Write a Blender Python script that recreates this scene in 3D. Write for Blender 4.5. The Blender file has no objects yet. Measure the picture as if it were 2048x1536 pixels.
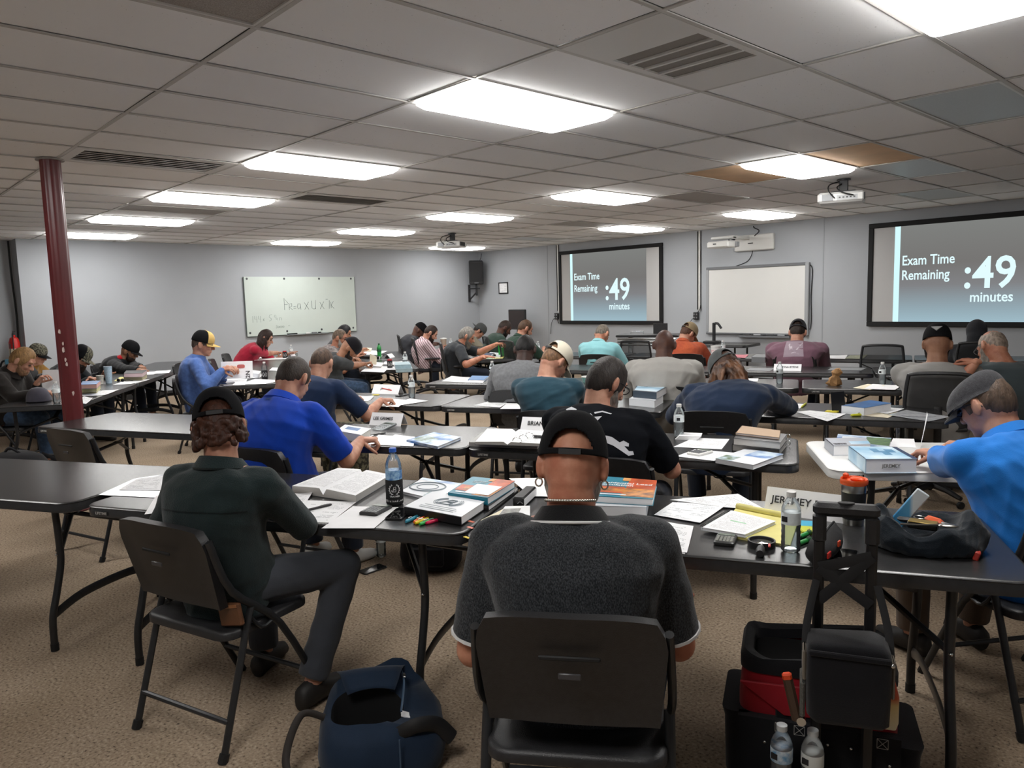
import bpy, bmesh, math, random
import numpy as np
from mathutils import Vector, Matrix, noise
from mathutils.bvhtree import BVHTree
R_ = math.radians
COL = bpy.context.scene.collection
SC = bpy.context.scene
# ------------------------------------------------------------------ camera, world, exposure
CAM = Vector((3.191, -1.504, 1.60)); YAW, PITCH, ROLL, FOC = 0.826881, -0.111854, -0.026667, 1503.79
def _axes():
    f = Vector((-math.sin(YAW)*math.cos(PITCH), math.cos(YAW)*math.cos(PITCH), math.sin(PITCH)))
    r = Vector((math.cos(YAW), math.sin(YAW), 0)); u = r.cross(f)
    return r*math.cos(ROLL)+u*math.sin(ROLL), -r*math.sin(ROLL)+u*math.cos(ROLL), f
CR, CU, CF = _axes()
cd = bpy.data.cameras.new('camera'); cam = bpy.data.objects.new('camera', cd); COL.objects.link(cam)
cd.sensor_width = 36.0; cd.lens = FOC/2048*36.0; cd.clip_start = 0.05; cd.clip_end = 60
cam.matrix_world = Matrix((( CR.x, CU.x, -CF.x, CAM.x), (CR.y, CU.y, -CF.y, CAM.y), (CR.z, CU.z, -CF.z, CAM.z), (0, 0, 0, 1)))
SC.camera = cam
w = bpy.data.worlds.new('world'); SC.world = w; w.use_nodes = True
w.node_tree.nodes['Background'].inputs[0].default_value = (0.5, 0.52, 0.55, 1); w.node_tree.nodes['Background'].inputs[1].default_value = 0.0
SC.view_settings.view_transform = 'Standard'; SC.view_settings.look = 'None'
SC.view_settings.exposure = 0.1; SC.view_settings.gamma = 1.0; SC.view_settings.use_curve_mapping = False
LAMP = 19.5            # radiance of the lit ceiling panels
SC.cycles.max_bounces = 8; SC.cycles.diffuse_bounces = 5; SC.cycles.transparent_max_bounces = 12
TH, CZ = 0.737, 2.783  # table top and ceiling heights
def at(px, py, z=TH):
    """the point of a photograph pixel on the level plane z"""
    d = CF + CR*((px-1024)/FOC) + CU*((768-py)/FOC)
    t = (z-CAM.z)/d.z
    return CAM + d*t
def atd(px, py, dist):
    d = CF + CR*((px-1024)/FOC) + CU*((768-py)/FOC)
    return CAM + d.normalized()*dist
def proj(p):
    d = Vector(p)-CAM; a = d.dot(CF)
    return (1024+FOC*d.dot(CR)/a, 768-FOC*d.dot(CU)/a) if a > 0.05 else None
# ------------------------------------------------------------------ materials
def lin(c):
    if isinstance(c, str):
        c = [int(c[i:i+2], 16)/255 for i in (0, 2, 4)]
    return tuple((x/12.92 if x <= .04045 else ((x+.055)/1.055)**2.4) for x in c)+(1,)
MATS = {}
def mat(name, col, rough=.6, metal=0, var=.0, scale=25, bump=0, bscale=None, col2=None, spec=.5, stretch=None, detail=4, lo=.35, hi=.65, sheen=0, coat=0):
    if name in MATS: return MATS[name]
    m = bpy.data.materials.new(name); m.use_nodes = True; nt = m.node_tree; b = nt.nodes['Principled BSDF']
    c = lin(col); b.inputs['Base Color'].default_value = c; b.inputs['Roughness'].default_value = rough
    b.inputs['Metallic'].default_value = metal; b.inputs['Specular IOR Level'].default_value = spec
    if sheen: b.inputs['Sheen Weight'].default_value = sheen
    if coat: b.inputs['Coat Weight'].default_value = coat
    if var or bump or col2:
        tc = nt.nodes.new('ShaderNodeTexCoord'); mp = nt.nodes.new('ShaderNodeMapping'); nt.links.new(tc.outputs['Object'], mp.inputs[0])
        if stretch: mp.inputs['Scale'].default_value = stretch
    if var or col2:
        n = nt.nodes.new('ShaderNodeTexNoise'); n.inputs['Scale'].default_value = scale; n.inputs['Detail'].default_value = detail
        nt.links.new(mp.outputs[0], n.inputs['Vector'])
        rp = nt.nodes.new('ShaderNodeValToRGB'); e = rp.color_ramp.elements
        e[0].position = lo; e[1].position = hi
        if col2: e[0].color = c; e[1].color = lin(col2)
        else:
            e[0].color = tuple(x*(1-var) for x in c[:3])+(1,); e[1].color = tuple(min(1, x*(1+var)) for x in c[:3])+(1,)
        nt.links.new(n.outputs[0], rp.inputs[0]); nt.links.new(rp.outputs[0], b.inputs['Base Color'])
    if bump:
        n2 = nt.nodes.new('ShaderNodeTexNoise'); n2.inputs['Scale'].default_value = bscale or scale; n2.inputs['Detail'].default_value = 3
        nt.links.new(mp.outputs[0], n2.inputs['Vector'])
        bp = nt.nodes.new('ShaderNodeBump'); bp.inputs['Strength'].default_value = bump; bp.inputs['Distance'].default_value = .004
        nt.links.new(n2.outputs[0], bp.inputs['Height']); nt.links.new(bp.outputs[0], b.inputs['Normal'])
    MATS[name] = m; return m
def emis(name, col, s):
    if name in MATS: return MATS[name]
    m = bpy.data.materials.new(name); m.use_nodes = True; nt = m.node_tree; nt.nodes.clear()
    e = nt.nodes.new('ShaderNodeEmission'); e.inputs[0].default_value = lin(col); e.inputs[1].default_value = s
    o = nt.nodes.new('ShaderNodeOutputMaterial'); nt.links.new(e.outputs[0], o.inputs[0]); MATS[name] = m; return m
def ramp_mat(name, axis, stops, emit=False, rough=.5, coord='Generated', noisy=0, nscale=6):
    """colour bands along one axis of the object's own box; printed covers, the slide"""
    if name in MATS: return MATS[name]
    m = bpy.data.materials.new(name); m.use_nodes = True; nt = m.node_tree; b = nt.nodes['Principled BSDF']
    tc = nt.nodes.new('ShaderNodeTexCoord'); sp = nt.nodes.new('ShaderNodeSeparateXYZ'); nt.links.new(tc.outputs[coord], sp.inputs[0])
    src = sp.outputs[axis]
    if noisy:
        n = nt.nodes.new('ShaderNodeTexNoise'); n.inputs['Scale'].default_value = nscale; nt.links.new(tc.outputs[coord], n.inputs['Vector'])
        ma = nt.nodes.new('ShaderNodeMath'); ma.operation = 'MULTIPLY_ADD'; ma.inputs[1].default_value = noisy; nt.links.new(n.outputs[0], ma.inputs[0]); nt.links.new(src, ma.inputs[2])
        mb = nt.nodes.new('ShaderNodeMath'); mb.operation = 'SUBTRACT'; mb.inputs[1].default_value = noisy/2; nt.links.new(ma.outputs[0], mb.inputs[0]); src = mb.outputs[0]
    rp = nt.nodes.new('ShaderNodeValToRGB'); nt.links.new(src, rp.inputs[0]); el = rp.color_ramp.elements
    while len(el) < len(stops): el.new(.5)
    for e, (p, c) in zip(el, stops): e.position = p; e.color = lin(c)
    if emit:
        nt.nodes.remove(b); e = nt.nodes.new('ShaderNodeEmission'); e.inputs[1].default_value = emit; nt.links.new(rp.outputs[0], e.inputs[0]); nt.links.new(e.outputs[0], nt.nodes['Material Output'].inputs[0])
    else:
        nt.links.new(rp.outputs[0], b.inputs['Base Color']); b.inputs['Roughness'].default_value = rough
    MATS[name] = m; return m
def page_mat(name, lines=26, dens=.52, ink='55565a', paper='e9eaec', margin=.1, scale=1.0, block=1.2):
    """printed page: lines of words laid out in the sheet's own UV"""
    if name in MATS: return MATS[name]
    m = bpy.data.materials.new(name); m.use_nodes = True; nt = m.node_tree; b = nt.nodes['Principled BSDF']; N = nt.nodes.new; K = nt.links.new
    tc = N('ShaderNodeTexCoord'); sp = N('ShaderNodeSeparateXYZ'); K(tc.outputs['UV'], sp.inputs[0])
    def mth(op, a, bb=None, c=None):
        n = N('ShaderNodeMath'); n.operation = op
        for i, v in enumerate((a, bb, c)):
            if v is None: continue
            if isinstance(v, (int, float)): n.inputs[i].default_value = v
            else: K(v, n.inputs[i])
        return n.outputs[0]
    v = mth('MULTIPLY', sp.outputs[1], lines); row = mth('FLOOR', v); fr = mth('FRACT', v)
    inl = mth('LESS_THAN', fr, .42)
    cb = N('ShaderNodeCombineXYZ'); K(mth('MULTIPLY', sp.outputs[0], 45*scale), cb.inputs[0]); K(mth('MULTIPLY', row, 7.31), cb.inputs[1])
    n1 = N('ShaderNodeTexNoise'); n1.inputs['Scale'].default_value = 1.0; n1.inputs['Detail'].default_value = 1; K(cb.outputs[0], n1.inputs['Vector'])
    word = mth('GREATER_THAN', n1.outputs[0], .44)
    cb2 = N('ShaderNodeCombineXYZ'); K(mth('MULTIPLY', row, .37*block), cb2.inputs[1]); K(mth('MULTIPLY', sp.outputs[0], 1.6), cb2.inputs[0])
    n2 = N('ShaderNodeTexNoise'); n2.inputs['Scale'].default_value = 1.3; K(cb2.outputs[0], n2.inputs['Vector'])
    blk = mth('LESS_THAN', n2.outputs[0], dens)
    mg = mth('MULTIPLY', mth('MULTIPLY', mth('GREATER_THAN', sp.outputs[0], margin), mth('LESS_THAN', sp.outputs[0], 1-margin)), mth('MULTIPLY', mth('GREATER_THAN', sp.outputs[1], margin*.8), mth('LESS_THAN', sp.outputs[1], 1-margin*.8)))
    k = mth('MULTIPLY', mth('MULTIPLY', inl, word), mth('MULTIPLY', blk, mg))
    k = mth('MULTIPLY', k, .55)
    mx = N('ShaderNodeMix'); mx.data_type = 'RGBA'; mx.inputs[6].default_value = lin(paper); mx.inputs[7].default_value = lin(ink); K(k, mx.inputs[0]); K(mx.outputs[2], b.inputs['Base Color'])
    b.inputs['Roughness'].default_value = .7; MATS[name] = m; return m
def glass(name, col='ffffff', alpha=.25, rough=.05):
    if name in MATS: return MATS[name]
    m = bpy.data.materials.new(name); m.use_nodes = True; nt = m.node_tree; nt.nodes.clear(); N = nt.nodes.new; K = nt.links.new
    t = N('ShaderNodeBsdfTransparent'); t.inputs[0].default_value = lin(col)
    g = N('ShaderNodeBsdfGlossy'); g.inputs[1].default_value = rough; g.inputs[0].default_value = (.9, .9, .9, 1)
    d = N('ShaderNodeBsdfDiffuse'); d.inputs[0].default_value = lin(col)
    fr = N('ShaderNodeFresnel'); fr.inputs[0].default_value = 1.45
    a = N('ShaderNodeMixShader'); a.inputs[0].default_value = alpha; K(t.outputs[0], a.inputs[1]); K(d.outputs[0], a.inputs[2])
    b = N('ShaderNodeMixShader'); K(fr.outputs[0], b.inputs[0]); K(a.outputs[0], b.inputs[1]); K(g.outputs[0], b.inputs[2])
    o = N('ShaderNodeOutputMaterial'); K(b.outputs[0], o.inputs[0]); MATS[name] = m; return m
# ------------------------------------------------------------------ mesh builder
def frame_mat(o, x, y, z):
    return Matrix(((x.x, y.x, z.x, o.x), (x.y, y.y, z.y, o.y), (x.z, y.z, z.z, o.z), (0, 0, 0, 1)))
def rotz(a, loc=(0, 0, 0)):
    return Matrix.Translation(Vector(loc)) @ Matrix.Rotation(R_(a), 4, 'Z')
class MB:
    def __init__(s): s.v = []; s.f = []; s.m = []; s.uv = {}
    def mark(s): return len(s.v)
    def xf(s, M, a=0):
        for i in range(a, len(s.v)): s.v[i] = M @ s.v[i]
        return s
    def add(s, vs, fs, m=0):
        o = len(s.v); s.v += [Vector(v) for v in vs]
        for f in fs: s.f.append([i+o for i in f]); s.m.append(m)
        return s
    def box(s, c, d, m=0, M=None, ch=0):
        x, y, z = d[0]/2, d[1]/2, d[2]/2; a = s.mark()
        if ch <= 0:
            vs = [(i*x, j*y, k*z) for k in (-1, 1) for j in (-1, 1) for i in (-1, 1)]
            fs = [(0, 2, 3, 1), (4, 5, 7, 6), (0, 1, 5, 4), (2, 6, 7, 3), (0, 4, 6, 2), (1, 3, 7, 5)]
            s.add(vs, fs, m)
        else:
            c_ = min(ch, x*.9, y*.9, z*.9); ring = []
            for zz, q in ((-z, c_), (-z+c_, 0), (z-c_, 0), (z, c_)):
                X, Y = x-q, y-q; k = c_ if q == 0 else c_*.5
                ring.append([(-X+k, -Y, zz), (X-k, -Y, zz), (X, -Y+k, zz), (X, Y-k, zz), (X-k, Y, zz), (-X+k, Y, zz), (-X, Y-k, zz), (-X, -Y+k, zz)])
            s.loft([[Vector(p) for p in r] for r in ring], m)
        T = Matrix.Translation(Vector(c)); s.xf(M @ T if M is not None else T, a); return s
    def loft(s, rings, m=0, caps=True, closed=True):
        o = len(s.v); n = len(rings[0])
        for r in rings: s.v += [Vector(p) for p in r]
        for i in range(len(rings)-1):
            for j in range(n if closed else n-1):
                k = (j+1) % n
                s.f.append([o+i*n+j, o+i*n+k, o+(i+1)*n+k, o+(i+1)*n+j]); s.m.append(m)
        if caps:
            s.f.append([o+j for j in range(n)][::-1]); s.m.append(m)
            s.f.append([o+(len(rings)-1)*n+j for j in range(n)]); s.m.append(m)
        return s
    def tube(s, pts, r, n=8, m=0, flat=1.0, up=None, closed=False):
        pts = [Vector(p) for p in pts]; N = len(pts); rs = r if isinstance(r, (list, tuple)) else [r]*N; rings = []
        ref = Vector(up) if up else None
        for i, p in enumerate(pts):
            if closed: t = pts[(i+1) % N]-pts[i-1]
            else: t = (pts[min(i+1, N-1)]-pts[max(i-1, 0)])
            t.normalize()
            if ref is None: ref = Vector((0, 0, 1)) if abs(t.z) < .9 else Vector((1, 0, 0))
            a = ref-t*ref.dot(t)
            if a.length < 1e-4: a = t.orthogonal()
            a.normalize(); b = t.cross(a)
            if not up: ref = a
            rings.append([p+(a*math.cos(2*math.pi*k/n)+b*math.sin(2*math.pi*k/n)*flat)*rs[i] for k in range(n)])
        if closed: rings.append(rings[0])
        return s.loft(rings, m, caps=not closed)
    def lathe(s, prof, n=20, m=0, M=None, seg=None):
        a = s.mark(); ring = [[Vector((r*math.cos(2*math.pi*k/n), r*math.sin(2*math.pi*k/n), z)) for k in range(n)] for r, z in prof]
        if seg:
            for i in range(len(ring)-1): s.loft(ring[i:i+2], seg[i], caps=False)
        else: s.loft(ring, m, caps=True)
        if M is not None: s.xf(M, a)
        return s
    def ell(s, c, r, m=0, nu=14, nv=8, M=None):
        a = s.mark(); rings = []
        for i in range(1, nv):
            t = math.pi*i/nv; rings.append([Vector((r[0]*math.sin(t)*math.cos(2*math.pi*k/nu), r[1]*math.sin(t)*math.sin(2*math.pi*k/nu), -r[2]*math.cos(t))) for k in range(nu)])
        o = len(s.v); s.loft(rings, m, caps=False)
        b = len(s.v); s.v += [Vector((0, 0, -r[2])), Vector((0, 0, r[2]))]; L = o+(nv-2)*nu
        for k in range(nu):
            s.f.append([b, o+(k+1) % nu, o+k]); s.m.append(m); s.f.append([b+1, L+k, L+(k+1) % nu]); s.m.append(m)
        T = Matrix.Translation(Vector(c)); s.xf(T @ M if M is not None else T, a); return s
    def prism(s, poly, z0, z1, m=0, M=None, mt=None):
        a = s.mark(); n = len(poly); o = a
        s.v += [Vector((p[0], p[1], z0)) for p in poly]+[Vector((p[0], p[1], z1)) for p in poly]
        s.f.append([o+i for i in range(n)][::-1]); s.m.append(m); s.f.append([o+n+i for i in range(n)]); s.m.append(m if mt is None else mt)
        for i in range(n):
            j = (i+1) % n; s.f.append([o+i, o+j, o+n+j, o+n+i]); s.m.append(m)
        if M is not None: s.xf(M, a)
        return s
    def caps_(s, p, q, r1, r2, n=12, m=0):
        """a limb: rounded tapering segment"""
        p = Vector(p); q = Vector(q); t = (q-p); L = max(t.length, 1e-5); t /= L; a = t.orthogonal().normalized(); b = t.cross(a); rings = []
        for k in range(4):
            an = math.pi/2*(k+.35)/4; rings.append((p-t*r1*math.cos(an), r1*math.sin(an)))
        rings += [(p+(q-p)*x, r1+(r2-r1)*x) for x in (0, .33, .66, 1)]
        for k in range(3, -1, -1):
            an = math.pi/2*(k+.35)/4; rings.append((q+t*r2*math.cos(an), r2*math.sin(an)))
        return s.loft([[c+(a*math.cos(2*math.pi*k/n)+b*math.sin(2*math.pi*k/n))*rr for k in range(n)] for c, rr in rings], m)
    def build(s, name, mats, parent=None, loc=None, rot=0, smooth=40, uvq=False):
        me = bpy.data.meshes.new(name); me.from_pydata([tuple(v) for v in s.v], [], s.f)
        if not isinstance(mats, (list, tuple)): mats = [mats]
        for m_ in mats: me.materials.append(m_)
        if len(mats) > 1: me.polygons.foreach_set('material_index', s.m)
        if uvq:
            uv = me.uv_layers.new(name='UVMap')
            for p in me.polygons:
                if len(p.vertices) == 4:
                    for li, q in zip(p.loop_indices, ((0, 0), (1, 0), (1, 1), (0, 1))): uv.data[li].uv = q
        if smooth:
            me.polygons.foreach_set('use_smooth', [True]*len(me.polygons))
            if smooth < 180: me.set_sharp_from_angle(angle=R_(smooth))
        me.update()
        o = bpy.data.objects.new(name, me); COL.objects.link(o)
        if parent: o.parent = parent
        if loc is not None: o.location = loc
        if rot: o.rotation_euler = (0, 0, R_(rot))
        return o
def tag(o, label=None, cat=None, group=None, kind=None):
    if label: o['label'] = label
    if cat: o['category'] = cat
    if group: o['group'] = group
    if kind: o['kind'] = kind
    return o
def thing(name, label, cat, loc=(0, 0, 0), rot=0, group=None):
    o = bpy.data.objects.new(name, None); COL.objects.link(o); o.location = loc; o.rotation_euler = (0, 0, R_(rot)); o.empty_display_size = .1
    return tag(o, label, cat, group)
def dup(root, loc, rot, label=None, group=None):
    def cp(o, par):
        c = o.copy(); COL.objects.link(c); c.parent = par
        for ch in o.children: cp(ch, c)
        return c
    r = root.copy(); COL.objects.link(r); r.location = loc; r.rotation_euler = (0, 0, R_(rot))
    if label: r['label'] = label
    if group: r['group'] = group
    for ch in root.children: cp(ch, r)
    return r
def text(s, size, M, m, parent=None, name='lettering', align='CENTER', ex=.0004, sx=1.0):
    c = bpy.data.curves.new(name, 'FONT'); c.body = s; c.size = size; c.align_x = align; c.align_y = 'CENTER'; c.extrude = ex; c.offset = size*.014; c.resolution_u = 3
    c.materials.append(m); q = bpy.data.objects.new(name, c); COL.objects.link(q)
    me = bpy.data.meshes.new_from_object(q); COL.objects.unlink(q); bpy.data.objects.remove(q); bpy.data.curves.remove(c)
    o = bpy.data.objects.new(name, me); COL.objects.link(o)
    if parent: o.parent = parent
    o.matrix_local = M @ Matrix.Diagonal((sx, 1, 1, 1)); return o
def rrect(w, d, r, n=5):
    p = []
    for cx, cy, a0 in ((w/2-r, d/2-r, 0), (-w/2+r, d/2-r, 90), (-w/2+r, -d/2+r, 180), (w/2-r, -d/2+r, 270)):
        for k in range(n+1):
            a = R_(a0+90*k/n); p.append((cx+r*math.cos(a), cy+r*math.sin(a)))
    return p
def crom(pts, n=6):
    pts = [Vector(p) for p in pts]; out = []
    for i in range(len(pts)-1):
        p0 = pts[max(i-1, 0)]; p1 = pts[i]; p2 = pts[i+1]; p3 = pts[min(i+2, len(pts)-1)]
        for k in range(n):
            t = k/n; out.append(.5*((2*p1)+(p2-p0)*t+(2*p0-5*p1+4*p2-p3)*t*t+(3*p1-p0-3*p2+p3)*t**3))
    out.append(pts[-1]); return out
# common stuff
BLKP = mat('black_plastic', '232325', .42, var=.15, scale=60, bump=.25, bscale=400)
BLKM = mat('dark_grey_metal', '2b2c2e', .38, metal=.3, var=.1, scale=30)
RUB = mat('black_rubber', '111112', .7)
CHR = mat('chrome', 'c9cbcc', .18, metal=1)
WHT = mat('white_plastic', 'd9d9d6', .4)
PAPER = mat('white_paper', 'ebebed', .75, var=.03, scale=8)
CREAM = mat('cream_paper', 'e6dcc3', .75)
INK = mat('black_ink', '1d1d20', .6)
INKW = mat('white_ink', 'e8e8e8', .6)
PAGE = page_mat('printed_page')
PAGED = page_mat('dense_page', lines=48, dens=.6, ink='6a6b70', scale=1.3)
PAGEF = page_mat('form_page', lines=20, dens=.45, ink='4a4b50', block=2.5)
# ------------------------------------------------------------------ the room
XL, YS, XR, YB = -11.25, 10.75, 6.096, -4.877
WALL = mat('wall_paint', 'a9adb2', .7, var=.02, scale=1.5, bump=.08, bscale=180)
def carpet_mat():
    m = bpy.data.materials.new('carpet'); m.use_nodes = True; nt = m.node_tree; b = nt.nodes['Principled BSDF']; N = nt.nodes.new; K = nt.links.new
    tc = N('ShaderNodeTexCoord')
    def nz(sc, det=3):
        n = N('ShaderNodeTexNoise'); n.inputs['Scale'].default_value = sc; n.inputs['Detail'].default_value = det; K(tc.outputs['Object'], n.inputs['Vector']); return n.outputs[0]
    def ramp(src, st):
        r = N('ShaderNodeValToRGB'); K(src, r.inputs[0]); e = r.color_ramp.elements
        while len(e) < len(st): e.new(.5)
        for x, (p, c) in zip(e, st): x.position = p; x.color = lin(c)
        return r.outputs[0]
    fine = ramp(nz(85, 4), [(.3, '5a5047'), (.41, 'a08e7b'), (.55, 'ad9b87'), (.68, 'c2b19c')])
    big = ramp(nz(1.1), [(.3, 'd6d2cc'), (.7, 'ffffff')])
    mx = N('ShaderNodeMix'); mx.data_type = 'RGBA'; mx.blend_type = 'MULTIPLY'; mx.inputs[0].default_value = 1; K(fine, mx.inputs[6]); K(big, mx.inputs[7])
    K(mx.outputs[2], b.inputs['Base Color']); b.inputs['Roughness'].default_value = .95; b.inputs['Specular IOR Level'].default_value = .1
    bp = N('ShaderNodeBump'); bp.inputs['Strength'].default_value = .5; bp.inputs['Distance'].default_value = .004; K(nz(220, 2), bp.inputs['Height']); K(bp.outputs[0], b.inputs['Normal'])
    return m
tag(MB().box(((XL-.5+XR)/2, (YS+YB)/2, -.05), (XR-XL+.7, YS-YB+.3, .1)).build('floor', carpet_mat()), kind='structure')
def wall(name, c, d): return tag(MB().box(c, d).build(name, WALL), kind='structure')
WL = wall('wall_left', (XL-.35, (1.0+YS)/2, 1.44), (.7, YS-1.0+.0, 2.88))
wall('wall_left_recess', (XL-.55, (YB+1.0)/2, 1.44), (.3, 1.0-YB, 2.88))
WS = wall('wall_front', ((XL+XR)/2, YS+.1, 1.44), (XR-XL+.6, .2, 2.88))
wall('wall_right', (XR+.1, (YS+YB)/2, 1.44), (.2, YS-YB, 2.88)); wall('wall_back', ((XL+XR)/2, YB-.1, 1.44), (XR-XL+1.2, .2, 2.88))
BASEB = mat('baseboard_black', '1c1d1f', .5)
tag(MB().box((XL+.006, (1.0+YS)/2, .05), (.012, YS-1.0, .1), ch=.004).build('baseboard_left', BASEB), kind='structure')
tag(MB().box(((XL+XR)/2, YS-.006, .05), (XR-XL, .012, .1), ch=.004).build('baseboard_front', BASEB), kind='structure')
SEAM = mat('seam_strip', 'a2a6ab', .6)
for i, x in enumerate((-8.84, -2.5, -6.95 + 6.9)):
    if i < 2: tag(MB().box((x, YS-.003, 1.39), (.02, .006, 2.78)).build('trim_%d' % (i+1), SEAM), kind='structure')
# ceiling: slab, tee grid, every tile a part of it
GX, GY = .6096, 1.2192
tag_ceil = MB().box(((XL+XR)/2, (YS+YB)/2, CZ+.25), (XR-XL+1.4, YS-YB+.4, .1)).build('ceiling', mat('plenum', '45433f', .9)); tag(tag_ceil, kind='structure')
TEE = mat('tee_bar', 'bdbab5', .5, var=.05, scale=4)
def tile_mat():
    m = bpy.data.materials.new('ceiling_tile'); m.use_nodes = True; nt = m.node_tree; b = nt.nodes['Principled BSDF']; N = nt.nodes.new; K = nt.links.new
    tc = N('ShaderNodeTexCoord'); oi = N('ShaderNodeObjectInfo'); va = N('ShaderNodeVectorMath'); va.operation = 'ADD'
    K(tc.outputs['Object'], va.inputs[0]); sc = N('ShaderNodeVectorMath'); sc.operation = 'SCALE'; sc.inputs[0].default_value = (13, 7, 3); K(oi.outputs['Random'], sc.inputs['Scale']); K(sc.outputs[0], va.inputs[1])
    n = N('ShaderNodeTexNoise'); n.inputs['Scale'].default_value = 75; n.inputs['Detail'].default_value = 3; K(va.outputs[0], n.inputs['Vector'])
    n3 = N('ShaderNodeTexNoise'); n3.inputs['Scale'].default_value = 2.2; K(va.outputs[0], n3.inputs['Vector'])
    ad = N('ShaderNodeMath'); ad.operation = 'MULTIPLY_ADD'; ad.inputs[1].default_value = .22; K(n3.outputs[0], ad.inputs[0]); K(n.outputs[0], ad.inputs[2])
    r = N('ShaderNodeValToRGB'); K(ad.outputs[0], r.inputs[0]); e = r.color_ramp.elements; e[0].position = .345; e[1].position = .40; e[0].color = lin('b5b4b2'); e[1].color = lin('f7f7f7')
    n2 = N('ShaderNodeMath'); n2.operation = 'MULTIPLY_ADD'; n2.inputs[1].default_value = .06; n2.inputs[2].default_value = .96; K(oi.outputs['Random'], n2.inputs[0])
    mx = N('ShaderNodeMix'); mx.data_type = 'RGBA'; mx.blend_type = 'MULTIPLY'; mx.inputs[0].default_value = 1; K(r.outputs[0], mx.inputs[6]); K(n2.outputs[0], mx.inputs[7])
    K(mx.outputs[2], b.inputs['Base Color']); b.inputs['Roughness'].default_value = .9; b.inputs['Specular IOR Level'].default_value = .1; return m
TILE = tile_mat()
LIT = {(-1, 1), (-5, 1), (-9, 1), (-13, 1), (-17, 1), (3, 1), (-1, 4), (-5, 4), (-9, 4), (-13, 4), (-17, 4), (-5, 7), (-9, 7), (-17, 7), (3, -2), (-5, -2)}  # panels behind the camera are added, unseen, to light the front rows
DARKP = {(2, 3): 'unlit', (0, 5): 'unlit', (-1, 7): 'unlit', (-13, 7): 'unlit'}
VENT = {(1, 1): 4, (-6, 0): 6, (-8, 2): 6}
GRILLE = {(0, -1), (-4, 5), (-11, 1), (-9, 6)}
TANT = {(0, 4): 1, (-2, 4): 2}
special = set(LIT) | set(DARKP) | set(VENT) | GRILLE
cells = []
for i in range(-20, 10):
    for j in range(-4, 9):
        x0, x1, y0, y1 = i*GX, (i+1)*GX, j*GY, min((j+1)*GY, YS)
        if (i, j) in special: continue
        c = Vector(((x0+x1)/2, (y0+y1)/2, CZ)); d = (c-CAM).length
        vis = any((p := proj(q)) and -40 < p[0] < 2090 and -40 < p[1] < 1500 for q in ((x0, y0, CZ), (x1, y0, CZ), (x0, y1, CZ), (x1, y1, CZ), c))
        cells.append((0 if vis else 1, d, i, j, x0, x1, y0, y1))
cells.sort(); rest = MB(); tmesh = {}
rnd = random.Random(4)
TAN = mat('stained_tile', 'd8b48e', .8, var=.08, scale=3, bump=.1, bscale=30)
for k, (nv, d, i, j, x0, x1, y0, y1) in enumerate(cells):
    L = y1-y0; cx, cy = (x0+x1)/2, (y0+y1)/2
    if k < 298 or (i, j) in TANT:
        key = round(L, 3), (i, j) in TANT
        if key not in tmesh:
            o = MB().box((0, 0, 0), (GX-.014, L-.014, .014), ch=.004).build('ceiling_tile', TAN if key[1] else TILE, tag_ceil, smooth=0); tmesh[key] = o.data
        else:
            o = bpy.data.objects.new('ceiling_tile', tmesh[key]); COL.objects.link(o); o.parent = tag_ceil
        o.location = (cx+rnd.uniform(-.003, .003), cy+rnd.uniform(-.003, .003), CZ+.011+rnd.uniform(0, .003)); o.rotation_euler = (rnd.uniform(-.002, .002), rnd.uniform(-.004, .004), rnd.uniform(-.003, .003))
        if key[1]: o['label'] = 'tan stained ceiling tile'
    else: rest.box((cx, cy, CZ+.011), (GX-.014, L-.014, .014))
tag(rest.build('far_ceiling_tiles', TILE, tag_ceil, smooth=0), kind='stuff')
for i in range(-20, 11):
    MB().box((0, 0, 0), (.024, YS-YB, .006), ch=.001).build('main_runner', TEE, tag_ceil, (i*GX, (YS+YB)/2, CZ), smooth=0)
ct = MB().box((0, 0, 0), (GX-.024, .024, .0055), ch=.001)
ctm = None; restt = MB(); n = 0
tees = sorted(((0 if (p := proj(((i+.5)*GX, j*GY, CZ))) and -30 < p[0] < 2080 and -30 < p[1] < 1500 else 1, (Vector(((i+.5)*GX, j*GY, CZ))-CAM).length, i, j) for i in range(-20, 10) for j in range(-4, 9)))
for k, (a, d, i, j) in enumerate(tees):
    if k < 295:
        if ctm is None: o = ct.build('cross_tee', TEE, tag_ceil, smooth=0); ctm = o.data
        else: o = bpy.data.objects.new('cross_tee', ctm); COL.objects.link(o); o.parent = tag_ceil
        o.location = ((i+.5)*GX, j*GY, CZ)
    else: restt.box(((i+.5)*GX, j*GY, CZ), (GX-.024, .024, .0055))
tag(restt.build('far_cross_tees', TEE, tag_ceil, smooth=0), kind='stuff')
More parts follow.
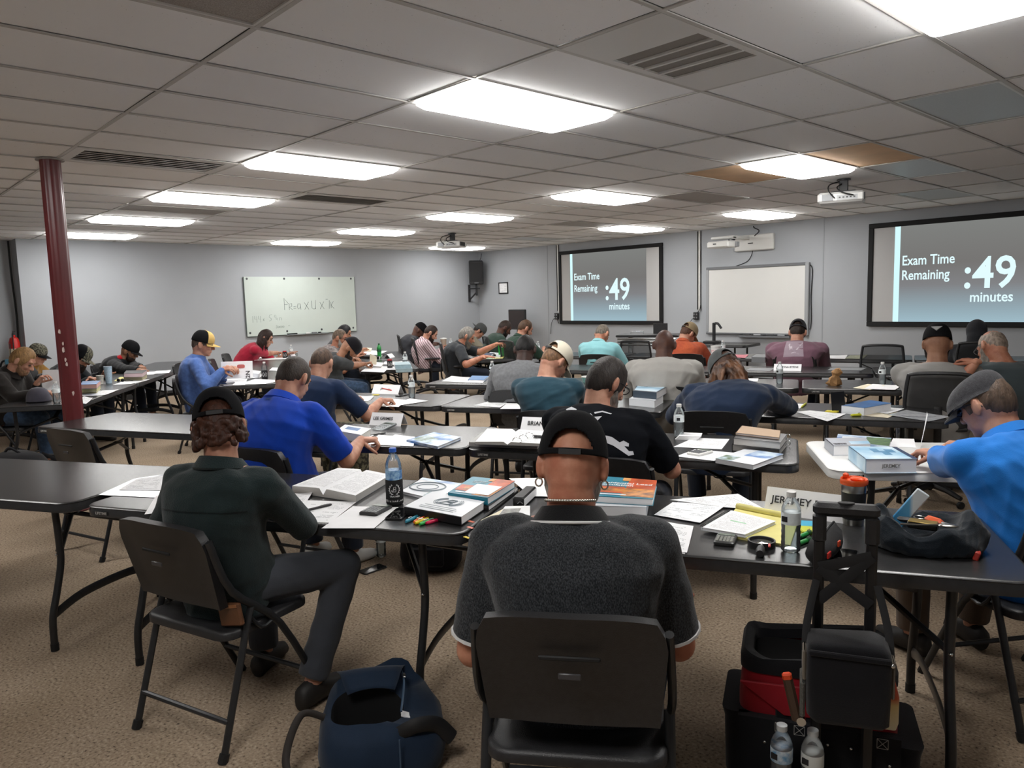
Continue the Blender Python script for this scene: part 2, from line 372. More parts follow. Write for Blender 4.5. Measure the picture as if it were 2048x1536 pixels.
# lights, vents, grilles
DIFF = emis('lit_diffuser', 'fdfbf8', LAMP); OFFD = mat('unlit_diffuser', 'b4b8b8', .35, var=.05, scale=120)
rowname = {1: 'row nearest the camera', 4: 'middle row of lights', 7: 'row nearest the screens', -2: 'added unseen row behind the camera'}
colname = {3: 'cut by the top right edge', -1: 'large and closest', -5: 'next one leftwards', -9: 'third leftwards', -13: 'fourth leftwards', -17: 'closest to left wall'}
def ceil_light(i, j, lit):
    lab = 'lit ceiling light panel, %s, %s' % (rowname[j], colname[i]) if lit else \
        {(2, 3): 'unlit grey ceiling lens panel right of the tan tile, nearest the camera', (0, 5): 'unlit grey ceiling lens panel above the hanging white projector', (-1, 7): 'unlit grey ceiling lens panel just above the large right screen', (-13, 7): 'unlit ceiling panel far off near the corner wall'}[(i, j)]
    t = thing('ceiling_light', lab, 'ceiling light', ((i+.5)*GX, (j+.5)*GY, CZ), 0, 'flat ceiling light panels')
    b = MB(); w, l = GX-.026, GY-.026
    for x, y, dx, dy in ((0, l/2-.008, w, .016), (0, -l/2+.008, w, .016), (w/2-.008, 0, .016, l-.032), (-w/2+.008, 0, .016, l-.032)): b.box((x, y, .004), (dx, dy, .012))
    b.build('frame', WHT, t, smooth=0)
    q = MB(); r1 = rrect(w-.03, l-.03, .01, 2); r2 = rrect(w-.075, l-.075, .03, 2)
    if lit: q.loft([[Vector((x, y, .008)) for x, y in r1], [Vector((x, y, -.02)) for x, y in r1], [Vector((x, y, -.042)) for x, y in r2]])  # glowing lens dropped below the ceiling so its sides brighten the tiles
    else: q.box((0, 0, .006), (w-.03, l-.03, .006))
    q.build('diffuser', DIFF if lit else OFFD, t, smooth=0)
for i, j in sorted(LIT): ceil_light(i, j, True)
for i, j in DARKP: ceil_light(i, j, False)
VB = mat('vent_back', '8d8882', .8, var=.2, scale=300, stretch=(1, 6, 1)); VW = mat('vent_white', 'd5d3cf', .5)
for (i, j), ns in VENT.items():
    lab = {(1, 1): 'large white ceiling return vent with four dark mesh openings, nearest the camera', (-6, 0): 'white slatted ceiling vent beside the red pole', (-8, 2): 'white slatted ceiling vent between two lit panels, farther off'}[(i, j)]
    t = thing('ceiling_vent', lab, 'vent', ((i+.5)*GX, (j+.5)*GY, CZ), 0, 'ceiling vents')
    w, l = GX-.026, GY-.026
    if ns == 4: l2 = .52; w2 = .5
    else: l2, w2 = 1.05, .46
    b = MB()
    for x, y, dx, dy in ((0, l2/2+(l-l2)/4, w, (l-l2)/2), (0, -l2/2-(l-l2)/4, w, (l-l2)/2), (w2/2+(w-w2)/4, 0, (w-w2)/2, l2), (-w2/2-(w-w2)/4, 0, (w-w2)/2, l2)): b.box((x, y, .002), (dx, dy, .01))
    b.build('frame', VW, t, smooth=0)
    MB().box((0, 0, .01), (w2, l2, .003)).build('backing', VB, t, smooth=0)
    for k in range(ns-1 if ns == 4 else ns):
        if ns == 4: MB().box((0, -l2/2+l2*(k+1)/ns, .002), (w2, .018, .012)).build('slat', VW, t, smooth=0)
        else:
            x = -w2/2+w2*(k+.5)/ns
            MB().box((0, 0, 0), (.056, l2, .003), M=Matrix.Translation((x, 0, .004)) @ Matrix.Rotation(.16, 4, 'Y')).build('slat', VW, t, smooth=0)
EGG = mat('eggcrate', 'b3ada6', .6, col2='8a847d', scale=260)
for i, j in sorted(GRILLE):
    lab = {(0, -1): 'grey perforated ceiling grille at the top edge above the first rows', (-4, 5): 'grey perforated ceiling grille left of the hanging white projector', (-11, 1): 'small grey ceiling grille between lit panels near the left wall', (-9, 6): 'faint grey ceiling grille far off before the left screen'}[(i, j)]
    t = thing('ceiling_grille', lab, 'vent', ((i+.5)*GX, (j+.5)*GY, CZ), 0, 'grey ceiling grilles')
    w, l = GX-.026, GY-.026
    MB().box((0, 0, .008), (w-.02, l-.02, .004)).build('panel', EGG, t, smooth=0)
    b = MB()
    for x, y, dx, dy in ((0, l/2-.006, w, .012), (0, -l/2+.006, w, .012), (w/2-.006, 0, .012, l-.024), (-w/2+.006, 0, .012, l-.024)): b.box((x, y, .003), (dx, dy, .01))
    b.build('frame', VW, t, smooth=0)
# red steel pole
RED = mat('red_pole_paint', '5d1f22', .35, var=.18, scale=9, bump=.1, bscale=30, stretch=(1, 1, .25))
pc = (-3.66, -.035)
t = thing('support_pole', 'dark red painted steel pole from floor to ceiling with chipped paint', 'pole', (pc[0], pc[1], 0), 35)
b = MB(); rr = []
for k in range(48):
    a = 2*math.pi*k/48; fl = .071+.0035*math.cos(a*8); rr.append((fl*math.cos(a), fl*math.sin(a)))
b.prism(rr, 0, CZ+.02); b.build('shaft', RED, t, smooth=60)
MB().box((0, 0, .006), (.24, .24, .012), ch=.003).build('base_plate', RED, t)
MB().prism([(.1*math.cos(2*math.pi*k/24), .1*math.sin(2*math.pi*k/24)) for k in range(24)], CZ-.012, CZ-.003).build('collar', mat('collar_grey', '8d8781', .6), t)
rd = random.Random(3)
for z, aa, sz in ((1.30, -62, .022), (1.44, -75, .016), (1.18, -50, .014), (1.22, -54, .013), (.95, -30, .015), (1.35, -60, .012)):
    a = R_(aa-8); M = Matrix.Translation((.074*math.cos(a), .074*math.sin(a), z)) @ Matrix.Rotation(a+math.pi/2, 4, 'Z') @ Matrix.Rotation(math.pi/2, 4, 'X')
    MB().prism([(sz*rd.uniform(.3, .7)*math.cos(2*math.pi*k/7), sz*rd.uniform(.7, 1.6)*math.sin(2*math.pi*k/7)) for k in range(7)], -.004, .002, M=M).build('paint_chip', mat('chip', 'c9b7b0', .6), t)
# ------------------------------------------------------------------ wall furnishings
FRM = mat('black_velvet_frame', '0c0d10', .75)
SCR = mat('screen_fabric', 'c4c4c4', .85)
SLIDE = ramp_mat('slide_gradient', 2, [(0, 'bfe0ee'), (.12, 'b3cdd9'), (.38, '9c9da0'), (.6, '8f8d8b'), (1, '989a97')], emit=.62)
SBAR = emis('slide_bar', 'd5fbff', .95); SLT = emis('slide_text', 'e2fbff', .95)
def screen(x0, x1, z0, z1, s0, s1, label, bar, tx, blue=True):
    t = thing('projection_screen', label, 'screen', ((x0+x1)/2, YS, z0), 0, 'projection screens'); w, h = x1-x0, z1-z0; fw = .075
    b = MB()
    for c, d in (((0, -.03, fw/2), (w, .05, fw)), ((0, -.03, h-fw/2), (w, .05, fw)), ((-w/2+fw/2, -.03, h/2), (fw, .05, h-2*fw)), ((w/2-fw/2, -.03, h/2), (fw, .05, h-2*fw))): b.box(c, d, ch=.006)
    b.build('frame', FRM, t)
    MB().box((0, -.02, h/2), (w-2*fw, .03, h-2*fw)).build('screen_fabric', SCR, t, smooth=0)
    mx = (x0+x1)/2
    sl = MB().box(((s0+s1)/2-mx, -.0365, h/2), (s1-s0, .002, h-2*fw)).build('projected_slide', SLIDE, t, smooth=0)
    MB().box((s0-mx+bar/2, -.039, h/2), (bar, .002, h-2*fw)).build('slide_bar', SBAR, sl, smooth=0)
    RX = Matrix.Rotation(math.pi/2, 4, 'X')
    for s, size, x, z, al, sx in tx:
        text(s, size, Matrix.Translation((x-mx, -.042, z-z0)) @ RX, SLT, sl, 'slide_lettering', al, sx=sx)
    return t
screen(-8.45, -5.67, 1.03, 2.62, -8.11, -6.06, 'smaller black-framed projection screen with timer slide, left along the front wall', .07,
       [('Exam Time', .205, -8.00, 2.04, 'LEFT', .78), ('Remaining', .205, -8.00, 1.79, 'LEFT', .78), (':49', .62, -7.13, 1.73, 'LEFT', .88), ('minutes', .2, -6.75, 1.40, 'CENTER', .85)])
screen(-1.76, 1.02, 1.03, 2.62, -1.37, .68, 'large black-framed projection screen with timer slide, cut by the right edge', .08,
       [('Exam Time', .205, -1.26, 2.02, 'LEFT', .78), ('Remaining', .205, -1.26, 1.80, 'LEFT', .78), (':49', .62, -.42, 1.78, 'LEFT', .88), ('minutes', .2, -.055, 1.455, 'CENTER', .85)])
GRYF = mat('grey_board_frame', '6c6e71', .4); GRYF2 = mat('light_board_frame', '9da0a3', .4)
WBD = mat('whiteboard_surface', 'd9d9d6', .3, var=.01, scale=2)
t = thing('interactive_whiteboard', 'white interactive board with grey frame between the two projection screens', 'whiteboard', (-3.7, YS, .865)); w, h = 1.97, 1.225
MB().box((0, -.02, h/2), (w-.06, .03, h-.06)).build('writing_surface', WBD, t, smooth=0)
MB().box((0, -.025, h-.025), (w, .05, .05), ch=.006).build('top_rail', GRYF, t); MB().box((0, -.025, .015), (w, .05, .03), ch=.006).build('bottom_rail', GRYF, t)
MB().box((-w/2+.025, -.025, h/2), (.05, .05, h-.08), ch=.006).build('side_rail', GRYF2, t); MB().box((w/2-.03, -.03, h/2), (.07, .06, h-.0), ch=.01).build('side_rail', GRYF2, t)
b = MB(); b.prism([(-.42, 0), (.62, 0), (.58, -.1), (-.38, -.1)], -.045, -.01, M=Matrix.Translation((.1, 0, 0))); tr = b.build('pen_tray', GRYF, t)
for k, x in enumerate((-.2, .0, .25, .45)): MB().tube([(x, -.06, .0), (x+.13, -.06, .0)], .011, 8).build('marker_pen', (BLKP, GRYF2)[k % 2], tr)
b = MB(); b.tube(crom([(w/2+.012, -.02, h-.05), (w/2+.045, -.02, h-.15), (w/2+.03, -.02, h*.55), (w/2+.04, -.02, .25), (w/2+.02, -.02, .1)]), .007, 6); b.build('cable', RUB, t)
# short throw projector above it
t = thing('wall_projector', 'white short-throw projector on a wall arm above the interactive board', 'projector', (-3.72, YS, 2.34))
MB().box((0, -.035, .14), (.75, .07, .28), ch=.015).build('wall_plate', WHT, t); MB().box((-.05, -.075, .13), (.09, .02, .015)).build('slot', BLKP, t)
MB().box((-.14, -.3, .225), (.14, .62, .05), ch=.008).build('arm', WHT, t)
MB().box((-.25, -.62, .215), (.36, .24, .045), ch=.012).build('mount_head', WHT, t)
pj = MB().box((-.25, -.66, .10), (.42, .32, .11), ch=.02).build('projector_body', WHT, t)
MB().box((-.06, -.55, .1), (.1, .1, .09), ch=.01).build('vent_block', mat('vent_grey', '8f9194', .5), pj); MB().box((-.3, -.822, .11), (.06, .004, .02)).build('badge', BLKP, pj)
b = MB(); b.tube(crom([(.02, -.10, .42), (.03, -.10, .39), (.12, -.09, .33), (.04, -.1, .25)]), .009, 6); b.tube(crom([(-.1, -.5, .18), (-.2, -.52, .2), (-.2, -.48, .13), (-.1, -.45, .12)]), .009, 6); b.build('power_cable', RUB, t)
b = MB(); b.tube(crom([(-.02, -.06, .05), (-.05, -.02, -.05), (-.15, -.01, -.18), (-.4, -.01, -.26)]), .007, 6); b.build('data_cable', RUB, t)
# cable channels and outlets
for x, lab, olab in ((-8.52, 'white vertical cable raceway left of the smaller screen', 'black outlet box low on the wall left of the smaller screen'), (-4.87, 'white vertical cable raceway left of the interactive board', 'black outlet box with plugs left of the interactive board')):
    t = thing('cable_raceway', lab, 'raceway', (x, YS, 0), 0, 'cable raceways')
    MB().box((.02, -.012, 2.03), (.035, .022, 1.5), ch=.004).build('channel', WHT, t); b = MB(); b.tube([(-.02, -.01, 2.77), (-.02, -.01, 1.32)], .009, 6); b.tube([(.05, -.01, 2.77), (.05, -.01, 1.3)], .006, 6); b.build('cable', RUB, t)
    t = thing('outlet_box', olab, 'outlet', (x-.04, YS, 1.2), 0, 'wall outlet boxes')
    MB().box((0, -.03, 0), (.11, .05, .14), ch=.008).build('housing', BLKP, t)
    for k in range(4): MB().box((-.027+.054*(k % 2), -.057, -.03+.06*(k//2)), (.03, .006, .03), ch=.002).build('socket', CHR, t)
    b = MB(); b.tube(crom([(.04, -.05, .06), (.09, -.05, .12), (.1, -.03, .2)] if x > -6 else [(.03, -.05, -.03), (.05, -.04, -.1), (.05, -.02, -.16)]), .008, 6); b.tube(crom([(-.03, -.05, -.03), (-.1, -.05, -.09), (-.17, -.03, -.2), (-.2, -.02, -.4)]), .006, 6); b.build('plug_cable', RUB, t)
# glass marker board on the left wall
t = thing('glass_marker_board', 'frosted glass marker board with faint handwriting on the left wall', 'whiteboard', (XL, 5.95, 1.01)); L, h = 2.46, 1.17
GB = mat('glass_board', 'c9d3cd', .12, var=.02, scale=2); GBE = mat('glass_edge', '4f5a55', .3)
MB().box((.03, 0, h/2), (.01, L, h)).build('glass_panel', GB, t, smooth=0)
b = MB(); b.box((.03, -L/2-.004, h/2), (.012, .012, h)); b.box((.03, 0, -.004), (.012, L, .012)); b.box((.028, L/2+.004, h/2), (.01, .008, h)); b.build('edge', GBE, t, smooth=0)
for y in (-1.17, -.39, .39, 1.15):
    for z in (.07, h-.04): MB().lathe([(.0, 0), (.022, 0), (.022, .012), (.0, .014)], 12, M=Matrix.Translation((.024, y, z)) @ Matrix.Rotation(math.pi/2, 4, 'Y')).build('standoff', mat('steel', '55585a', .3, metal=.8), t)
tr = MB().box((.07, .05, -.01), (.08, .95, .014), ch=.004).build('pen_tray', mat('alu', '83888a', .4), t)
for k, (y, s_) in enumerate(((-.3, .22), (.05, .1), (.2, .12), (.32, .06))): MB().box((.07, y, .012), (.04, s_, .025), ch=.006).build('eraser' if k == 0 else 'marker', (BLKM, WHT, GRYF, BLKP)[k], tr)
GI = mat('faded_marker', '5c6a67', .7); GI2 = mat('fainter_marker', '92a09b', .7)
RB = Matrix(((0, 0, 1, 0), (1, 0, 0, 0), (0, 1, 0, 0), (0, 0, 0, 1)))
def strokes(name, lines, y, z, s, m, r=.004):
    """handwriting: every stroke a thin raised line of marker"""
    b = MB()
    for ln in lines: b.tube([(.0365, y+px*s, z+pz*s) for px, pz in ln], r, 5)
    return tag(b.build(name, m, t), kind='stuff')
A = [[(0, 0), (0, 1), (.38, .55)], [(0, .45), (.3, .45)]]
def sh(L_, dx, k=1, dz=0): return [[(p[0]*k+dx, p[1]*k+dz) for p in l] for l in L_]
rr_ = [[(0, 0), (0, .5), (.25, .55), (.25, .3), (0, .25), (.3, 0)]]; ee = [[(.0, .25), (.22, .28)], [(0, .1), (.22, .12)]]; aa = [[(.3, .5), (.08, .5), (0, .25), (.1, .05), (.3, .2), (.3, .5), (.34, 0)]]
xx = [[(0, .6), (.4, 0)], [(0, 0), (.4, .65)]]; uu = [[(0, .75), (0, .1), (.2, .0), (.35, .1)], [(.36, .8), (.36, 0)]]; seven = [[(.0, .85), (.2, .85)], [(.35, .75), (.3, 0)], [(.5, .6), (.5, .05)], [(.75, .65), (.52, .3), (.8, .0)]]
strokes('handwriting_formula', sh(A, 0)+sh(rr_, .45)+sh(ee, .85)+sh(aa, 1.2)+sh(xx, 1.9)+sh(uu, 2.6)+sh(xx, 3.4)+sh(seven, 4.0), -.42, .5, .235, GI)
four = [[(0, 1), (0, .5), (.35, .5)], [(.35, .95), (.35, 0)]]
nine = [[(.3, .9), (0, .9), (0, .5), (.3, .5), (.3, .9), (.32, 0)]]; ess = [[(.5, 1), (.1, .9), (0, .6), (.35, .4), (.3, .1), (0, 0)]]
strokes('handwriting_sum', [[(0, 0), (0, 1)]]+sh(four, .3)+sh(four, .9)+sh(xx, 1.6, .6, .2)+sh(ess, 2.6, 1, .15)+sh(nine, 3.5, .8, .3)+[[(4.0, .2), (4.0, .6)], [(4.3, .2), (4.3, .6), (4.6, .6), (4.6, .2)]], -1.1, .27, .13, GI2, .0035)
strokes('handwriting_note', [[(0, 0), (0, .6), (.3, .5), (.2, .1), (0, 0)]]+[[(.5+.35*k+.15*math.cos(a), .25+.2*math.sin(a)) for a in np.linspace(0, 6.3, 9)] for k in range(4)]+[[(2.6, .4), (3, .42)]], -.62, .14, .1, GI2, .003)
# loudspeaker in the corner
t = thing('wall_loudspeaker', 'black loudspeaker on a triangular bracket in the room corner', 'loudspeaker', (XL, 10.42, 1.62))
M = Matrix.Translation((.3, 0, .66)) @ Matrix.Rotation(R_(-38), 4, 'Z') @ Matrix.Rotation(R_(8), 4, 'Y')
sp = MB().box((0, 0, 0), (.28, .34, .56), M=M, ch=.02).build('cabinet', BLKP, t); MB().box((.142, 0, .02), (.008, .3, .46), M=M).build('grille', mat('speaker_grille', '1a1a1c', .8, bump=.6, bscale=500), sp); MB().box((.147, 0, -.24), (.003, .1, .025), M=M).build('badge', GRYF, sp)
b = MB(); b.box((.02, 0, .16), (.04, .05, .42), ch=.004); b.box((.3, 0, .25), (.04, .04, .3), ch=.004); b.tube([(.03, 0, .0), (.3, 0, .18)], .02, 6); b.box((.2, 0, .27), (.4, .04, .03)); b.build('bracket', BLKP, t)
b = MB(); b.tube(crom([(.3, .1, .92), (.28, .18, 1.0), (.22, .26, 1.12)]), .006, 6); b.build('speaker_wire', RUB, t)
t = thing('framed_notice', 'small black-framed white notice beside the corner loudspeaker', 'frame', (-10.33, YS, 1.88))
b = MB()
for c, d in (((0, -.01, .125), (.33, .02, .025)), ((0, -.01, -.125), (.33, .02, .025)), ((-.152, -.01, 0), (.025, .02, .225)), ((.152, -.01, 0), (.025, .02, .225))): b.box(c, d)
b.build('frame', BLKP, t, smooth=0); b = MB(); b.add([(-.14, -.012, -.11), (.14, -.012, -.11), (.14, -.012, .11), (-.14, -.012, .11)], [(0, 1, 2, 3)]); b.build('notice_sheet', PAGEF, t, uvq=True, smooth=0)
# TV on a stand, front left
t = thing('television', 'black flat television on a stand against the front wall left of the smaller screen', 'television', (-9.45, 10.35, 0), -8)
sc = MB().box((0, 0, 1.14), (.66, .05, .46), ch=.01).build('housing', BLKP, t); MB().box((0, -.027, 1.14), (.6, .004, .4)).build('dark_screen', mat('dark_screen', '2a211f', .15), sc)
MB().box((0, .02, .5), (.06, .05, 1.0), ch=.008).build('pole', BLKM, t); MB().box((0, 0, .02), (.6, .4, .04), ch=.01).build('base', BLKM, t)
# hanging projectors
def ceiling_projector(x, y, rz, lab):
    t = thing('ceiling_projector', lab, 'projector', (x, y, CZ), rz, 'hanging projectors')
    MB().lathe([(.0, 0), (.07, 0), (.07, -.012), (.0, -.014)], 16).build('ceiling_plate', BLKP, t); MB().box((0, 0, -.07), (.09, .05, .13), ch=.008).build('drop_mount', BLKP, t)
    MB().box((0, 0, -.135), (.24, .18, .016), ch=.004).build('bracket', BLKP, t)
    pb = MB().box((-.02, .0, -.2), (.46, .34, .11), ch=.022).build('body', WHT, t)
    MB().box((-.15, -.172, -.2), (.11, .004, .07), ch=.002).build('speaker_vent', mat('vent_grey', '8f9194', .5), pb); MB().box((.04, -.172, -.205), (.2, .004, .05)).build('port_panel', mat('port_grey', 'b4b6b7', .5), pb)
    for k in range(5): MB().box((-.03+.035*k, -.175, -.205), (.018, .006, .014)).build('port', BLKP, pb)
    MB().box((.205, -.05, -.2), (.012, .22, .07), ch=.003).build('exhaust_vent', BLKP, pb)
    b = MB(); b.tube(crom([(-.03, -.0, -.02), (-.13, -.12, -.06), (-.14, -.2, -.13), (-.08, -.185, -.21)]), .007, 6); b.tube(crom([(-.02, -.03, -.05), (-.06, -.14, -.1), (.0, -.21, -.16), (.1, -.185, -.19)]), .007, 6); b.build('cable', RUB, t)
ceiling_projector(-.42, 6.72, 22, 'white ceiling projector hanging near the lit panel beside the tan tile')
ceiling_projector(-7.33, 6.85, 30, 'white ceiling projector hanging far off before the left screen')
# fire extinguisher by the wall step, cable
t = thing('fire_extinguisher', 'red fire extinguisher hung on the wall step behind the pole', 'extinguisher', (XL-.1, .86, .80))
MB().lathe([(0, 0), (.075, 0), (.08, .02), (.08, .32), (.06, .39), (.025, .41), (.025, .44), (0, .44)], 18).build('cylinder', mat('extinguisher_red', 'b3231f', .3), t)
MB().lathe([(.081, .06), (.0815, .06), (.0815, .22), (.081, .22)], 18).build('label_band', CREAM, t); b = MB(); b.box((0, 0, .46), (.04, .03, .05)); b.box((.05, 0, .5), (.14, .02, .015)); b.tube([(.03, -.02, .46), (.1, -.03, .42), (.1, -.03, .2)], .01, 6); b.build('valve_and_hose', BLKP, t)
b = MB(); b.tube(crom([(0, 0, 0), (.01, .0, -.6), (-.02, .02, -1.2), (.0, 0, -1.7)]), .016, 6); tag(b.build('wall_cable', RUB, None, (XL-.2, .93, 2.76)), 'thick black cable running down the wall step at far left', 'cable')
# ------------------------------------------------------------------ folding tables
TOPB = mat('table_top_black', '2d2d2e', .24, var=.06, scale=40, bump=.12, bscale=520, spec=.6)
TOPW = mat('table_top_white', 'd8d8d6', .4, var=.02, scale=10, bump=.1, bscale=300)
def make_table(top, first_label):
    t = thing('folding_table', first_label, 'table', (0, 0, 0))
    b = MB(); L, D = 1.83, .762; rings = []
    for ins, z in ((.012, TH-.05), (0, TH-.046), (0, TH-.022), (.004, TH-.012), (.004, TH-.008), (.0, TH-.005), (.006, TH-.0006), (.014, TH)): rings.append([Vector((x, y, z)) for x, y in rrect(L-2*ins, D-2*ins, .075-ins, 5)])
    b.loft(rings); b.build('tabletop', top, t, smooth=35)
    lb = MB().box((-.80, -D/2-.0015, TH-.028), (.075, .003, .016)).build('maker_label', BLKP, t, smooth=0)
    text('LIFETIME', .0165, Matrix.Translation((-.80, -D/2-.0032, TH-.028)) @ Matrix.Rotation(math.pi/2, 4, 'X'), mat('label_silver', 'c4c4c2', .4), lb, 'label_lettering')
    for sx in (-1, 1):
        for sy in (-1, 1):
            x = sx*.70
            pts = crom([(x, sy*.27, TH-.05), (x, sy*.262, .50), (x, sy*.265, .40), (x, sy*.30, .27), (x, sy*.335, .15), (x, sy*.338, .0)], 5)
            lg = MB().tube(pts, .0165, 10).build('leg', BLKM, t); MB().lathe([(0, 0), (.0185, 0), (.0185, .035), (0, .035)], 12, M=Matrix.Translation((x, sy*.338, 0))).build('foot_cap', RUB, lg)
            MB().ell((x-sx*.0, sy*.283, .45), (.007, .008, .007), nu=8, nv=6).build('bolt', CHR, lg)
        b = MB(); pts = crom([(sx*.70, -.325, .17), (sx*.70, -.15, .215), (sx*.70, .15, .215), (sx*.70, .325, .17)], 4); b.tube(pts, .022, 8, flat=.3, up=(0, 0, 1)); b.build('crossbar', BLKM, t)
        b = MB(); b.tube([(sx*.70, -.265, .45), (sx*.50, 0, .565)], .012, 6); b.tube([(sx*.70, .265, .45), (sx*.50, 0, .565)], .012, 6); b.tube([(sx*.51, 0, .56), (sx*.24, 0, TH-.05)], .02, 8, flat=.4, up=(0, 1, 0))
        b.tube([(sx*.5+.035*math.cos(a), .0+.035*math.sin(a), .565) for a in np.linspace(0, 2*math.pi, 9)[:-1]], .004, 6, closed=True)
        b.build('brace', BLKM, t)
    return t
TABLES = [  # key, x, y, turn, label
 ('T0', -1.593, -.870, 30.1, 'black folding table at far left of front row, bare top'),
 ('T1', .079, .068, 29.0, 'black folding table in front of the man in green fleece, crowded with papers'),
 ('T2', 1.701, .939, 28.8, 'black folding table in front of the bald man, nearest the camera'),
 ('TB0', -2.79, .395, 27.3, 'bare black folding table with glossy top beside the red pole'),
 ('TB1', -1.184, 1.079, 30.6, 'black folding table of the man in royal blue polo'),
 ('TB2', .451, 1.974, 27.0, 'black folding table of the man in black shirt with white print'),
 ('TC1', -2.756, 2.128, 28.9, 'black folding table of the man in navy shirt writing, third row'),
 ('TC2', -1.122, 2.975, 26.8, 'black folding table of the man in cream cap, third row'),
 ('TC3', .591, 3.771, 25.3, 'black folding table of the long-haired person in grey cap, third row'),
 ('TD1', -2.631, 3.917, 28, 'black folding table of the person in grey hoodie, blue folder on it'),
 ('TD2', -.99, 4.87, 26.5, 'black folding table of the man in light grey long-sleeved shirt'),
 ('TD3', .675, 5.70, 26, 'black folding table with the crumpled brown paper bag'),
 ('TE0', -2.63, 5.67, 25, 'black folding table behind the seated man in light grey shirt'),
 ('TE1', -.952, 6.455, 25, 'black folding table carrying the name card behind the long-haired person'),
 ('TE2', .72, 7.24, 25, 'black folding table carrying the purple box'),
 ('TF0', -2.95, 7.7, 20, 'black folding table shared by the aqua polo and orange plaid men'),
 ('TF1', -1.21, 8.34, 20, 'black folding table of the man in mauve shirt, near the screens'),
 ('TF2', .53, 8.98, 20, 'black folding table of the person with hood up, near the right screen'),
 ('TF9', -4.70, 7.06, 20, 'black folding table of the bearded man in green polo near the corner'),
 ('L1a', -5.68, .41, -32, 'black folding table behind the red pole with gray cap and books'),
 ('L1b', -7.25, 1.39, -32, 'black folding table of the man in red-lined hood, left group'),
 ('L0a', -7.6, .35, -32, 'black folding table of the man in tan jacket at far left'),
 ('L0b', -9.17, 1.33, -32, 'black folding table at the far left, beyond the mustard jacket'),
 ('L1c', -8.82, 2.37, -32, 'black folding table at the far end of the left group by the wall'),
 ('L2a', -5.68, 2.44, -28, 'black folding table of the man in blue hoodie'),
 ('L2b', -7.31, 3.31, -28, 'black folding table between blue hoodie man and red shirt woman'),
 ('L2c', -8.94, 4.17, -28, 'black folding table of the long-haired woman in red shirt'),
 ('L3a', -5.83, 4.38, -30, 'black folding table of the man in dark gray shirt and black beanie'),
 ('L3b', -7.43, 5.30, -30, 'black folding table of the man in patterned shirt with glasses'),
 ('L4a', -5.82, 6.31, -30, 'black folding table with the green box, of the gray-haired man'),
 ('L4b', -7.42, 7.23, -30, 'black folding table of the man in pink striped shirt'),
]
proto = make_table(TOPB, TABLES[0][4]); TAB = {}
for k, (key, x, y, r, lab) in enumerate(TABLES):
    lab = lab.replace('gray', 'grey')
    if k == 0: o = proto; o.location = (x, y, 0); o.rotation_euler = (0, 0, R_(r)); o['group'] = 'black folding tables'
    else: o = dup(proto, (x, y, 0), r, lab, 'black folding tables')
    TAB[key] = (Vector((x, y, 0)), R_(r))
def ontab(key, u, v, z=0):
    c, a = TAB[key]; return Vector((c.x+u*math.cos(a)-v*math.sin(a), c.y+u*math.sin(a)+v*math.cos(a), TH+z))
# the white table at right
tw = make_table(TOPW, 'white folding table with thick books at right, beside the man in bright blue shirt'); tw.location = (2.13, 2.88, 0); tw.rotation_euler = (0, 0, R_(35)); tag(tw, group='white folding table'); TAB['TB3'] = (Vector((2.13, 2.88, 0)), R_(35))
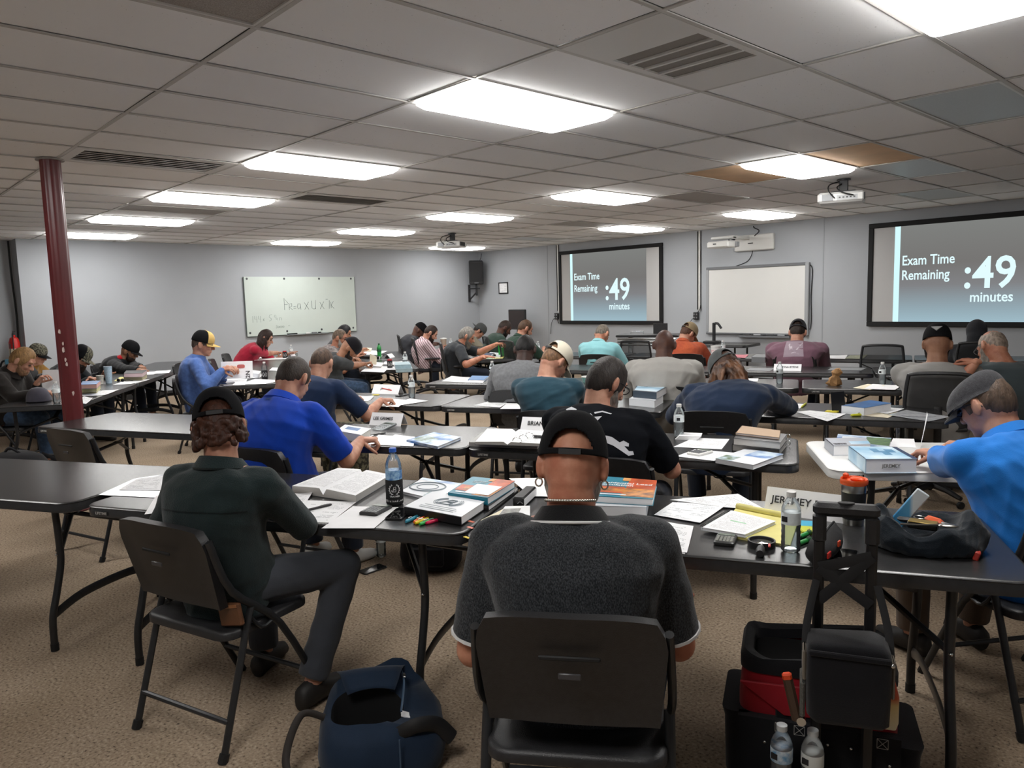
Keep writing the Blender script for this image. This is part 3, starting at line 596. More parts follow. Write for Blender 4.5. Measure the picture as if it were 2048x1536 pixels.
# ------------------------------------------------------------------ folding chairs (local +y is the way the sitter faces)
def make_chair():
    t = thing('folding_chair', '', 'chair', (0, 0, 0))
    b = MB(); rings = []
    for ins, z in ((.012, .408), (0, .414), (0, .436), (.006, .444), (.02, .447), (.07, .441)): rings.append([Vector((x, y+.0, z)) for x, y in rrect(.47-2*ins, .42-2*ins, .06-ins*.6, 4)])
    b.loft(rings); b.build('seat', BLKP, t, smooth=50)
    # backrest: a curved shell that leans back with the side tubes
    def bp(u, v, off):        # u across -1..1, v up 0..1
        z = .535+.30*v; w = .215+.025*v-.035*max(0, v-.72)**2*12; y = -.185-.075*v-.028*(1-u*u)*(.4+.6*v)
        return Vector((u*w, y-off, z+(.018*(1-abs(u)**3) if v > .99 else 0)))
    nu, nv = 13, 9; b = MB(); V = []; 
    for side in (0, 1):
        for j in range(nv):
            for i in range(nu):
                u = -1+2*i/(nu-1); v = j/(nv-1); rim = max(abs(u)**6, max(0, v-.8)*5, max(0, .12-v)*6); th = .010+.016*min(1, rim)
                V.append(bp(u, v, th if side else -.004-.006*min(1, rim)))
    F = []
    for j in range(nv-1):
        for i in range(nu-1):
            a = j*nu+i; F.append((a, a+1, a+nu+1, a+nu)); c = nu*nv+a; F.append((c, c+nu, c+nu+1, c+1))
    for j in range(nv-1):
        for i in (0, nu-1):
            a = j*nu+i; c = a+nu*nv; F.append((a, a+nu, c+nu, c) if i == 0 else (a, c, c+nu, a+nu))
    for i in range(nu-1):
        a = i; c = i+nu*nv; F.append((a, c, c+1, a+1)); a = (nv-1)*nu+i; c = a+nu*nv; F.append((a, a+1, c+1, c))
    b.add(V, F); bk = b.build('backrest', BLKP, t, smooth=60)
    MB().box((0, -.292, .745), (.15, .008, .012), ch=.003).build('grip_slot', RUB, bk); MB().box((0, -.292, .70), (.055, .006, .016), ch=.002).build('maker_badge', mat('badge_grey', '3c3c3f', .3), bk)
    for sx in (-1, 1):
        x = sx*.246
        b = MB(); b.tube(crom([(x, .245, 0), (x, .03, .40), (x, -.18, .60), (sx*.236, -.255, .80)], 4), .0145, 10, flat=.8); lg = b.build('front_leg', BLKM, t); MB().tube([(x, .248, -.0), (x, .232, .03)], .018, 8).build('foot_cap', RUB, lg)
        b = MB(); b.tube([(x-sx*.004, -.265, 0), (x-sx*.004, -.13, .43), (x-sx*.004, -.095, .52)], .0145, 10, flat=.8); lg = b.build('rear_leg', BLKM, t); MB().tube([(x-sx*.004, -.268, -.0), (x-sx*.004, -.256, .03)], .018, 8).build('foot_cap', RUB, lg)
        b = MB(); b.tube(crom([(x-sx*.01, -.11, .49), (x, -.06, .42), (x, .0, .43)], 3), .007, 6); b.build('fold_link', BLKM, t)
    MB().tube([(-.24, -.228, .13), (.24, -.228, .13)], .010, 8).build('rear_stretcher', BLKM, t); MB().tube([(-.246, .165, .15), (.246, .165, .15)], .010, 8).build('front_stretcher', BLKM, t)
    return t
CHAIR0 = make_chair(); _used = [0]
def fchair(x, y, yaw, label):
    """yaw: the compass turn the sitter faces, 90 = along +y"""
    if not _used[0]: _used[0] = 1; CHAIR0.location = (x, y, 0); CHAIR0.rotation_euler = (0, 0, R_(yaw-90)); tag(CHAIR0, label, group='black folding chairs'); return CHAIR0
    return dup(CHAIR0, (x, y, 0), yaw-90, label, 'black folding chairs')
# ------------------------------------------------------------------ mesh office chairs
def weave_mat():
    m = bpy.data.materials.new('chair_mesh'); m.use_nodes = True; nt = m.node_tree; b = nt.nodes['Principled BSDF']; b.inputs['Base Color'].default_value = lin('19191b'); b.inputs['Roughness'].default_value = .8; b.inputs['Alpha'].default_value = .72
    return m
WEAVE = weave_mat()
def make_office():
    t = thing('office_chair', '', 'chair', (0, 0, 0))
    b = MB()
    rings = [[Vector((x, y, z)) for x, y in rrect(.48-2*i, .46-2*i, .1-i, 4)] for i, z in ((.03, .42), (0, .44), (0, .47), (.02, .49), (.08, .495))]
    b.loft(rings); b.build('seat', mat('black_fabric', '1b1b1d', .9, bump=.3, bscale=300), t, smooth=50)
    fr = [(-.19, -.2, .58), (-.215, -.235, .75), (-.2, -.27, .95), (-.17, -.28, .985), (0, -.295, .995), (.17, -.28, .985), (.2, -.27, .95), (.215, -.235, .75), (.19, -.2, .58)]
    b = MB(); b.tube(crom(fr, 4)+[Vector((0, -.225, .56))], .014, 8, closed=True); b.build('back_frame', BLKP, t)
    b = MB(); V = []; F = []
    for j in range(7):
        v = j/6; z = .57+.42*v; yc = -.2-.035*min(1, v*2.2)-.05*max(0, v-.3); hw = .19+.025*math.sin(min(1, v*1.6)*1.57)-.03*max(0, v-.75)*3
        for i in range(9): u = -1+i/4; V.append((u*hw, yc-.035*(1-u*u), z))
    F = [(j*9+i, j*9+i+1, j*9+i+10, j*9+i+9) for j in range(6) for i in range(8)]
    b.add(V, F); b.build('back_mesh', WEAVE, t, smooth=90)
    b = MB(); b.tube(crom([(0, -.05, .43), (0, -.25, .44), (0, -.285, .55), (0, -.275, .75)], 4), .025, 8, flat=.5, up=(1, 0, 0)); b.build('back_support', BLKP, t)
    for sx in (-1, 1):
        b = MB(); b.tube(crom([(sx*.2, .02, .43), (sx*.28, .0, .46), (sx*.285, -.02, .62)], 4), .016, 8); b.box((sx*.285, .02, .655), (.07, .26, .03), ch=.012); b.build('armrest', BLKP, t)
    MB().lathe([(0, .1), (.03, .1), (.03, .28), (.02, .28), (.02, .41), (.06, .42), (0, .42)], 14).build('column', BLKM, t)
    for k in range(5):
        a = 2*math.pi*k/5+.3; c, s_ = math.cos(a), math.sin(a)
        ar = MB().tube([(0, 0, .115), (c*.15, s_*.15, .105), (c*.29, s_*.29, .075)], [.03, .024, .016], 8).build('base_arm', BLKP, t)
        MB().lathe([(0, -.012), (.026, -.012), (.028, 0), (.026, .012), (0, .012)], 12, M=Matrix.Translation((c*.29, s_*.29, .028)) @ Matrix.Rotation(a, 4, 'Z') @ Matrix.Rotation(math.pi/2, 4, 'Y')).build('caster', RUB, ar)
    return t
OFF0 = make_office(); _uo = [0]
def ochair(x, y, yaw, label):
    if not _uo[0]: _uo[0] = 1; OFF0.location = (x, y, 0); OFF0.rotation_euler = (0, 0, R_(yaw-90)); tag(OFF0, label, group='black mesh office chairs'); return OFF0
    return dup(OFF0, (x, y, 0), yaw-90, label, 'black mesh office chairs')
def behind(key, u, back=.3):
    p = ontab(key, u, -.381-back); return p.x, p.y
# ------------------------------------------------------------------ people
Z = Vector((0, 0, 1))
def fuse(mb, vox, it=3, fac=.5):
    """one continuous skin over the overlapping limbs of mb"""
    me = bpy.data.meshes.new('tmp'); me.from_pydata([tuple(v) for v in mb.v], [], mb.f); me.update()
    o = bpy.data.objects.new('tmp', me); COL.objects.link(o)
    r = o.modifiers.new('r', 'REMESH'); r.mode = 'VOXEL'; r.voxel_size = vox; r.use_smooth_shade = True
    if it: s_ = o.modifiers.new('s', 'SMOOTH'); s_.iterations = it; s_.factor = fac
    dg = bpy.context.evaluated_depsgraph_get(); out = bpy.data.meshes.new_from_object(o.evaluated_get(dg))
    bpy.data.objects.remove(o); bpy.data.meshes.remove(me); return out
def getco(me):
    a = np.empty(len(me.vertices)*3); me.vertices.foreach_get('co', a); return a.reshape(-1, 3)
def setco(me, a): me.vertices.foreach_set('co', a.ravel()); me.update()
def folds(me, amp, seed, ang=(0, 0, 1), fr=52):
    """cloth folds: sharp-crested waves pushed along the normals"""
    co = getco(me); n = np.empty(len(me.vertices)*3); me.vertices.foreach_get('normal', n); n = n.reshape(-1, 3); rg = np.random.RandomState(seed); d = np.zeros(len(co))
    for k in range(6):
        w_ = rg.normal(size=3)*.45+np.array(ang)*(1.0 if k % 2 else .35); w_ *= fr*(.55+.28*k)/np.linalg.norm(w_); wob = np.sin(co@(rg.normal(size=3)*9)+rg.rand()*6)*1.3
        gate = np.clip(.5+.9*np.sin(co@(rg.normal(size=3)*7)+rg.rand()*6), 0, 1); d += gate*(1-2*np.abs(np.sin(co@w_*.5+wob)))/(1+.35*k)
    setco(me, co+n*(amp*.45*d)[:, None])
def mesh_obj(name, me, m, parent):
    me.materials.clear(); me.materials.append(m); me.name = name
    o = bpy.data.objects.new(name, me); COL.objects.link(o); o.parent = parent; return o
SKIN = {}
def skin(k):
    c = {'fair': ('c2937c', 'a8745f'), 'red': ('c08a70', 'a4664f'), 'tan': ('a87a60', '8f6048'), 'brown': ('5b3b2e', '49302a'), 'dark': ('46302a', '37251f'), 'olive': ('9a7058', '835b45')}[k]
    return mat('skin_'+k, c[1], .52, col2=c[0], scale=14, bump=.12, bscale=160, spec=.35)
def cloth(name, c, var=.06, rough=.9, bump=.25, bscale=350, **k): return mat(name, c, rough, var=var, scale=k.pop('scale', 9), bump=bump, bscale=bscale, spec=.15, sheen=.15, **k)
HAIRS = {}
def hairm(c): return mat('hair_'+c, c, .55, var=.35, scale=60, stretch=(1, 1, .3), bump=.8, bscale=140, spec=.3)
def bez(a, b, c, t): return a*(1-t)**2+b*2*t*(1-t)+c*t*t
def ik(s, w_, L1, L2, pole):
    d = w_-s; D = d.length; k = min(1, (L1+L2)*.995/D) if D > 0 else 1
    if k < 1: sc = 1/k; L1 *= sc*.999; L2 *= sc
    x = (D*D+L1*L1-L2*L2)/(2*D); h = math.sqrt(max(1e-6, L1*L1-x*x)); u = d.normalized(); p = pole-u*pole.dot(u)
    if p.length < 1e-4: p = u.orthogonal()
    return s+u*x+p.normalized()*h
def hand_mb(M, side, pose, S):
    """palm and five fingers; local +y to the fingertips, +z back of the hand, thumb on -side x"""
    b = MB(); s = S
    for i in range(4):
        x0 = (-.024+.016*i)*s; b.caps_((x0*.7, -.01*s, 0), (x0, .078*s, 0), .017*s, .0125*s, 8)
    b.ell((0, .035*s, -.002*s), (.037*s, .046*s, .016*s), nu=12, nv=8)
    L = {'index': .074, 'mid': .082, 'ring': .076, 'little': .06}
    cu = {'rest': (.42, .6, .45), 'fist': (1.35, 1.5, .9), 'pen': (1.0, 1.05, .6), 'flat': (.08, .12, .1), 'hold': (.65, .7, .5)}[pose]
    for i, (nm, ln) in enumerate(L.items()):
        x = (.0285-.019*i)*s*(-side); p = Vector((x, (.083-.006*abs(i-1.2))*s, 0)); a = 0; r = .0088*s if i < 3 else .0076*s
        spread = (1.4-i)*.07*(-side); ext = .9 if (pose == 'pen' and i == 0) else 1
        for k, (f, cc) in enumerate(zip((.46, .30, .24), cu)):
            a += cc*(1+.08*i)*ext; q = p+Vector((math.sin(spread)*math.cos(a)*ln*f*s, math.cos(a)*ln*f*s, -math.sin(a)*ln*f*s)); b.caps_(p, q, r*(1-.06*k), r*(.94-.07*k), 8); p = q
    tx = -side; p = Vector((tx*.026*s, .012*s, -.006*s)); tc = {'rest': (.75, .5), 'fist': (.5, -.3), 'pen': (.45, .0), 'flat': (.9, .6), 'hold': (.5, .1)}[pose]
    dz = {'rest': -.25, 'fist': -.75, 'pen': -.8, 'flat': -.1, 'hold': -.7}[pose]
    for ln, an, r in ((.042, tc[0], .0125), (.032, (tc[0]+tc[1])/2, .0105), (.026, tc[1], .0092)):
        d = Vector((tx*math.sin(an), math.cos(an), dz)).normalized(); q = p+d*ln*s; b.caps_(p, q, r*s, r*.9*s, 8); p = q
    b.xf(M); return b
def head_frame(top, pitch, yaw, roll, S):
    fh = Vector((math.cos(yaw), math.sin(yaw), 0)); lf = Vector((-math.sin(yaw), math.cos(yaw), 0))
    hu = Z*math.cos(pitch)+fh*math.sin(pitch); hf = fh*math.cos(pitch)-Z*math.sin(pitch)
    hu2 = hu*math.cos(roll)+lf*math.sin(roll); hl = lf*math.cos(roll)-hu*math.sin(roll)
    return top-hu2*.118*S, hf, hl, hu2
def person(key, label, hip, yaw, top, pitch=25, hyaw=0, roll=0, S=1.05, girth=1.0, skin_='fair', shirt='gray', sleeve='short', shirtm=None, pants=None, shoes=None,
           hair=None, hairc='2b1f1a', beard=None, cap=None, glasses=None, collar=None, hood=None, hands=None, bulge=.06, vox=.010, fold=.005, legs=True, knees=(.40, .40), spread=(.09, .09), seat=.455, ears=True, sh_w=1.0, belt=None, feet=(.02, .02), eyes=True, hoodup=False, cuff=None):
    yaw = R_(yaw); f = Vector((math.cos(yaw), math.sin(yaw), 0)); l = Vector((-math.sin(yaw), math.cos(yaw), 0)); top = Vector(top)
    O = Vector((hip[0], hip[1], 0)); t = thing('person', label, 'person', tuple(O))
    P = Vector((hip[0], hip[1], seat+.10*S)); hc, hf, hl, hu = head_frame(top, R_(pitch), yaw+R_(hyaw), R_(roll), S)
    Mh = frame_mat(hc, hf, hl, hu)                     # head frame: x forward, y left, z up
    H = lambda x, y, z: Mh @ Vector((x*S, y*S, z*S))
    tu = (hc-P).normalized(); nt = H(-.02, 0, -.085); N = nt-(hu*.35+tu*.75).normalized()*.075*S
    ctl = (P+N)/2-f*bulge*2+Z*.04
    sp = lambda q: bez(P, ctl, N, q)
    def spdir(q): return (sp(min(1, q+.05))-sp(max(0, q-.05))).normalized()
    G = girth*S
    prof = [(-.10, .150, .115), (0, .172, .128), (.15, .168, .128), (.35, .160, .122), (.55, .172, .126), (.72, .188, .122), (.85, .190, .108), (.94, .150, .085), (1.0, .080, .064), (1.05, .05, .05)]
    def torso(b, add, t0=-.1, gw=1.0):
        rings = []
        for q, w_, d_ in prof:
            if q < t0: continue
            c = sp(q) if q >= 0 else P-Z*.10*S*(-q/.1); up = spdir(max(0, q)); fw = (f-up*f.dot(up)).normalized(); gg = G if q < .8 else (S*(1+(girth-1)*.5))
            ww = w_*gg*(sh_w if q > .6 else 1)+add; dd = d_*gg*(1.0 if q > .6 else 1+.25*max(0, girth-1))+add
            rings.append([c+(l*(math.copysign(abs(math.cos(a))**.85, math.cos(a))*ww)+fw*(math.copysign(abs(math.sin(a))**.9, math.sin(a))*dd)) for a in np.linspace(0, 2*math.pi, 21)[:-1]])
        b.loft(rings)
    qs = .88; shc = sp(qs); up = spdir(qs)
    sh = {s_: shc+l*s_*.178*S*sh_w*(1+(girth-1)*.5)+f*.025-up*.015 for s_ in (1, -1)}
    hands = hands or {}
    arms = {}
    for s_ in (1, -1):
        h = hands.get(s_, {}); wv = Vector(h['w']) if 'w' in h else O+f*.40+l*s_*.14+Z*.79
        pole = Vector(h['pole']) if 'pole' in h else (-Z*.75+l*s_*.55-f*.35)
        L1, L2 = .30*S, .265*S; dv = wv-sh[s_]; wv = sh[s_]+dv*min(1, (L1+L2)*1.10/dv.length); el = ik(sh[s_], wv, L1, L2, pole); arms[s_] = (sh[s_], el, wv, h)
    ga = .5+.5*girth
    # ---- body, one skin
    b = MB(); torso(b, -.006*S)
    b.caps_(N-tu*.03, nt+hu*.01, .064*S*ga, .056*S*ga, 14)
    b.ell(H(0, 0, 0), (.098*S, .0765*S, .112*S), nu=20, nv=14, M=Mh.to_3x3().to_4x4()); R3 = Mh.to_3x3().to_4x4()
    b.ell(H(.03, 0, -.055), (.068*S, .060*S, .068*S), nu=16, nv=12, M=R3); b.ell(H(.068, 0, -.100), (.028*S, .030*S, .021*S), M=R3); b.ell(H(-.03, 0, -.04), (.06*S, .062*S, .07*S), M=R3)
    b.caps_(H(.091, 0, .002), H(.115, 0, -.036), .0095*S, .0155*S, 8); b.caps_(H(.08, -.036, .024), H(.08, .036, .024), .0155*S, .0155*S, 8)
    for s_ in (1, -1):
        b.ell(H(.062, s_*.04, -.032), (.028*S, .02*S, .022*S), M=R3); b.ell(H(.105, s_*.011, -.04), (.011*S, .009*S, .009*S), M=R3)
        if ears: b.ell(H(-.008, s_*.083, -.014), (.022*S, .010*S, .037*S), nu=12, nv=10, M=R3 @ Matrix.Rotation(-s_*.35, 4, 'Z'))
    b.caps_(H(.094, -.017, -.070), H(.094, .017, -.070), .0095*S, .0095*S, 8)
    for s_ in (1, -1): b.caps_(N-up*.01, sh[s_]+up*.005, .045*S, .05*S*ga, 12)
    HB = MB()
    for s_, (a, e, wv, h) in arms.items():
        b.caps_(a, e, .052*S*ga, .043*S*ga, 12); b.caps_(e, e+(wv-e)*.35, .043*S*ga, .042*S*ga, 12); b.caps_(e+(wv-e)*.3, wv, .042*S*ga, .027*S, 12)
        dr = Vector(h['dir']).normalized() if 'dir' in h else ((wv-e).normalized()+Vector((0, 0, -.15)) if wv.z < TH+.12 else (wv-e)).normalized()
        bk = Vector(h.get('back', (0, 0, 1))); bk = (bk-dr*bk.dot(dr)).normalized(); x = dr.cross(bk)
        M = frame_mat(wv, x, dr, bk); HB.v += []; hb = hand_mb(M, s_, h.get('pose', 'rest'), S*1.02); o0 = len(HB.v); HB.v += hb.v; HB.f += [[i+o0 for i in q] for q in hb.f]; HB.m += hb.m
        h['M'] = M
    lg = {}
    for s_ in (1, -1):
        i = 0 if s_ == 1 else 1; hj = P+l*s_*.09*S; kn = O+f*knees[i]+l*s_*(.09+spread[i])+Z*(seat+.07*S); an = O+f*(knees[i]+feet[i])+l*s_*(.09+spread[i]*.7)+Z*.095
        lg[s_] = (hj, kn, an)
        if legs: b.caps_(hj, kn, .075*S, .052*S, 10); b.caps_(kn, an, .05*S, .036*S, 10)
    rel = Matrix.Translation(-O)
    b.xf(rel); bm = fuse(b, vox*.8, 3)
    if not hands.get('none'):
        HB.xf(rel); hm = fuse(HB, min(.0042, vox*.5), 2)
        bm_ = bmesh.new(); bm_.from_mesh(bm); bm_.from_mesh(hm); bm_.to_mesh(bm); bm_.free(); bm.polygons.foreach_set('use_smooth', [True]*len(bm.polygons)); bpy.data.meshes.remove(hm)
    SK = skin(skin_); body = mesh_obj('body', bm, SK, t)
    # ---- clothing
    b = MB(); torso(b, .016*S, t0=-.1)
    for s_ in (1, -1): b.caps_(N-up*.025+l*s_*.03, sh[s_]+up*.004, .048*S, .066*S*ga, 14)
    for s_, (a, e, wv, h) in arms.items():
        r1 = .068*S*ga
        if sleeve == 'short': q = e-(e-a)*.12; b.caps_(a+(shc-a)*.25, a, .075*S*ga, r1*1.05, 12); b.tube([a, a+(q-a)*.5, q], [r1*1.05, r1*1.02, .064*S*ga], 14)
        elif sleeve == 'long': b.caps_(a+(shc-a)*.25, a, .075*S*ga, r1*1.05, 12); b.caps_(a, e, r1*1.02, .058*S*ga, 14); b.caps_(e, e+(wv-e)*.45, .058*S*ga, .054*S*ga, 14); b.tube([e+(wv-e)*.4, wv-(wv-e)*.06, wv-(wv-e)*.03], [.054*S*ga, .041*S, .038*S], 14)
        elif sleeve == 'rolled': b.caps_(a+(shc-a)*.25, a, .075*S*ga, r1*1.05, 12); b.caps_(a, e, r1*1.02, .06*S*ga, 14); b.tube([e, e+(wv-e)*.4], [.06*S*ga, .053*S], 14)
    if hood:
        nb = N-up*.0; b.ell(N-f*.055*S+Z*.0-up*.02, (.075*S, .115*S, .062*S), M=Matrix(frame_mat(Vector(), f, l, Z)), nu=16, nv=10); b.ell(N-f*.02*S+up*.02, (.085*S, .095*S, .045*S), M=Matrix(frame_mat(Vector(), f, l, Z)))
    if hoodup:
        b.ell(H(-.012, 0, .012), (.118*S, .10*S, .128*S), nu=18, nv=12, M=R3); b.ell(H(-.03, 0, -.07), (.105*S, .098*S, .10*S), M=R3); b.caps_(N, H(-.03, 0, -.06), .1*S, .095*S, 14)
    b.xf(rel); sm = fuse(b, vox, 9, .6)
    if fold: folds(sm, fold, hash(key) % 1000 if isinstance(key, int) else sum(map(ord, key)), ang=(0, 0, 1))
    so = mesh_obj(shirt, sm, shirtm, t); t['n'] = 0; del t['n']
    if collar:      # a turned-down collar: a leaning band around the neck
        cm = collar; b = MB(); ax = (nt-N).normalized(); cf = (f-ax*f.dot(ax)).normalized(); cl = ax.cross(cf); rr = []
        for dz, r_, dr_ in ((-.012, .082, 0), (.026, .068, 0), (.030, .072, 0), (-.008, .098, 0), (-.016, .092, 0)):
            rr.append([N+ax*(dz+.012-.02*math.cos(a))*S+(cf*math.cos(a)*r_*1.02+cl*math.sin(a)*r_)*S*ga for a in np.linspace(.25, 2*math.pi-.25, 22)])
        b.loft(rr, caps=False, closed=False); b.xf(rel); b.build('collar', cm, t, smooth=70)
        if cuff: MB().tube(rr[3], .0042, 6).xf(rel).build('collar_stripe', cuff, t); t['ring'] = 0; del t['ring']
    if cuff:
        for s_, (a, e, wv, h) in arms.items():
            q = e-(e-a)*.12; d = (e-a).normalized(); MB().tube([q-d*.012-O, q-d*.004-O], [.0655*S*ga]*2, 16).build('sleeve_stripe', cuff, t)
    if legs:
        b = MB(); b.ell(P-Z*.02, (.135*G, .175*G, .105*S), M=Matrix(frame_mat(Vector(), f, l, Z)), nu=16, nv=10)
        for s_ in (1, -1):
            hj, kn, an = lg[s_]; b.caps_(hj-Z*.01, kn, .094*S*ga, .070*S, 14); b.caps_(kn, kn+(an-kn)*.5, .069*S, .064*S, 14); b.tube([kn+(an-kn)*.45, an+Z*.02], [.064*S, .062*S], 14)
        b.xf(rel); pm = fuse(b, max(vox, .009), 4); folds(pm, .004, 7+len(label), ang=(.3, .3, .6)); mesh_obj('trousers', pm, pants or cloth('dark_jeans', '232833'), t)
        for s_ in (1, -1):
            an = lg[s_][2]; b = MB(); c = an-O; fo = (f+l*s_*.18).normalized(); sd = Z.cross(fo)
            rings = [[Vector((c.x, c.y, 0))+fo*x+sd*(w_*math.cos(a))+Z*(zc+h_*math.sin(a)) for a in np.linspace(0, 2*math.pi, 13)[:-1]] for x, w_, zc, h_ in ((-.085, .02, .045, .03), (-.07, .036, .055, .05), (0, .042, .062, .058), (.08, .046, .042, .04), (.15, .044, .034, .032), (.185, .02, .03, .022))]
            b.loft(rings); b.build('shoe', shoes or mat('dark_shoe', '1d1b1a', .6), t, smooth=80)
    # ---- head gear
    RT = rel @ Mh
    def shell(name, m, fn, nu=40, nv=18, parent=t, el0=-60, jit=0):
        """a shell over the skull in head coordinates; fn(az, el) gives the radius factor or None to leave it open"""
        b = MB(); idx = {}; rd = random.Random(5)
        for j in range(nv+1):
            el_ = R_(el0+(90-el0)*j/nv)
            for i in range(nu):
                az = 2*math.pi*i/nu; r_ = fn(math.degrees(az) if az <= math.pi else math.degrees(az)-360, math.degrees(el_))
                if r_ is None: continue
                r_ *= 1+jit*rd.uniform(-1, 1); idx[i, j] = len(b.v); b.v.append(Vector((.098*S*r_*math.cos(az)*math.cos(el_), .0765*S*r_*math.sin(az)*math.cos(el_), .112*S*r_*math.sin(el_))))
        for j in range(nv):
            for i in range(nu):
                q = [(i, j), ((i+1) % nu, j), ((i+1) % nu, j+1), (i, j+1)]
                if all(k in idx for k in q): b.f.append([idx[k] for k in q]); b.m.append(0)
        b.xf(RT); return b.build(name, m, parent, smooth=180)
    if hair:
        hm_ = hairm(hairc); st = dict(short=(1.045, 42, -12, -38), crop=(1.028, 40, -8, -32), medium=(1.10, 38, -25, -48), balding=(1.03, 85, -5, -32), under=(1.045, 20, -14, -42), longish=(1.12, 36, -38, -58))[hair]
        def fn(az, el_):
            a = abs(az); lo = st[1] if a < 38 else (st[1]+(st[2]-st[1])*min(1, (a-38)/28) if a < 112 else st[2]+(st[3]-st[2])*min(1, (a-112)/35))
            k = (el_-lo)/10
            if k < -1: return None
            if hair == 'balding' and el_ > 45+8*math.sin(a*.1): return None
            return .985+(st[0]-.985)*max(0, min(1, k))**.5
        shell('hair', hm_, fn, jit=.012 if st[0] < 1.06 else .02)
        if hair == 'medium': pass
    if callable(belt): pass
    if beard:
        b = MB(); b.ell(H(.042, 0, -.088)-O, (.064*S, .062*S, .058*S), nu=18, nv=12, M=R3)
        if beard[1] > 1: b.ell(H(.062, 0, -.125)-O, (.048*S, .046*S, .045*S*beard[1]), nu=16, nv=10, M=R3)
        for s_ in (1, -1): b.caps_(H(.02, s_*.068, -.03)-O, H(.04, s_*.05, -.08)-O, .014*S, .022*S, 8)
        bm2 = fuse(b, .008, 2); folds(bm2, .004, 3, fr=160); mesh_obj('beard', bm2, hairm(beard[0]), t)
    if cap:
        build_cap(t, RT, S, **cap)
    if glasses:
        b = MB(); gm = glasses
        for s_ in (1, -1):
            c = Vector((.104*S, s_*.033*S, -.002*S)); b.tube([c+Vector((-.012*S*abs(math.sin(a))*.2, .026*S*math.cos(a), .019*S*math.sin(a))) for a in np.linspace(0, 2*math.pi, 15)[:-1]], .0026*S, 6, closed=True)
            b.tube([c+Vector((-.004, s_*.026*S, .006)), Vector((.03*S, s_*.082*S, .006*S)), Vector((-.015*S, s_*.083*S, .0)), Vector((-.03*S, s_*.08*S, -.02*S))], .0024*S, 6)
        b.tube([Vector((.106*S, -.009*S, .002)), Vector((.112*S, 0, .006)), Vector((.106*S, .009*S, .002))], .0024*S, 6)
        b.xf(RT); b.build('glasses', gm, t)
    if eyes:
        for s_ in (1, -1):
            MB().ell((0, 0, 0), (.0125*S, .0135*S, .0085*S), nu=10, nv=8).xf(RT @ Matrix.Translation((.084*S, s_*.032*S, -.004*S))).build('eye', mat('eye', '3a2c25', .25), t)
            b = MB(); b.tube([Vector((.096*S, s_*.018*S, .021*S)), Vector((.094*S, s_*.034*S, .026*S)), Vector((.083*S, s_*.05*S, .02*S))], .0038*S, 6); b.xf(RT); b.build('eyebrow', hairm(hairc), t)
    t_info = dict(t=t, O=O, Mh=Mh, RT=RT, arms=arms, sp=sp, spdir=spdir, f=f, l=l, N=N, shirt=so, S=S, H=H, P=P, up=up)
    return t_info
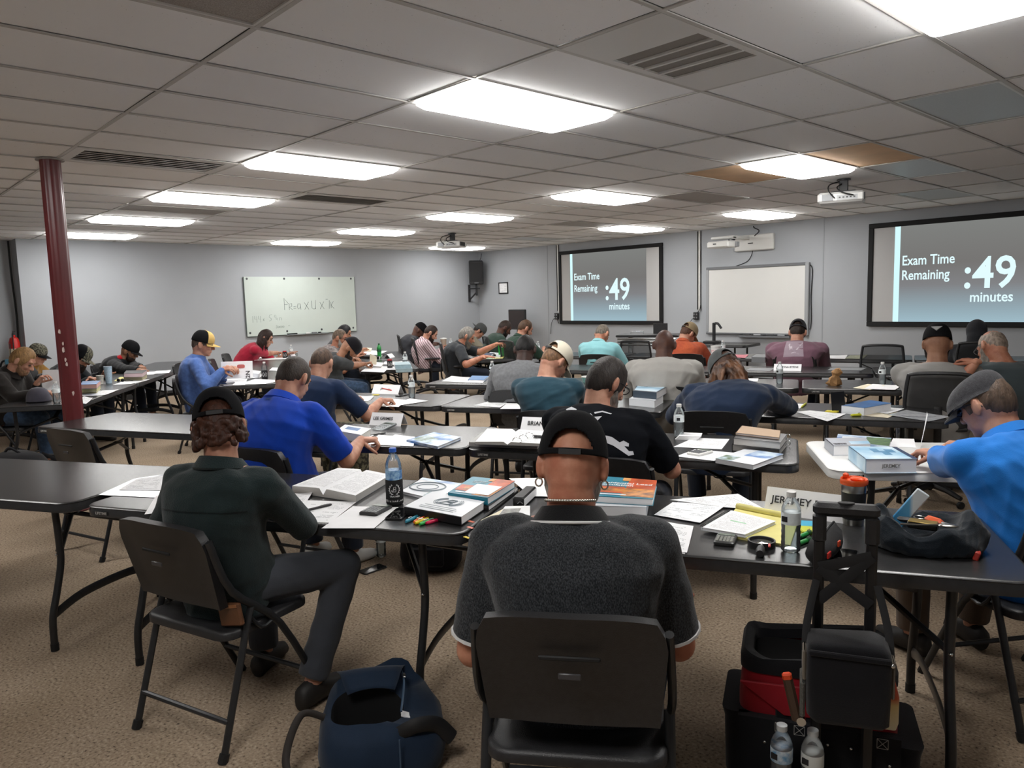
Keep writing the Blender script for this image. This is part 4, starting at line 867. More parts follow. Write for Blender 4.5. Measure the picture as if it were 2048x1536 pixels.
def build_cap(t, RT, S, m, brim=None, opening=True, back=False, tilt=8, patch=None, front=None, flat=False, brimflat=False, up=0, big=1.0):
    """baseball cap: crown with the arched strap opening, brim, button"""
    M = RT @ Matrix.Translation((0, 0, up)) @ (Matrix.Rotation(math.pi, 4, 'Z') if back else Matrix.Identity(4)) @ Matrix.Rotation(R_(tilt), 4, 'Y')
    nu, nv = (120, 32) if opening else (56, 14); rx, ry, rz = .107*S*big, .087*S*big, .120*S*big; b = MB(); z0 = .018*S; idx = {}
    for j in range(nv+1):
        v = j/nv
        for i in range(nu):
            a = 2*math.pi*i/nu; el_ = math.asin(min(1, v))*.995 if v < 1 else math.pi/2; k = math.cos(el_)**.8; fwd = 1.0+.10*max(0, math.cos(a))*math.sin(el_*1.6)*(1 if not flat else 0)
            idx[i, j] = len(b.v); b.v.append(Vector((rx*k*math.cos(a)*fwd, ry*k*math.sin(a), z0+rz*math.sin(el_))))
    mi = []
    for j in range(nv):
        for i in range(nu):
            d = abs(((i+.5)/nu*360-180)); hgt = j/nv
            if opening and d < 38 and .10 <= hgt < .10+.42*math.sqrt(max(0, 1-(d/38)**2)): continue
            b.f.append([idx[i, j], idx[(i+1) % nu, j], idx[(i+1) % nu, j+1], idx[i, j+1]]); a = (i+.5)/nu*360; b.m.append(1 if front and (a < 58 or a > 302) else 0)
    b.xf(M); o = b.build('cap', [m, front] if front else m, t, smooth=180); md = o.modifiers.new('thick', 'SOLIDIFY'); md.thickness = .0025; md.offset = 1
    if opening:
        b = MB(); b.box((0, 0, 0), (.004, .055*S, .014*S)); b.xf(M @ Matrix.Translation((-rx*1.01, 0, z0+.006))); b.build('cap_buckle', mat('buckle_black', '1b1b1d', .7), o)
    b = MB(); b.ell((rx*.02, 0, z0+rz*1.0), (.009*S, .009*S, .004*S), nu=10, nv=6); b.xf(M); b.build('cap_button', front or m, o)
    if brim is not None:
        b = MB(); V = []; n = 17; top = []; 
        for side in (0, 1):
            for k in range(5):
                r_ = k/4
                for i in range(n):
                    a = R_(-62+124*i/(n-1)); c = math.cos(a); ext = (.072*S*max(0, c-.38)/.62)*r_; dr = (0 if brimflat else -.020*S*(math.sin(a)**2)*(.6+.4*r_))-.014*S*r_
                    V.append(Vector((rx*math.cos(a)*1.0+ext, ry*math.sin(a)*(1+.03*r_), z0+.004+dr-(.003 if side else 0))))
        F = []
        for k in range(4):
            for i in range(n-1):
                a = k*n+i; F.append((a, a+1, a+n+1, a+n)); c = a+5*n; F.append((c, c+n, c+n+1, c+1))
        for i in range(n-1):
            a = 4*n+i; F.append((a, a+1, a+1+5*n, a+5*n))
        b.add(V, F); b.xf(M); b.build('cap_brim', brim, o, smooth=70)
    if patch:
        pm, pts, az, elz = patch; a = R_(az); kx = math.cos(R_(elz)); c = Vector((rx*kx*math.cos(a)*1.03, ry*kx*math.sin(a)*1.03, z0+rz*math.sin(R_(elz)))); nrm = Vector((math.cos(a)*kx, math.sin(a)*kx, math.sin(R_(elz)))).normalized(); x = Z.cross(nrm).normalized(); y = nrm.cross(x)
        b = MB(); b.prism(pts, -.004, .004, M=M @ frame_mat(c, x, y, nrm)); b.build('cap_patch', pm, o)
    return o
def decal(info, name, polys, origin, x, y, d, m, lift=.002):
    """a flat print laid onto the cloth: outline dropped onto the shirt's surface"""
    so = info['shirt']; bm = bmesh.new(); bm.from_mesh(so.data); tree = BVHTree.FromBMesh(bm); O = info['O']
    out = bmesh.new()
    for poly in polys:
        vs = [out.verts.new((p[0], p[1], 0)) for p in poly]
        try: out.faces.new(vs)
        except ValueError: pass
    bmesh.ops.triangulate(out, faces=out.faces[:])
    for _ in range(3):
        es = [e for e in out.edges if e.calc_length() > .018]
        if not es: break
        bmesh.ops.subdivide_edges(out, edges=es, cuts=1); bmesh.ops.triangulate(out, faces=out.faces[:])
    for v in out.verts:
        p = origin+x*v.co.x+y*v.co.y-O; hit = tree.ray_cast(p-d*.5, d, 1.0)
        v.co = (hit[0]-d*lift) if hit[0] is not None else p
    me = bpy.data.meshes.new(name); out.to_mesh(me); out.free(); bm.free()
    return mesh_obj(name, me, m, info['shirt'])
# ------------------------------------------------------------------ the people, from the nearest to the farthest
DEN = cloth('dark_jeans', '232833'); KHK = cloth('brown_trousers', '54463a'); GRP = cloth('grey_trousers', '3e4147'); CAMO = mat('camo_trousers', '6f6a55', .9, col2='2e2c24', scale=22, lo=.45, hi=.55, detail=2)
GLB = mat('black_glasses', '18181a', .3); BLKC = mat('black_cap', '141416', .92, var=.12, scale=30, bump=.25, bscale=350, spec=.1); BKT = mat('black_tee', '101217', .92, var=.1, scale=9, bump=.25, bscale=350, spec=.1)
def d2(a): return Vector((math.cos(R_(a)), math.sin(R_(a)), 0))
def hipof(top, yaw, fw): v = top-d2(yaw)*fw; return (v.x, v.y)
def seatp(key, label, px, dist, yaw, fw, chair=None, chlab=None, coff=.05, **k):
    top = atd(px[0], px[1], dist); hip = k.pop('hip', None) or hipof(top, yaw, fw)
    inf = person(key, label, hip, yaw, top, **k)
    if chair: c = Vector((hip[0], hip[1], 0))+d2(k.get('chyaw', yaw))*coff; chair(c.x, c.y, yaw, chlab)
    return inf
def A(px, py, z=TH+.045): return at(px, py, z)
# 1 green fleece
FLC = cloth('green_fleece', '1f2b2c', var=.12, bump=.6, bscale=240, scale=12)
p1 = seatp('a', 'young man in dark green fleece and black cap with curly brown hair, front left', (433, 788), 3.03, 120, .03, pitch=18, hyaw=32, roll=3, S=1.03, girth=1.0, skin_='fair', shirt='fleece_jacket', sleeve='long', shirtm=FLC, pants=GRP, hip=(.36, -.42),
    hair='under', hairc='3a2015', cap=dict(m=BLKC, brim=BLKC, tilt=3, up=.002), collar=FLC, vox=.008, fold=.008, bulge=.05, eyes=False, knees=(.31, .30), feet=(.02, -.16), spread=(.02, .24), hands={-1: dict(w=A(535, 1003, TH+.05), pole=(.9, .2, -.35), pose='pen', dir=(-.85, .4, -.1)), 1: dict(w=A(430, 1000, TH+.05), pose='rest')})
b = MB(); rd = random.Random(11)
for k in range(90):
    az = R_(rd.uniform(78, 282)); z = rd.uniform(-.085, .012); r_ = .098 if abs(az-math.pi) < .9 else .09; b.ell((r_*1.02*math.cos(az)*(1+.25*max(0, -z-.02)), .084*math.sin(az)*1.02, z), (.017, .017, .015), nu=8, nv=6)
b.xf(p1['RT']); hm = fuse(b, .005, 1); folds(hm, .006, 9, fr=150); mesh_obj('curly_hair', hm, hairm('3a2015'), p1['t'])
fchair(.33, -.415, 108, 'black folding chair under the man in dark green fleece')
# wallet in back pocket
t = thing('wallet', 'brown leather wallet sticking out of back pocket on the chair', 'wallet', (.58, -.50, .47), 20); MB().box((0, 0, .03), (.11, .02, .085), M=Matrix.Rotation(-.2, 4, 'Y'), ch=.006).build('leather_fold', mat('brown_leather', '5b3a24', .45, var=.2), t); MB().box((0.004, -.0115, .062), (.09, .003, .012), M=Matrix.Rotation(-.2, 4, 'Y'), ch=.001).build('fold_edge', mat('leather_edge', '8a5c39', .4), t)
# 2 charcoal polo, bald
def heather():
    m = cloth('charcoal_heather', '1d1f22', col2='4b4e52', scale=330, bump=.3, lo=.40, hi=.75, stretch=(1, 1, .55)); return m
p2 = seatp('b', 'bald man in charcoal polo and black cap, front centre with back to camera', (1150, 836), 2.12, 130, .0, pitch=20, hyaw=-2, roll=-2, S=1.06, girth=1.14, sh_w=1.02, skin_='red', shirt='polo_shirt', sleeve='short', shirtm=heather(), pants=cloth('blue_jeans', '3a4d66', var=.25, scale=30), hip=(1.80, .02), cap=dict(m=BLKC, brim=BLKC, tilt=-3, up=-.006, big=1.02), collar=cloth('black_collar', '131315'), cuff=mat('white_stripe', 'cfcfcf', .8), beard=('b9b5ae', 1.6), vox=.0075, fold=.0035, bulge=.07,
    knees=(.42, .42), spread=(.14, .14), eyes=False, hands={1: dict(w=Vector((1.44, -.02, .66)), pole=(-.25, -.1, -1)), -1: dict(w=Vector((1.83, .39, .66)), pole=(.22, .15, -1))})
O = p2['O']; ax = Z
b = MB()
for k in range(22):
    a = math.pi-1.0+2.0*k/21; c = p2['N']-O+Z*.062+p2['f']*.012+(p2['f']*math.cos(a)*.072+p2['l']*math.sin(a)*.071)*1.07+Z*(-.02*math.cos(a)); b.ell(c, (.0055, .0055, .0045), nu=8, nv=6)
tag(b.build('chain_necklace', mat('silver', 'd6d4cd', .2, metal=1), p2['t']), kind='stuff')
for s_ in (1, -1):
    b = MB(); b.tube([Vector((-.014, s_*.090+.0095*math.cos(a), -.060+.0115*math.sin(a))) for a in np.linspace(0, 2*math.pi, 13)[:-1]], .0024, 6, closed=True); b.xf(p2['RT']); b.build('earring', MATS['silver'], p2['t'])
fchair(1.835, -.03, 128, 'black folding chair under the bald man in charcoal polo, nearest the camera')
# 3 royal blue polo
BLU = cloth('royal_blue_polo', '1440ad', var=.08)
p3 = seatp('c', 'man in royal blue polo with short dark hair, second row', (600, 716), 4.55, 112, .22, fchair, 'black folding chair under the man in royal blue polo', pitch=34, hyaw=4, S=1.08, girth=1.2, sh_w=1.05, skin_='fair', shirt='polo_shirt', shirtm=BLU, hair='short', hairc='2e251f', collar=BLU, vox=.0085, bulge=.08, fold=.008,
    hands={-1: dict(w=A(722, 880), dir=Vector((.6, .75, 0)), pose='pen', pole=(.7, -.5, -.6)), 1: dict(w=A(660, 850), pose='rest')}, shoes=mat('light_sneaker', 'b5b3ae', .6))
# 4 black tee with white print
p4 = seatp('d', 'man in black T-shirt with white back print, dark hair and glasses', (1232, 718), 3.9, 118, .16, fchair, 'black folding chair under the man in black T-shirt', pitch=30, hyaw=-38, S=1.07, girth=1.15, sh_w=1.05, skin_='fair', shirt='tee_shirt', shirtm=BKT, hair='medium', hairc='2a2421', beard=('6f6964', 1), glasses=GLB, vox=.0085, bulge=.08, fold=.007, eyes=True,
    hands={-1: dict(w=A(1318, 893), dir=Vector((-.3, .8, .1)), pose='fist', pole=(.6, .2, -.9)), 1: dict(w=A(1195, 880), pose='rest')})
# 5 bright blue shirt, flat cap
BBL = cloth('bright_blue_shirt', '1f6fc0', var=.07)
FCAP = cloth('tweed_cap', '39393c', var=.2, scale=90, bump=.5)
p5 = seatp('e', 'man in bright blue shirt, grey flat cap and glasses at the right edge', (1950, 748), 3.65, 148, .30, pitch=26, hyaw=14, S=1.07, girth=1.15, sh_w=1.05, skin_='fair', shirt='button_shirt', sleeve='long', shirtm=BBL, hair='under', hairc='54453a', glasses=GLB, collar=BBL, vox=.0085, bulge=.07, pants=KHK, fold=.010,
    hands={1: dict(w=A(1862, 905), dir=Vector((-.9, .2, 0)), pose='hold', pole=(-.2, -.8, -.7)), -1: dict(w=A(1868, 885), dir=Vector((-.8, -.1, 0)), pose='hold', pole=(.6, .3, -.9))})
S = p5['S']; b = MB(); nu = 40; rings = []
for j in range(9):
    v = j/8; el_ = v*math.pi/2; k = math.cos(el_)**.55
    rings.append([Vector((.122*S*k*math.cos(a)+.03*S*(1-v), .098*S*k*math.sin(a), .02*S+.088*S*math.sin(el_)*(1+.10*math.cos(a+math.pi)))) for a in np.linspace(0, 2*math.pi, nu+1)[:-1]])
b.loft([[p*1.0 for p in rings[0]]]+rings); b.xf(p5['RT'] @ Matrix.Rotation(R_(10), 4, 'Y')); cm_ = b.build('flat_cap', FCAP, p5['t'], smooth=180)
b = MB(); n = 15; top = [Vector((.135*S*math.cos(a)+.055*S*max(0, math.cos(a)), .085*S*math.sin(a), .012*S-.018*math.sin(a)**2)) for a in np.linspace(-1.1, 1.1, n)]; inn = [Vector((.10*S*math.cos(a)+.02, .085*S*math.sin(a), .03*S)) for a in np.linspace(-1.1, 1.1, n)]
b.loft([inn, top, [p-Z*.006 for p in top], [p-Z*.008 for p in inn]], caps=False, closed=False); b.xf(p5['RT'] @ Matrix.Rotation(R_(10), 4, 'Y')); b.build('short_brim', FCAP, cm_)
c = p5['O']; fchair(c.x-.0, c.y+.0, 146, 'black folding chair at right edge under the man in bright blue shirt')
# 6 navy tee
NVY = cloth('navy_tee', '1b2b48', var=.1)
p6 = seatp('f', 'man in navy T-shirt with buzzed hair writing, third row', (650, 696), 6.4, 114, .22, fchair, 'black folding chair under the man in navy T-shirt', pitch=30, hyaw=10, S=1.1, girth=1.1, skin_='fair', shirt='tee_shirt', shirtm=NVY, hair='crop', hairc='4b3a2f', vox=.009, bulge=.07, pants=CAMO,
    hands={-1: dict(w=A(762, 801), dir=Vector((.35, .9, 0)), pose='pen', pole=(.75, -.4, -.8)), 1: dict(w=A(700, 795))})
# 7 teal tee, cream cap
TEA = cloth('teal_tee', '24404d', var=.1); TEA2 = cloth('dark_sleeve', '1d2a36')
CRM = cloth('cream_cap', 'cfc8b6', var=.05)
p7 = seatp('g', 'man in dark teal T-shirt and cream cap, head bent to the right', (1127, 694), 5.45, 120, .2, fchair, 'black folding chair under the man in cream cap', pitch=42, hyaw=-34, S=1.08, girth=1.02, skin_='fair', shirt='tee_shirt', shirtm=TEA, hair='crop', hairc='6d5037', cap=dict(m=CRM, brim=CRM, tilt=6, up=.004), vox=.009, bulge=.06, hands={1: dict(w=Vector(A(1062, 805)), pole=(-.8, -.6, -.8)), -1: dict(w=A(1150, 806), pole=(.7, .6, -.8))})
# 8 navy sweatshirt, long hair
NVS = cloth('navy_sweatshirt', '1d2a40', var=.1, scale=6); GCAP = cloth('grey_cap', '4a4d4d', var=.1)
p8 = seatp('h', 'person in navy sweatshirt, grey cap and long brown hair leaning over the table', (1437, 712), 5.55, 118, .34, fchair, 'black folding chair under the long-haired person in navy sweatshirt', pitch=46, hyaw=48, roll=-10, S=1.08, girth=1.25, sh_w=1.1, skin_='fair', shirt='sweatshirt', sleeve='long', shirtm=NVS, hair='longish', hairc='3b2519', cap=dict(m=GCAP, brim=GCAP, tilt=6, up=.008), glasses=GLB, vox=.0095, bulge=.08, fold=.007,
    hands={-1: dict(w=A(1535, 808), dir=Vector((-.95, .3, 0)), pole=(1, .3, -.25)), 1: dict(w=A(1420, 812), pole=(-.9, -.2, -.6))})
b = MB(); rd = random.Random(2); Hh = p8['H']; O = p8['O']
for k in range(70):
    a = R_(rd.gauss(185, 48)); r0 = Vector((.095*math.cos(a), .08*math.sin(a), -.01+rd.uniform(-.03, .02))); p0 = Hh(*r0); out = (Hh(r0.x*1.2, r0.y*1.2, r0.z)-p0).normalized(); L = rd.uniform(.17, .27)
    b.tube([p0, p0+out*.028-Z*L*.35, p0+out*.035-Z*L*.7, p0+out*.02-Z*L], [.019, .02, .016, .005], 7)
for k in range(34):
    a = R_(rd.gauss(180, 40)); p0 = Hh(.095*math.cos(a), .08*math.sin(a), rd.uniform(-.05, .0)); e_ = p8['N']-p8['f']*rd.uniform(.05, .11)-p8['l']*rd.uniform(-.09, .13)-Z*rd.uniform(-.03, .05); b.tube([p0, (p0+e_)/2+Z*.03, e_], [.02, .021, .006], 7)
b.xf(Matrix.Translation(-O)); hm = fuse(b, .007, 2); folds(hm, .006, 5, ang=(1, 1, 0), fr=150); mesh_obj('long_hair', hm, mat('brown_long_hair', '2d1a10', .5, col2='6e4729', scale=18, stretch=(1, 1, .25), bump=.7, bscale=120), p8['t'])
# 9 grey hoodie
GHD = cloth('grey_hoodie', '75777a', var=.12, scale=50)
p9 = seatp('i', 'person in light grey hoodie with short black hair, fourth row', (1053, 672), 6.65, 122, .2, fchair, 'black folding chair under the person in light grey hoodie', pitch=34, hyaw=4, S=1.1, girth=1.12, sh_w=1.05, skin_='dark', shirt='hoodie', sleeve='long', shirtm=GHD, hood=True, hair='short', hairc='141212', vox=.0095, bulge=.08, fold=.006, eyes=False,
    hands={1: dict(w=A(1005, 779), pole=(-.35, -.2, -1)), -1: dict(w=A(1095, 777), pole=(.35, .2, -1))})
# 10 light grey shirt
p10 = seatp('j', 'big dark-skinned man with shaved head in light grey long-sleeved shirt', (1330, 660), 6.75, 121, .16, fchair, 'black folding chair under the man in light grey long-sleeved shirt', pitch=26, hyaw=0, S=1.12, girth=1.25, sh_w=1.12, skin_='brown', shirt='long_sleeved_shirt', sleeve='rolled', shirtm=cloth('light_grey_shirt', 'a6a49f', var=.04), vox=.0095, bulge=.08, fold=.007, eyes=False)
# 11 aqua polo
AQU = cloth('aqua_polo', '86bcc2', var=.04)
p11 = seatp('k', 'man in pale aqua polo with short grey hair facing the left screen', (1210, 650), 10.4, 112, .18, fchair, 'black folding chair under the man in pale aqua polo', pitch=34, hyaw=-14, S=1.12, girth=1.12, skin_='red', shirt='polo_shirt', shirtm=AQU, hair='crop', hairc='6b6258', collar=AQU, vox=.011, bulge=.07)
# 12 orange plaid
ORG = ramp_mat('orange_plaid', 0, [(0, 'a34a2c'), (.3, 'b0532f'), (.5, '9a4128'), (.7, 'b0532f'), (1, '96402a')], rough=.9, noisy=.5, nscale=20)
TCAP = cloth('tan_cap', '8b7a5e', var=.15)
p12 = seatp('l', 'man in orange plaid shirt and tan cap, near the document camera', (1385, 650), 10.3, 112, .2, fchair, 'black folding chair under the man in orange plaid shirt', pitch=36, hyaw=-36, S=1.12, girth=1.15, skin_='fair', shirt='plaid_shirt', sleeve='long', shirtm=ORG, hair='short', hairc='4a2f20', cap=dict(m=TCAP, brim=TCAP, tilt=4, up=.004), collar=ORG, vox=.011, bulge=.07)
# 13 mauve
MAU = cloth('mauve_shirt', '7a5a68', var=.06); BC2 = cloth('charcoal_cap', '232327', var=.1)
p13 = seatp('m', 'big man in mauve shirt with pale back print and dark cap, near the white board', (1597, 643), 9.9, 110, .14, fchair, 'black folding chair under the man in mauve shirt', pitch=24, S=1.14, girth=1.3, sh_w=1.18, skin_='fair', shirt='long_sleeved_shirt', sleeve='long', shirtm=MAU, hair='short', hairc='2a201b', cap=dict(m=BC2, brim=BC2, tilt=6, up=.004), vox=.011, bulge=.08, eyes=False)
# 14 grey tee, black cap with triangle patch
p14 = seatp('n', 'bearded man in grey T-shirt and black cap with triangular patch', (1875, 652), 6.5, 112, .1, ochair, 'black mesh office chair under the man in grey T-shirt, right side', pitch=14, S=1.1, girth=1.15, sh_w=1.08, skin_='olive', shirt='tee_shirt', shirtm=cloth('grey_tee', '92908d', var=.05), beard=('1d1614', 1.5), cap=dict(m=BLKC, opening=False, tilt=6, back=False, patch=(mat('patch_grey', '9a9a9a', .6), [(-.036, .014), (.036, .014), (0, -.028)], 172, 30)), vox=.0095, bulge=.05, fold=.006, eyes=False,
    hands={1: dict(w=A(1830, 765), pole=(-.8, -.6, -.8)), -1: dict(w=A(1900, 760))})
# 15 hood up
BHD = cloth('black_hoodie', '26272b', var=.1)
p15 = seatp('o', 'person in black hoodie with the hood up before the right screen', (1953, 644), 10.1, 112, .12, ochair, 'black mesh office chair under the person with hood up', pitch=24, S=1.1, girth=1.1, skin_='fair', shirt='hoodie', sleeve='long', shirtm=BHD, hoodup=True, vox=.011, bulge=.07, eyes=False)
# 16 leaning bald man
p16 = seatp('p', 'bald bearded man with glasses in dark grey T-shirt leaning left at the right edge', (1978, 664), 6.8, 130, .26, ochair, 'black mesh office chair under the leaning bald man, right edge', pitch=34, hyaw=22, roll=-16, S=1.1, girth=1.2, sh_w=1.1, skin_='red', shirt='tee_shirt', shirtm=cloth('slate_tee', '3e474a', var=.08), hair='balding', hairc='8a7c70', beard=('8f867d', 1.2), glasses=mat('wire_glasses', '6c6c6e', .3, metal=.5), vox=.0095, bulge=.07, hip=(1.82, 5.12),
    hands={1: dict(w=atd(1952, 724, 6.35), dir=Vector((-.7, .3, .1)), pole=(-.3, -.5, -.5)), -1: dict(w=A(1985, 760), pole=(.8, .3, -.6))})
# 17 grey-haired man reaching
DGP = cloth('dark_grey_polo', '2a2d31', var=.1)
p17 = seatp('q', 'grey-haired bearded man in dark polo reaching toward the green box', (941, 655), 11.2, 54, .22, ochair, 'black mesh office chair under the grey-haired man in dark polo', pitch=26, hyaw=-2, S=1.12, girth=1.15, sh_w=1.08, skin_='red', shirt='polo_shirt', shirtm=DGP, hair='medium', hairc='77736d', beard=('6a645e', 1.3), collar=DGP, vox=.010, bulge=.08,
    hands={1: dict(w=atd(994, 688, 11.3), dir=Vector((.8, .5, .1)), pose='hold', pole=(0, .3, -1)), -1: dict(w=A(968, 713, TH+.06), dir=Vector((.9, .3, 0)), pose='flat', pole=(.3, -.8, -.6))})
# 18 pink stripes
def stripes():
    m = bpy.data.materials.new('pink_stripes'); m.use_nodes = True; nt = m.node_tree; b = nt.nodes['Principled BSDF']; tc = nt.nodes.new('ShaderNodeTexCoord'); wv = nt.nodes.new('ShaderNodeTexWave'); wv.inputs['Scale'].default_value = 11; wv.inputs['Distortion'].default_value = 1.2; wv.bands_direction = 'DIAGONAL'
    nt.links.new(tc.outputs['Object'], wv.inputs[0]); r = nt.nodes.new('ShaderNodeValToRGB'); e = r.color_ramp.elements; e[0].position = .2; e[0].color = lin('7d5f68'); e[1].position = .45; e[1].color = lin('cdb9bd'); nt.links.new(wv.outputs[1], r.inputs[0]); nt.links.new(r.outputs[0], b.inputs['Base Color']); b.inputs['Roughness'].default_value = .9; return m
PNK = stripes()
p18 = seatp('r', 'bearded man in pink striped shirt holding a phone, left of the corner', (870, 652), 12.9, 58, .16, ochair, 'black mesh office chair under the man in pink striped shirt', pitch=34, hyaw=-4, S=1.12, girth=1.2, skin_='fair', shirt='striped_shirt', sleeve='long', shirtm=PNK, hair='short', hairc='2a1d17', beard=('2a1d18', 1.4), collar=PNK, vox=.011, bulge=.06, hands={-1: dict(w=atd(884, 693, 12.9), dir=Vector((.8, .5, .2)), pose='hold', pole=(.4, -.7, -.6)), 1: dict(w=atd(893, 693, 13.2), pose='hold')})
# 19 grey hoodie, knit cap
p19 = seatp('s', 'person in charcoal hoodie and black knit cap beyond the pink striped shirt', (846, 648), 14.2, 60, .24, ochair, 'black mesh office chair under the person in charcoal hoodie', pitch=34, S=1.12, girth=1.15, skin_='brown', shirt='hoodie', sleeve='long', shirtm=cloth('charcoal_hoodie', '3a3b40', var=.1), hood=True, cap=dict(m=BLKC, opening=False, tilt=10), vox=.012, bulge=.09)
# 20 beige, cap backwards
p20 = seatp('t', 'person in beige shirt with grey cap worn backwards in the far corner', (968, 651), 14.6, 52, .2, fchair, 'black folding chair under the person in beige shirt', pitch=44, S=1.12, girth=1.05, skin_='fair', shirt='beige_shirt', sleeve='long', shirtm=cloth('beige_shirt', '8c8474', var=.06), hair='short', hairc='251c18', cap=dict(m=GCAP, brim=GCAP, opening=False, back=True, tilt=-4), vox=.012, bulge=.09)
# 21 green hoodie
GRH = cloth('green_hoodie', '34443c', var=.1)
p21 = seatp('u', 'dark-skinned man with shaved head in dark green hoodie near the television', (1018, 642), 12.8, 62, .2, ochair, 'black mesh office chair under the man in dark green hoodie', pitch=36, S=1.12, girth=1.15, skin_='brown', shirt='hoodie', sleeve='long', shirtm=GRH, hood=True, hair='crop', hairc='2a1d16', beard=('17110f', 1.1), vox=.012, bulge=.08)
# 22 green polo
GRT = cloth('green_polo', '24382e', var=.1)
p22 = seatp('v', 'bearded man in dark green polo with brown hair before the television', (1057, 640), 11.4, 78, .18, ochair, 'black mesh office chair under the man in dark green polo', pitch=26, hyaw=-8, S=1.12, girth=1.1, skin_='fair', shirt='polo_shirt', shirtm=GRT, hair='short', hairc='46301f', beard=('4a2d1b', 1.7), collar=GRT, vox=.011, bulge=.06, hands={-1: dict(w=atd(1088, 696, 11.5), dir=Vector((.9, .35, 0)), pose='flat', pole=(.7, -.7, -.6)), 1: dict(w=atd(1062, 700, 11.9))})
# 23 blue hoodie
BHO = cloth('blue_hoodie', '4a66a0', var=.12, scale=40); YEL = cloth('tan_front_cap', 'c7a765', var=.06)
p23 = seatp('w', 'man in blue hoodie, black and tan cap and glasses holding a white booklet', (408, 664), 9.2, 62, .1, fchair, 'black folding chair under the man in blue hoodie', pitch=12, S=1.12, girth=1.05, skin_='fair', shirt='hoodie', sleeve='long', shirtm=BHO, hood=True, hair='crop', hairc='5c5048', glasses=GLB, cap=dict(m=BLKC, front=YEL, brim=YEL, tilt=4, opening=False), vox=.010, bulge=.05, fold=.007,
    hands={-1: dict(w=atd(448, 738, 8.95), dir=Vector((.85, .5, .1)), pose='hold', back=(0, -.6, .8), pole=(.3, -.8, -.7)), 1: dict(w=atd(455, 735, 9.35), dir=Vector((.85, .5, 0)), pose='hold')})
# 24 red tee, long hair
REDT = cloth('red_tee', 'a8263c', var=.06)
p24 = seatp('x', 'woman in red T-shirt with long dark hair leaning at her table by the wall', (537, 660), 12.9, 56, .48, fchair, 'black folding chair under the woman in red T-shirt', pitch=24, S=1.12, girth=1.0, sh_w=.92, skin_='fair', shirt='tee_shirt', shirtm=REDT, hair='longish', hairc='2b1c17', vox=.010, bulge=.05, hands={-1: dict(w=A(562, 706, TH+.06), pole=(.3, -.8, -.7), dir=Vector((.9, .4, 0)), pose='pen'), 1: dict(w=A(575, 708, TH+.06), pose='flat')})
b = MB(); Hh = p24['H']; O = p24['O']; rd = random.Random(6)
for k in range(34):
    a = R_(rd.uniform(75, 285)); r0 = Vector((.09*math.cos(a), .08*math.sin(a), rd.uniform(-.03, .03))); p0 = Hh(*r0); L = rd.uniform(.18, .26); out = (Hh(r0.x*1.2, r0.y*1.2, r0.z)-p0).normalized(); b.tube([p0, p0+out*.018-Z*L*.4-p24['f']*.01, p0+out*.012-Z*L-p24['f']*.03], [.02, .02, .006], 7)
b.xf(Matrix.Translation(-O)); hm = fuse(b, .008, 2); folds(hm, .004, 5, ang=(1, 1, 0), fr=120); mesh_obj('long_hair', hm, hairm('2b1c17'), p24['t'])
# 25, 26
p25 = seatp('y', 'man in pale patterned shirt with glasses and grey goatee by the marker board', (683, 658), 11.9, 52, .2, fchair, 'black folding chair under the man in pale patterned shirt', pitch=16, hyaw=-6, S=1.12, girth=1.2, skin_='red', shirt='patterned_shirt', shirtm=mat('pale_pattern', 'a39a95', .9, col2='6f676a', scale=24), hair='crop', hairc='6a5a4c', beard=('a39c94', 1), glasses=GLB, vox=.010, bulge=.05)
p26 = seatp('z', 'person with black hair mostly hidden beyond the man in patterned shirt', (693, 650), 13.2, 52, .2, fchair, 'black folding chair beyond the man in pale patterned shirt', pitch=20, S=1.12, skin_='tan', shirt='dark_shirt', sleeve='long', shirtm=cloth('charcoal_shirt', '3b3c40'), hair='medium', hairc='131215', vox=.012)
# 27 beanie
p27 = seatp('aa', 'bearded man in dark grey T-shirt and black beanie writing, left of centre', (713, 680), 9.9, 56, .34, fchair, 'black folding chair under the man in black beanie', pitch=42, S=1.12, girth=1.12, sh_w=1.05, skin_='tan', shirt='tee_shirt', shirtm=cloth('dark_grey_tee', '3b3e40', var=.08), beard=('1d1512', 1.4), cap=dict(m=cloth('black_beanie', '17151a', bump=.5), opening=False, tilt=14, big=1.02), vox=.010, bulge=.09, pants=cloth('blue_jeans', '3a4d66', var=.25, scale=30),
    hands={-1: dict(w=A(728, 728, TH+.06), dir=Vector((.7, .7, .2)), pose='pen', pole=(.5, -.8, -.6)), 1: dict(w=A(728, 715, TH+.06), dir=Vector((.8, .3, 0)), pose='hold')})
# 28-31 the left group
p28 = seatp('ab', 'blond man in dark brown jacket reading, at the left edge', (60, 698), 9.2, 52, .26, fchair, 'black folding chair under the blond man, left edge', pitch=36, hyaw=6, S=1.12, girth=1.15, sh_w=1.05, skin_='fair', shirt='jacket', sleeve='long', shirtm=cloth('brown_black_jacket', '1f1b19', var=.15), hair='medium', hairc='8a6a45', beard=('8b6a50', 1), vox=.009, bulge=.08, pants=cloth('blue_jeans', '3a4d66', var=.25, scale=30), collar=MATS['brown_black_jacket'],
    hands={-1: dict(w=A(98, 786, TH+.06), dir=Vector((.9, .3, 0)), pose='rest', pole=(.4, -.8, -.6)), 1: dict(w=atd(74, 766, 9.2), dir=Vector((.4, .5, .7)), pose='hold')})
CAMOC = mat('camo_cap', '6d6a5a', .9, col2='2a2822', scale=60, lo=.45, hi=.55); MUST = cloth('mustard_jacket', '7d5a26', var=.1)
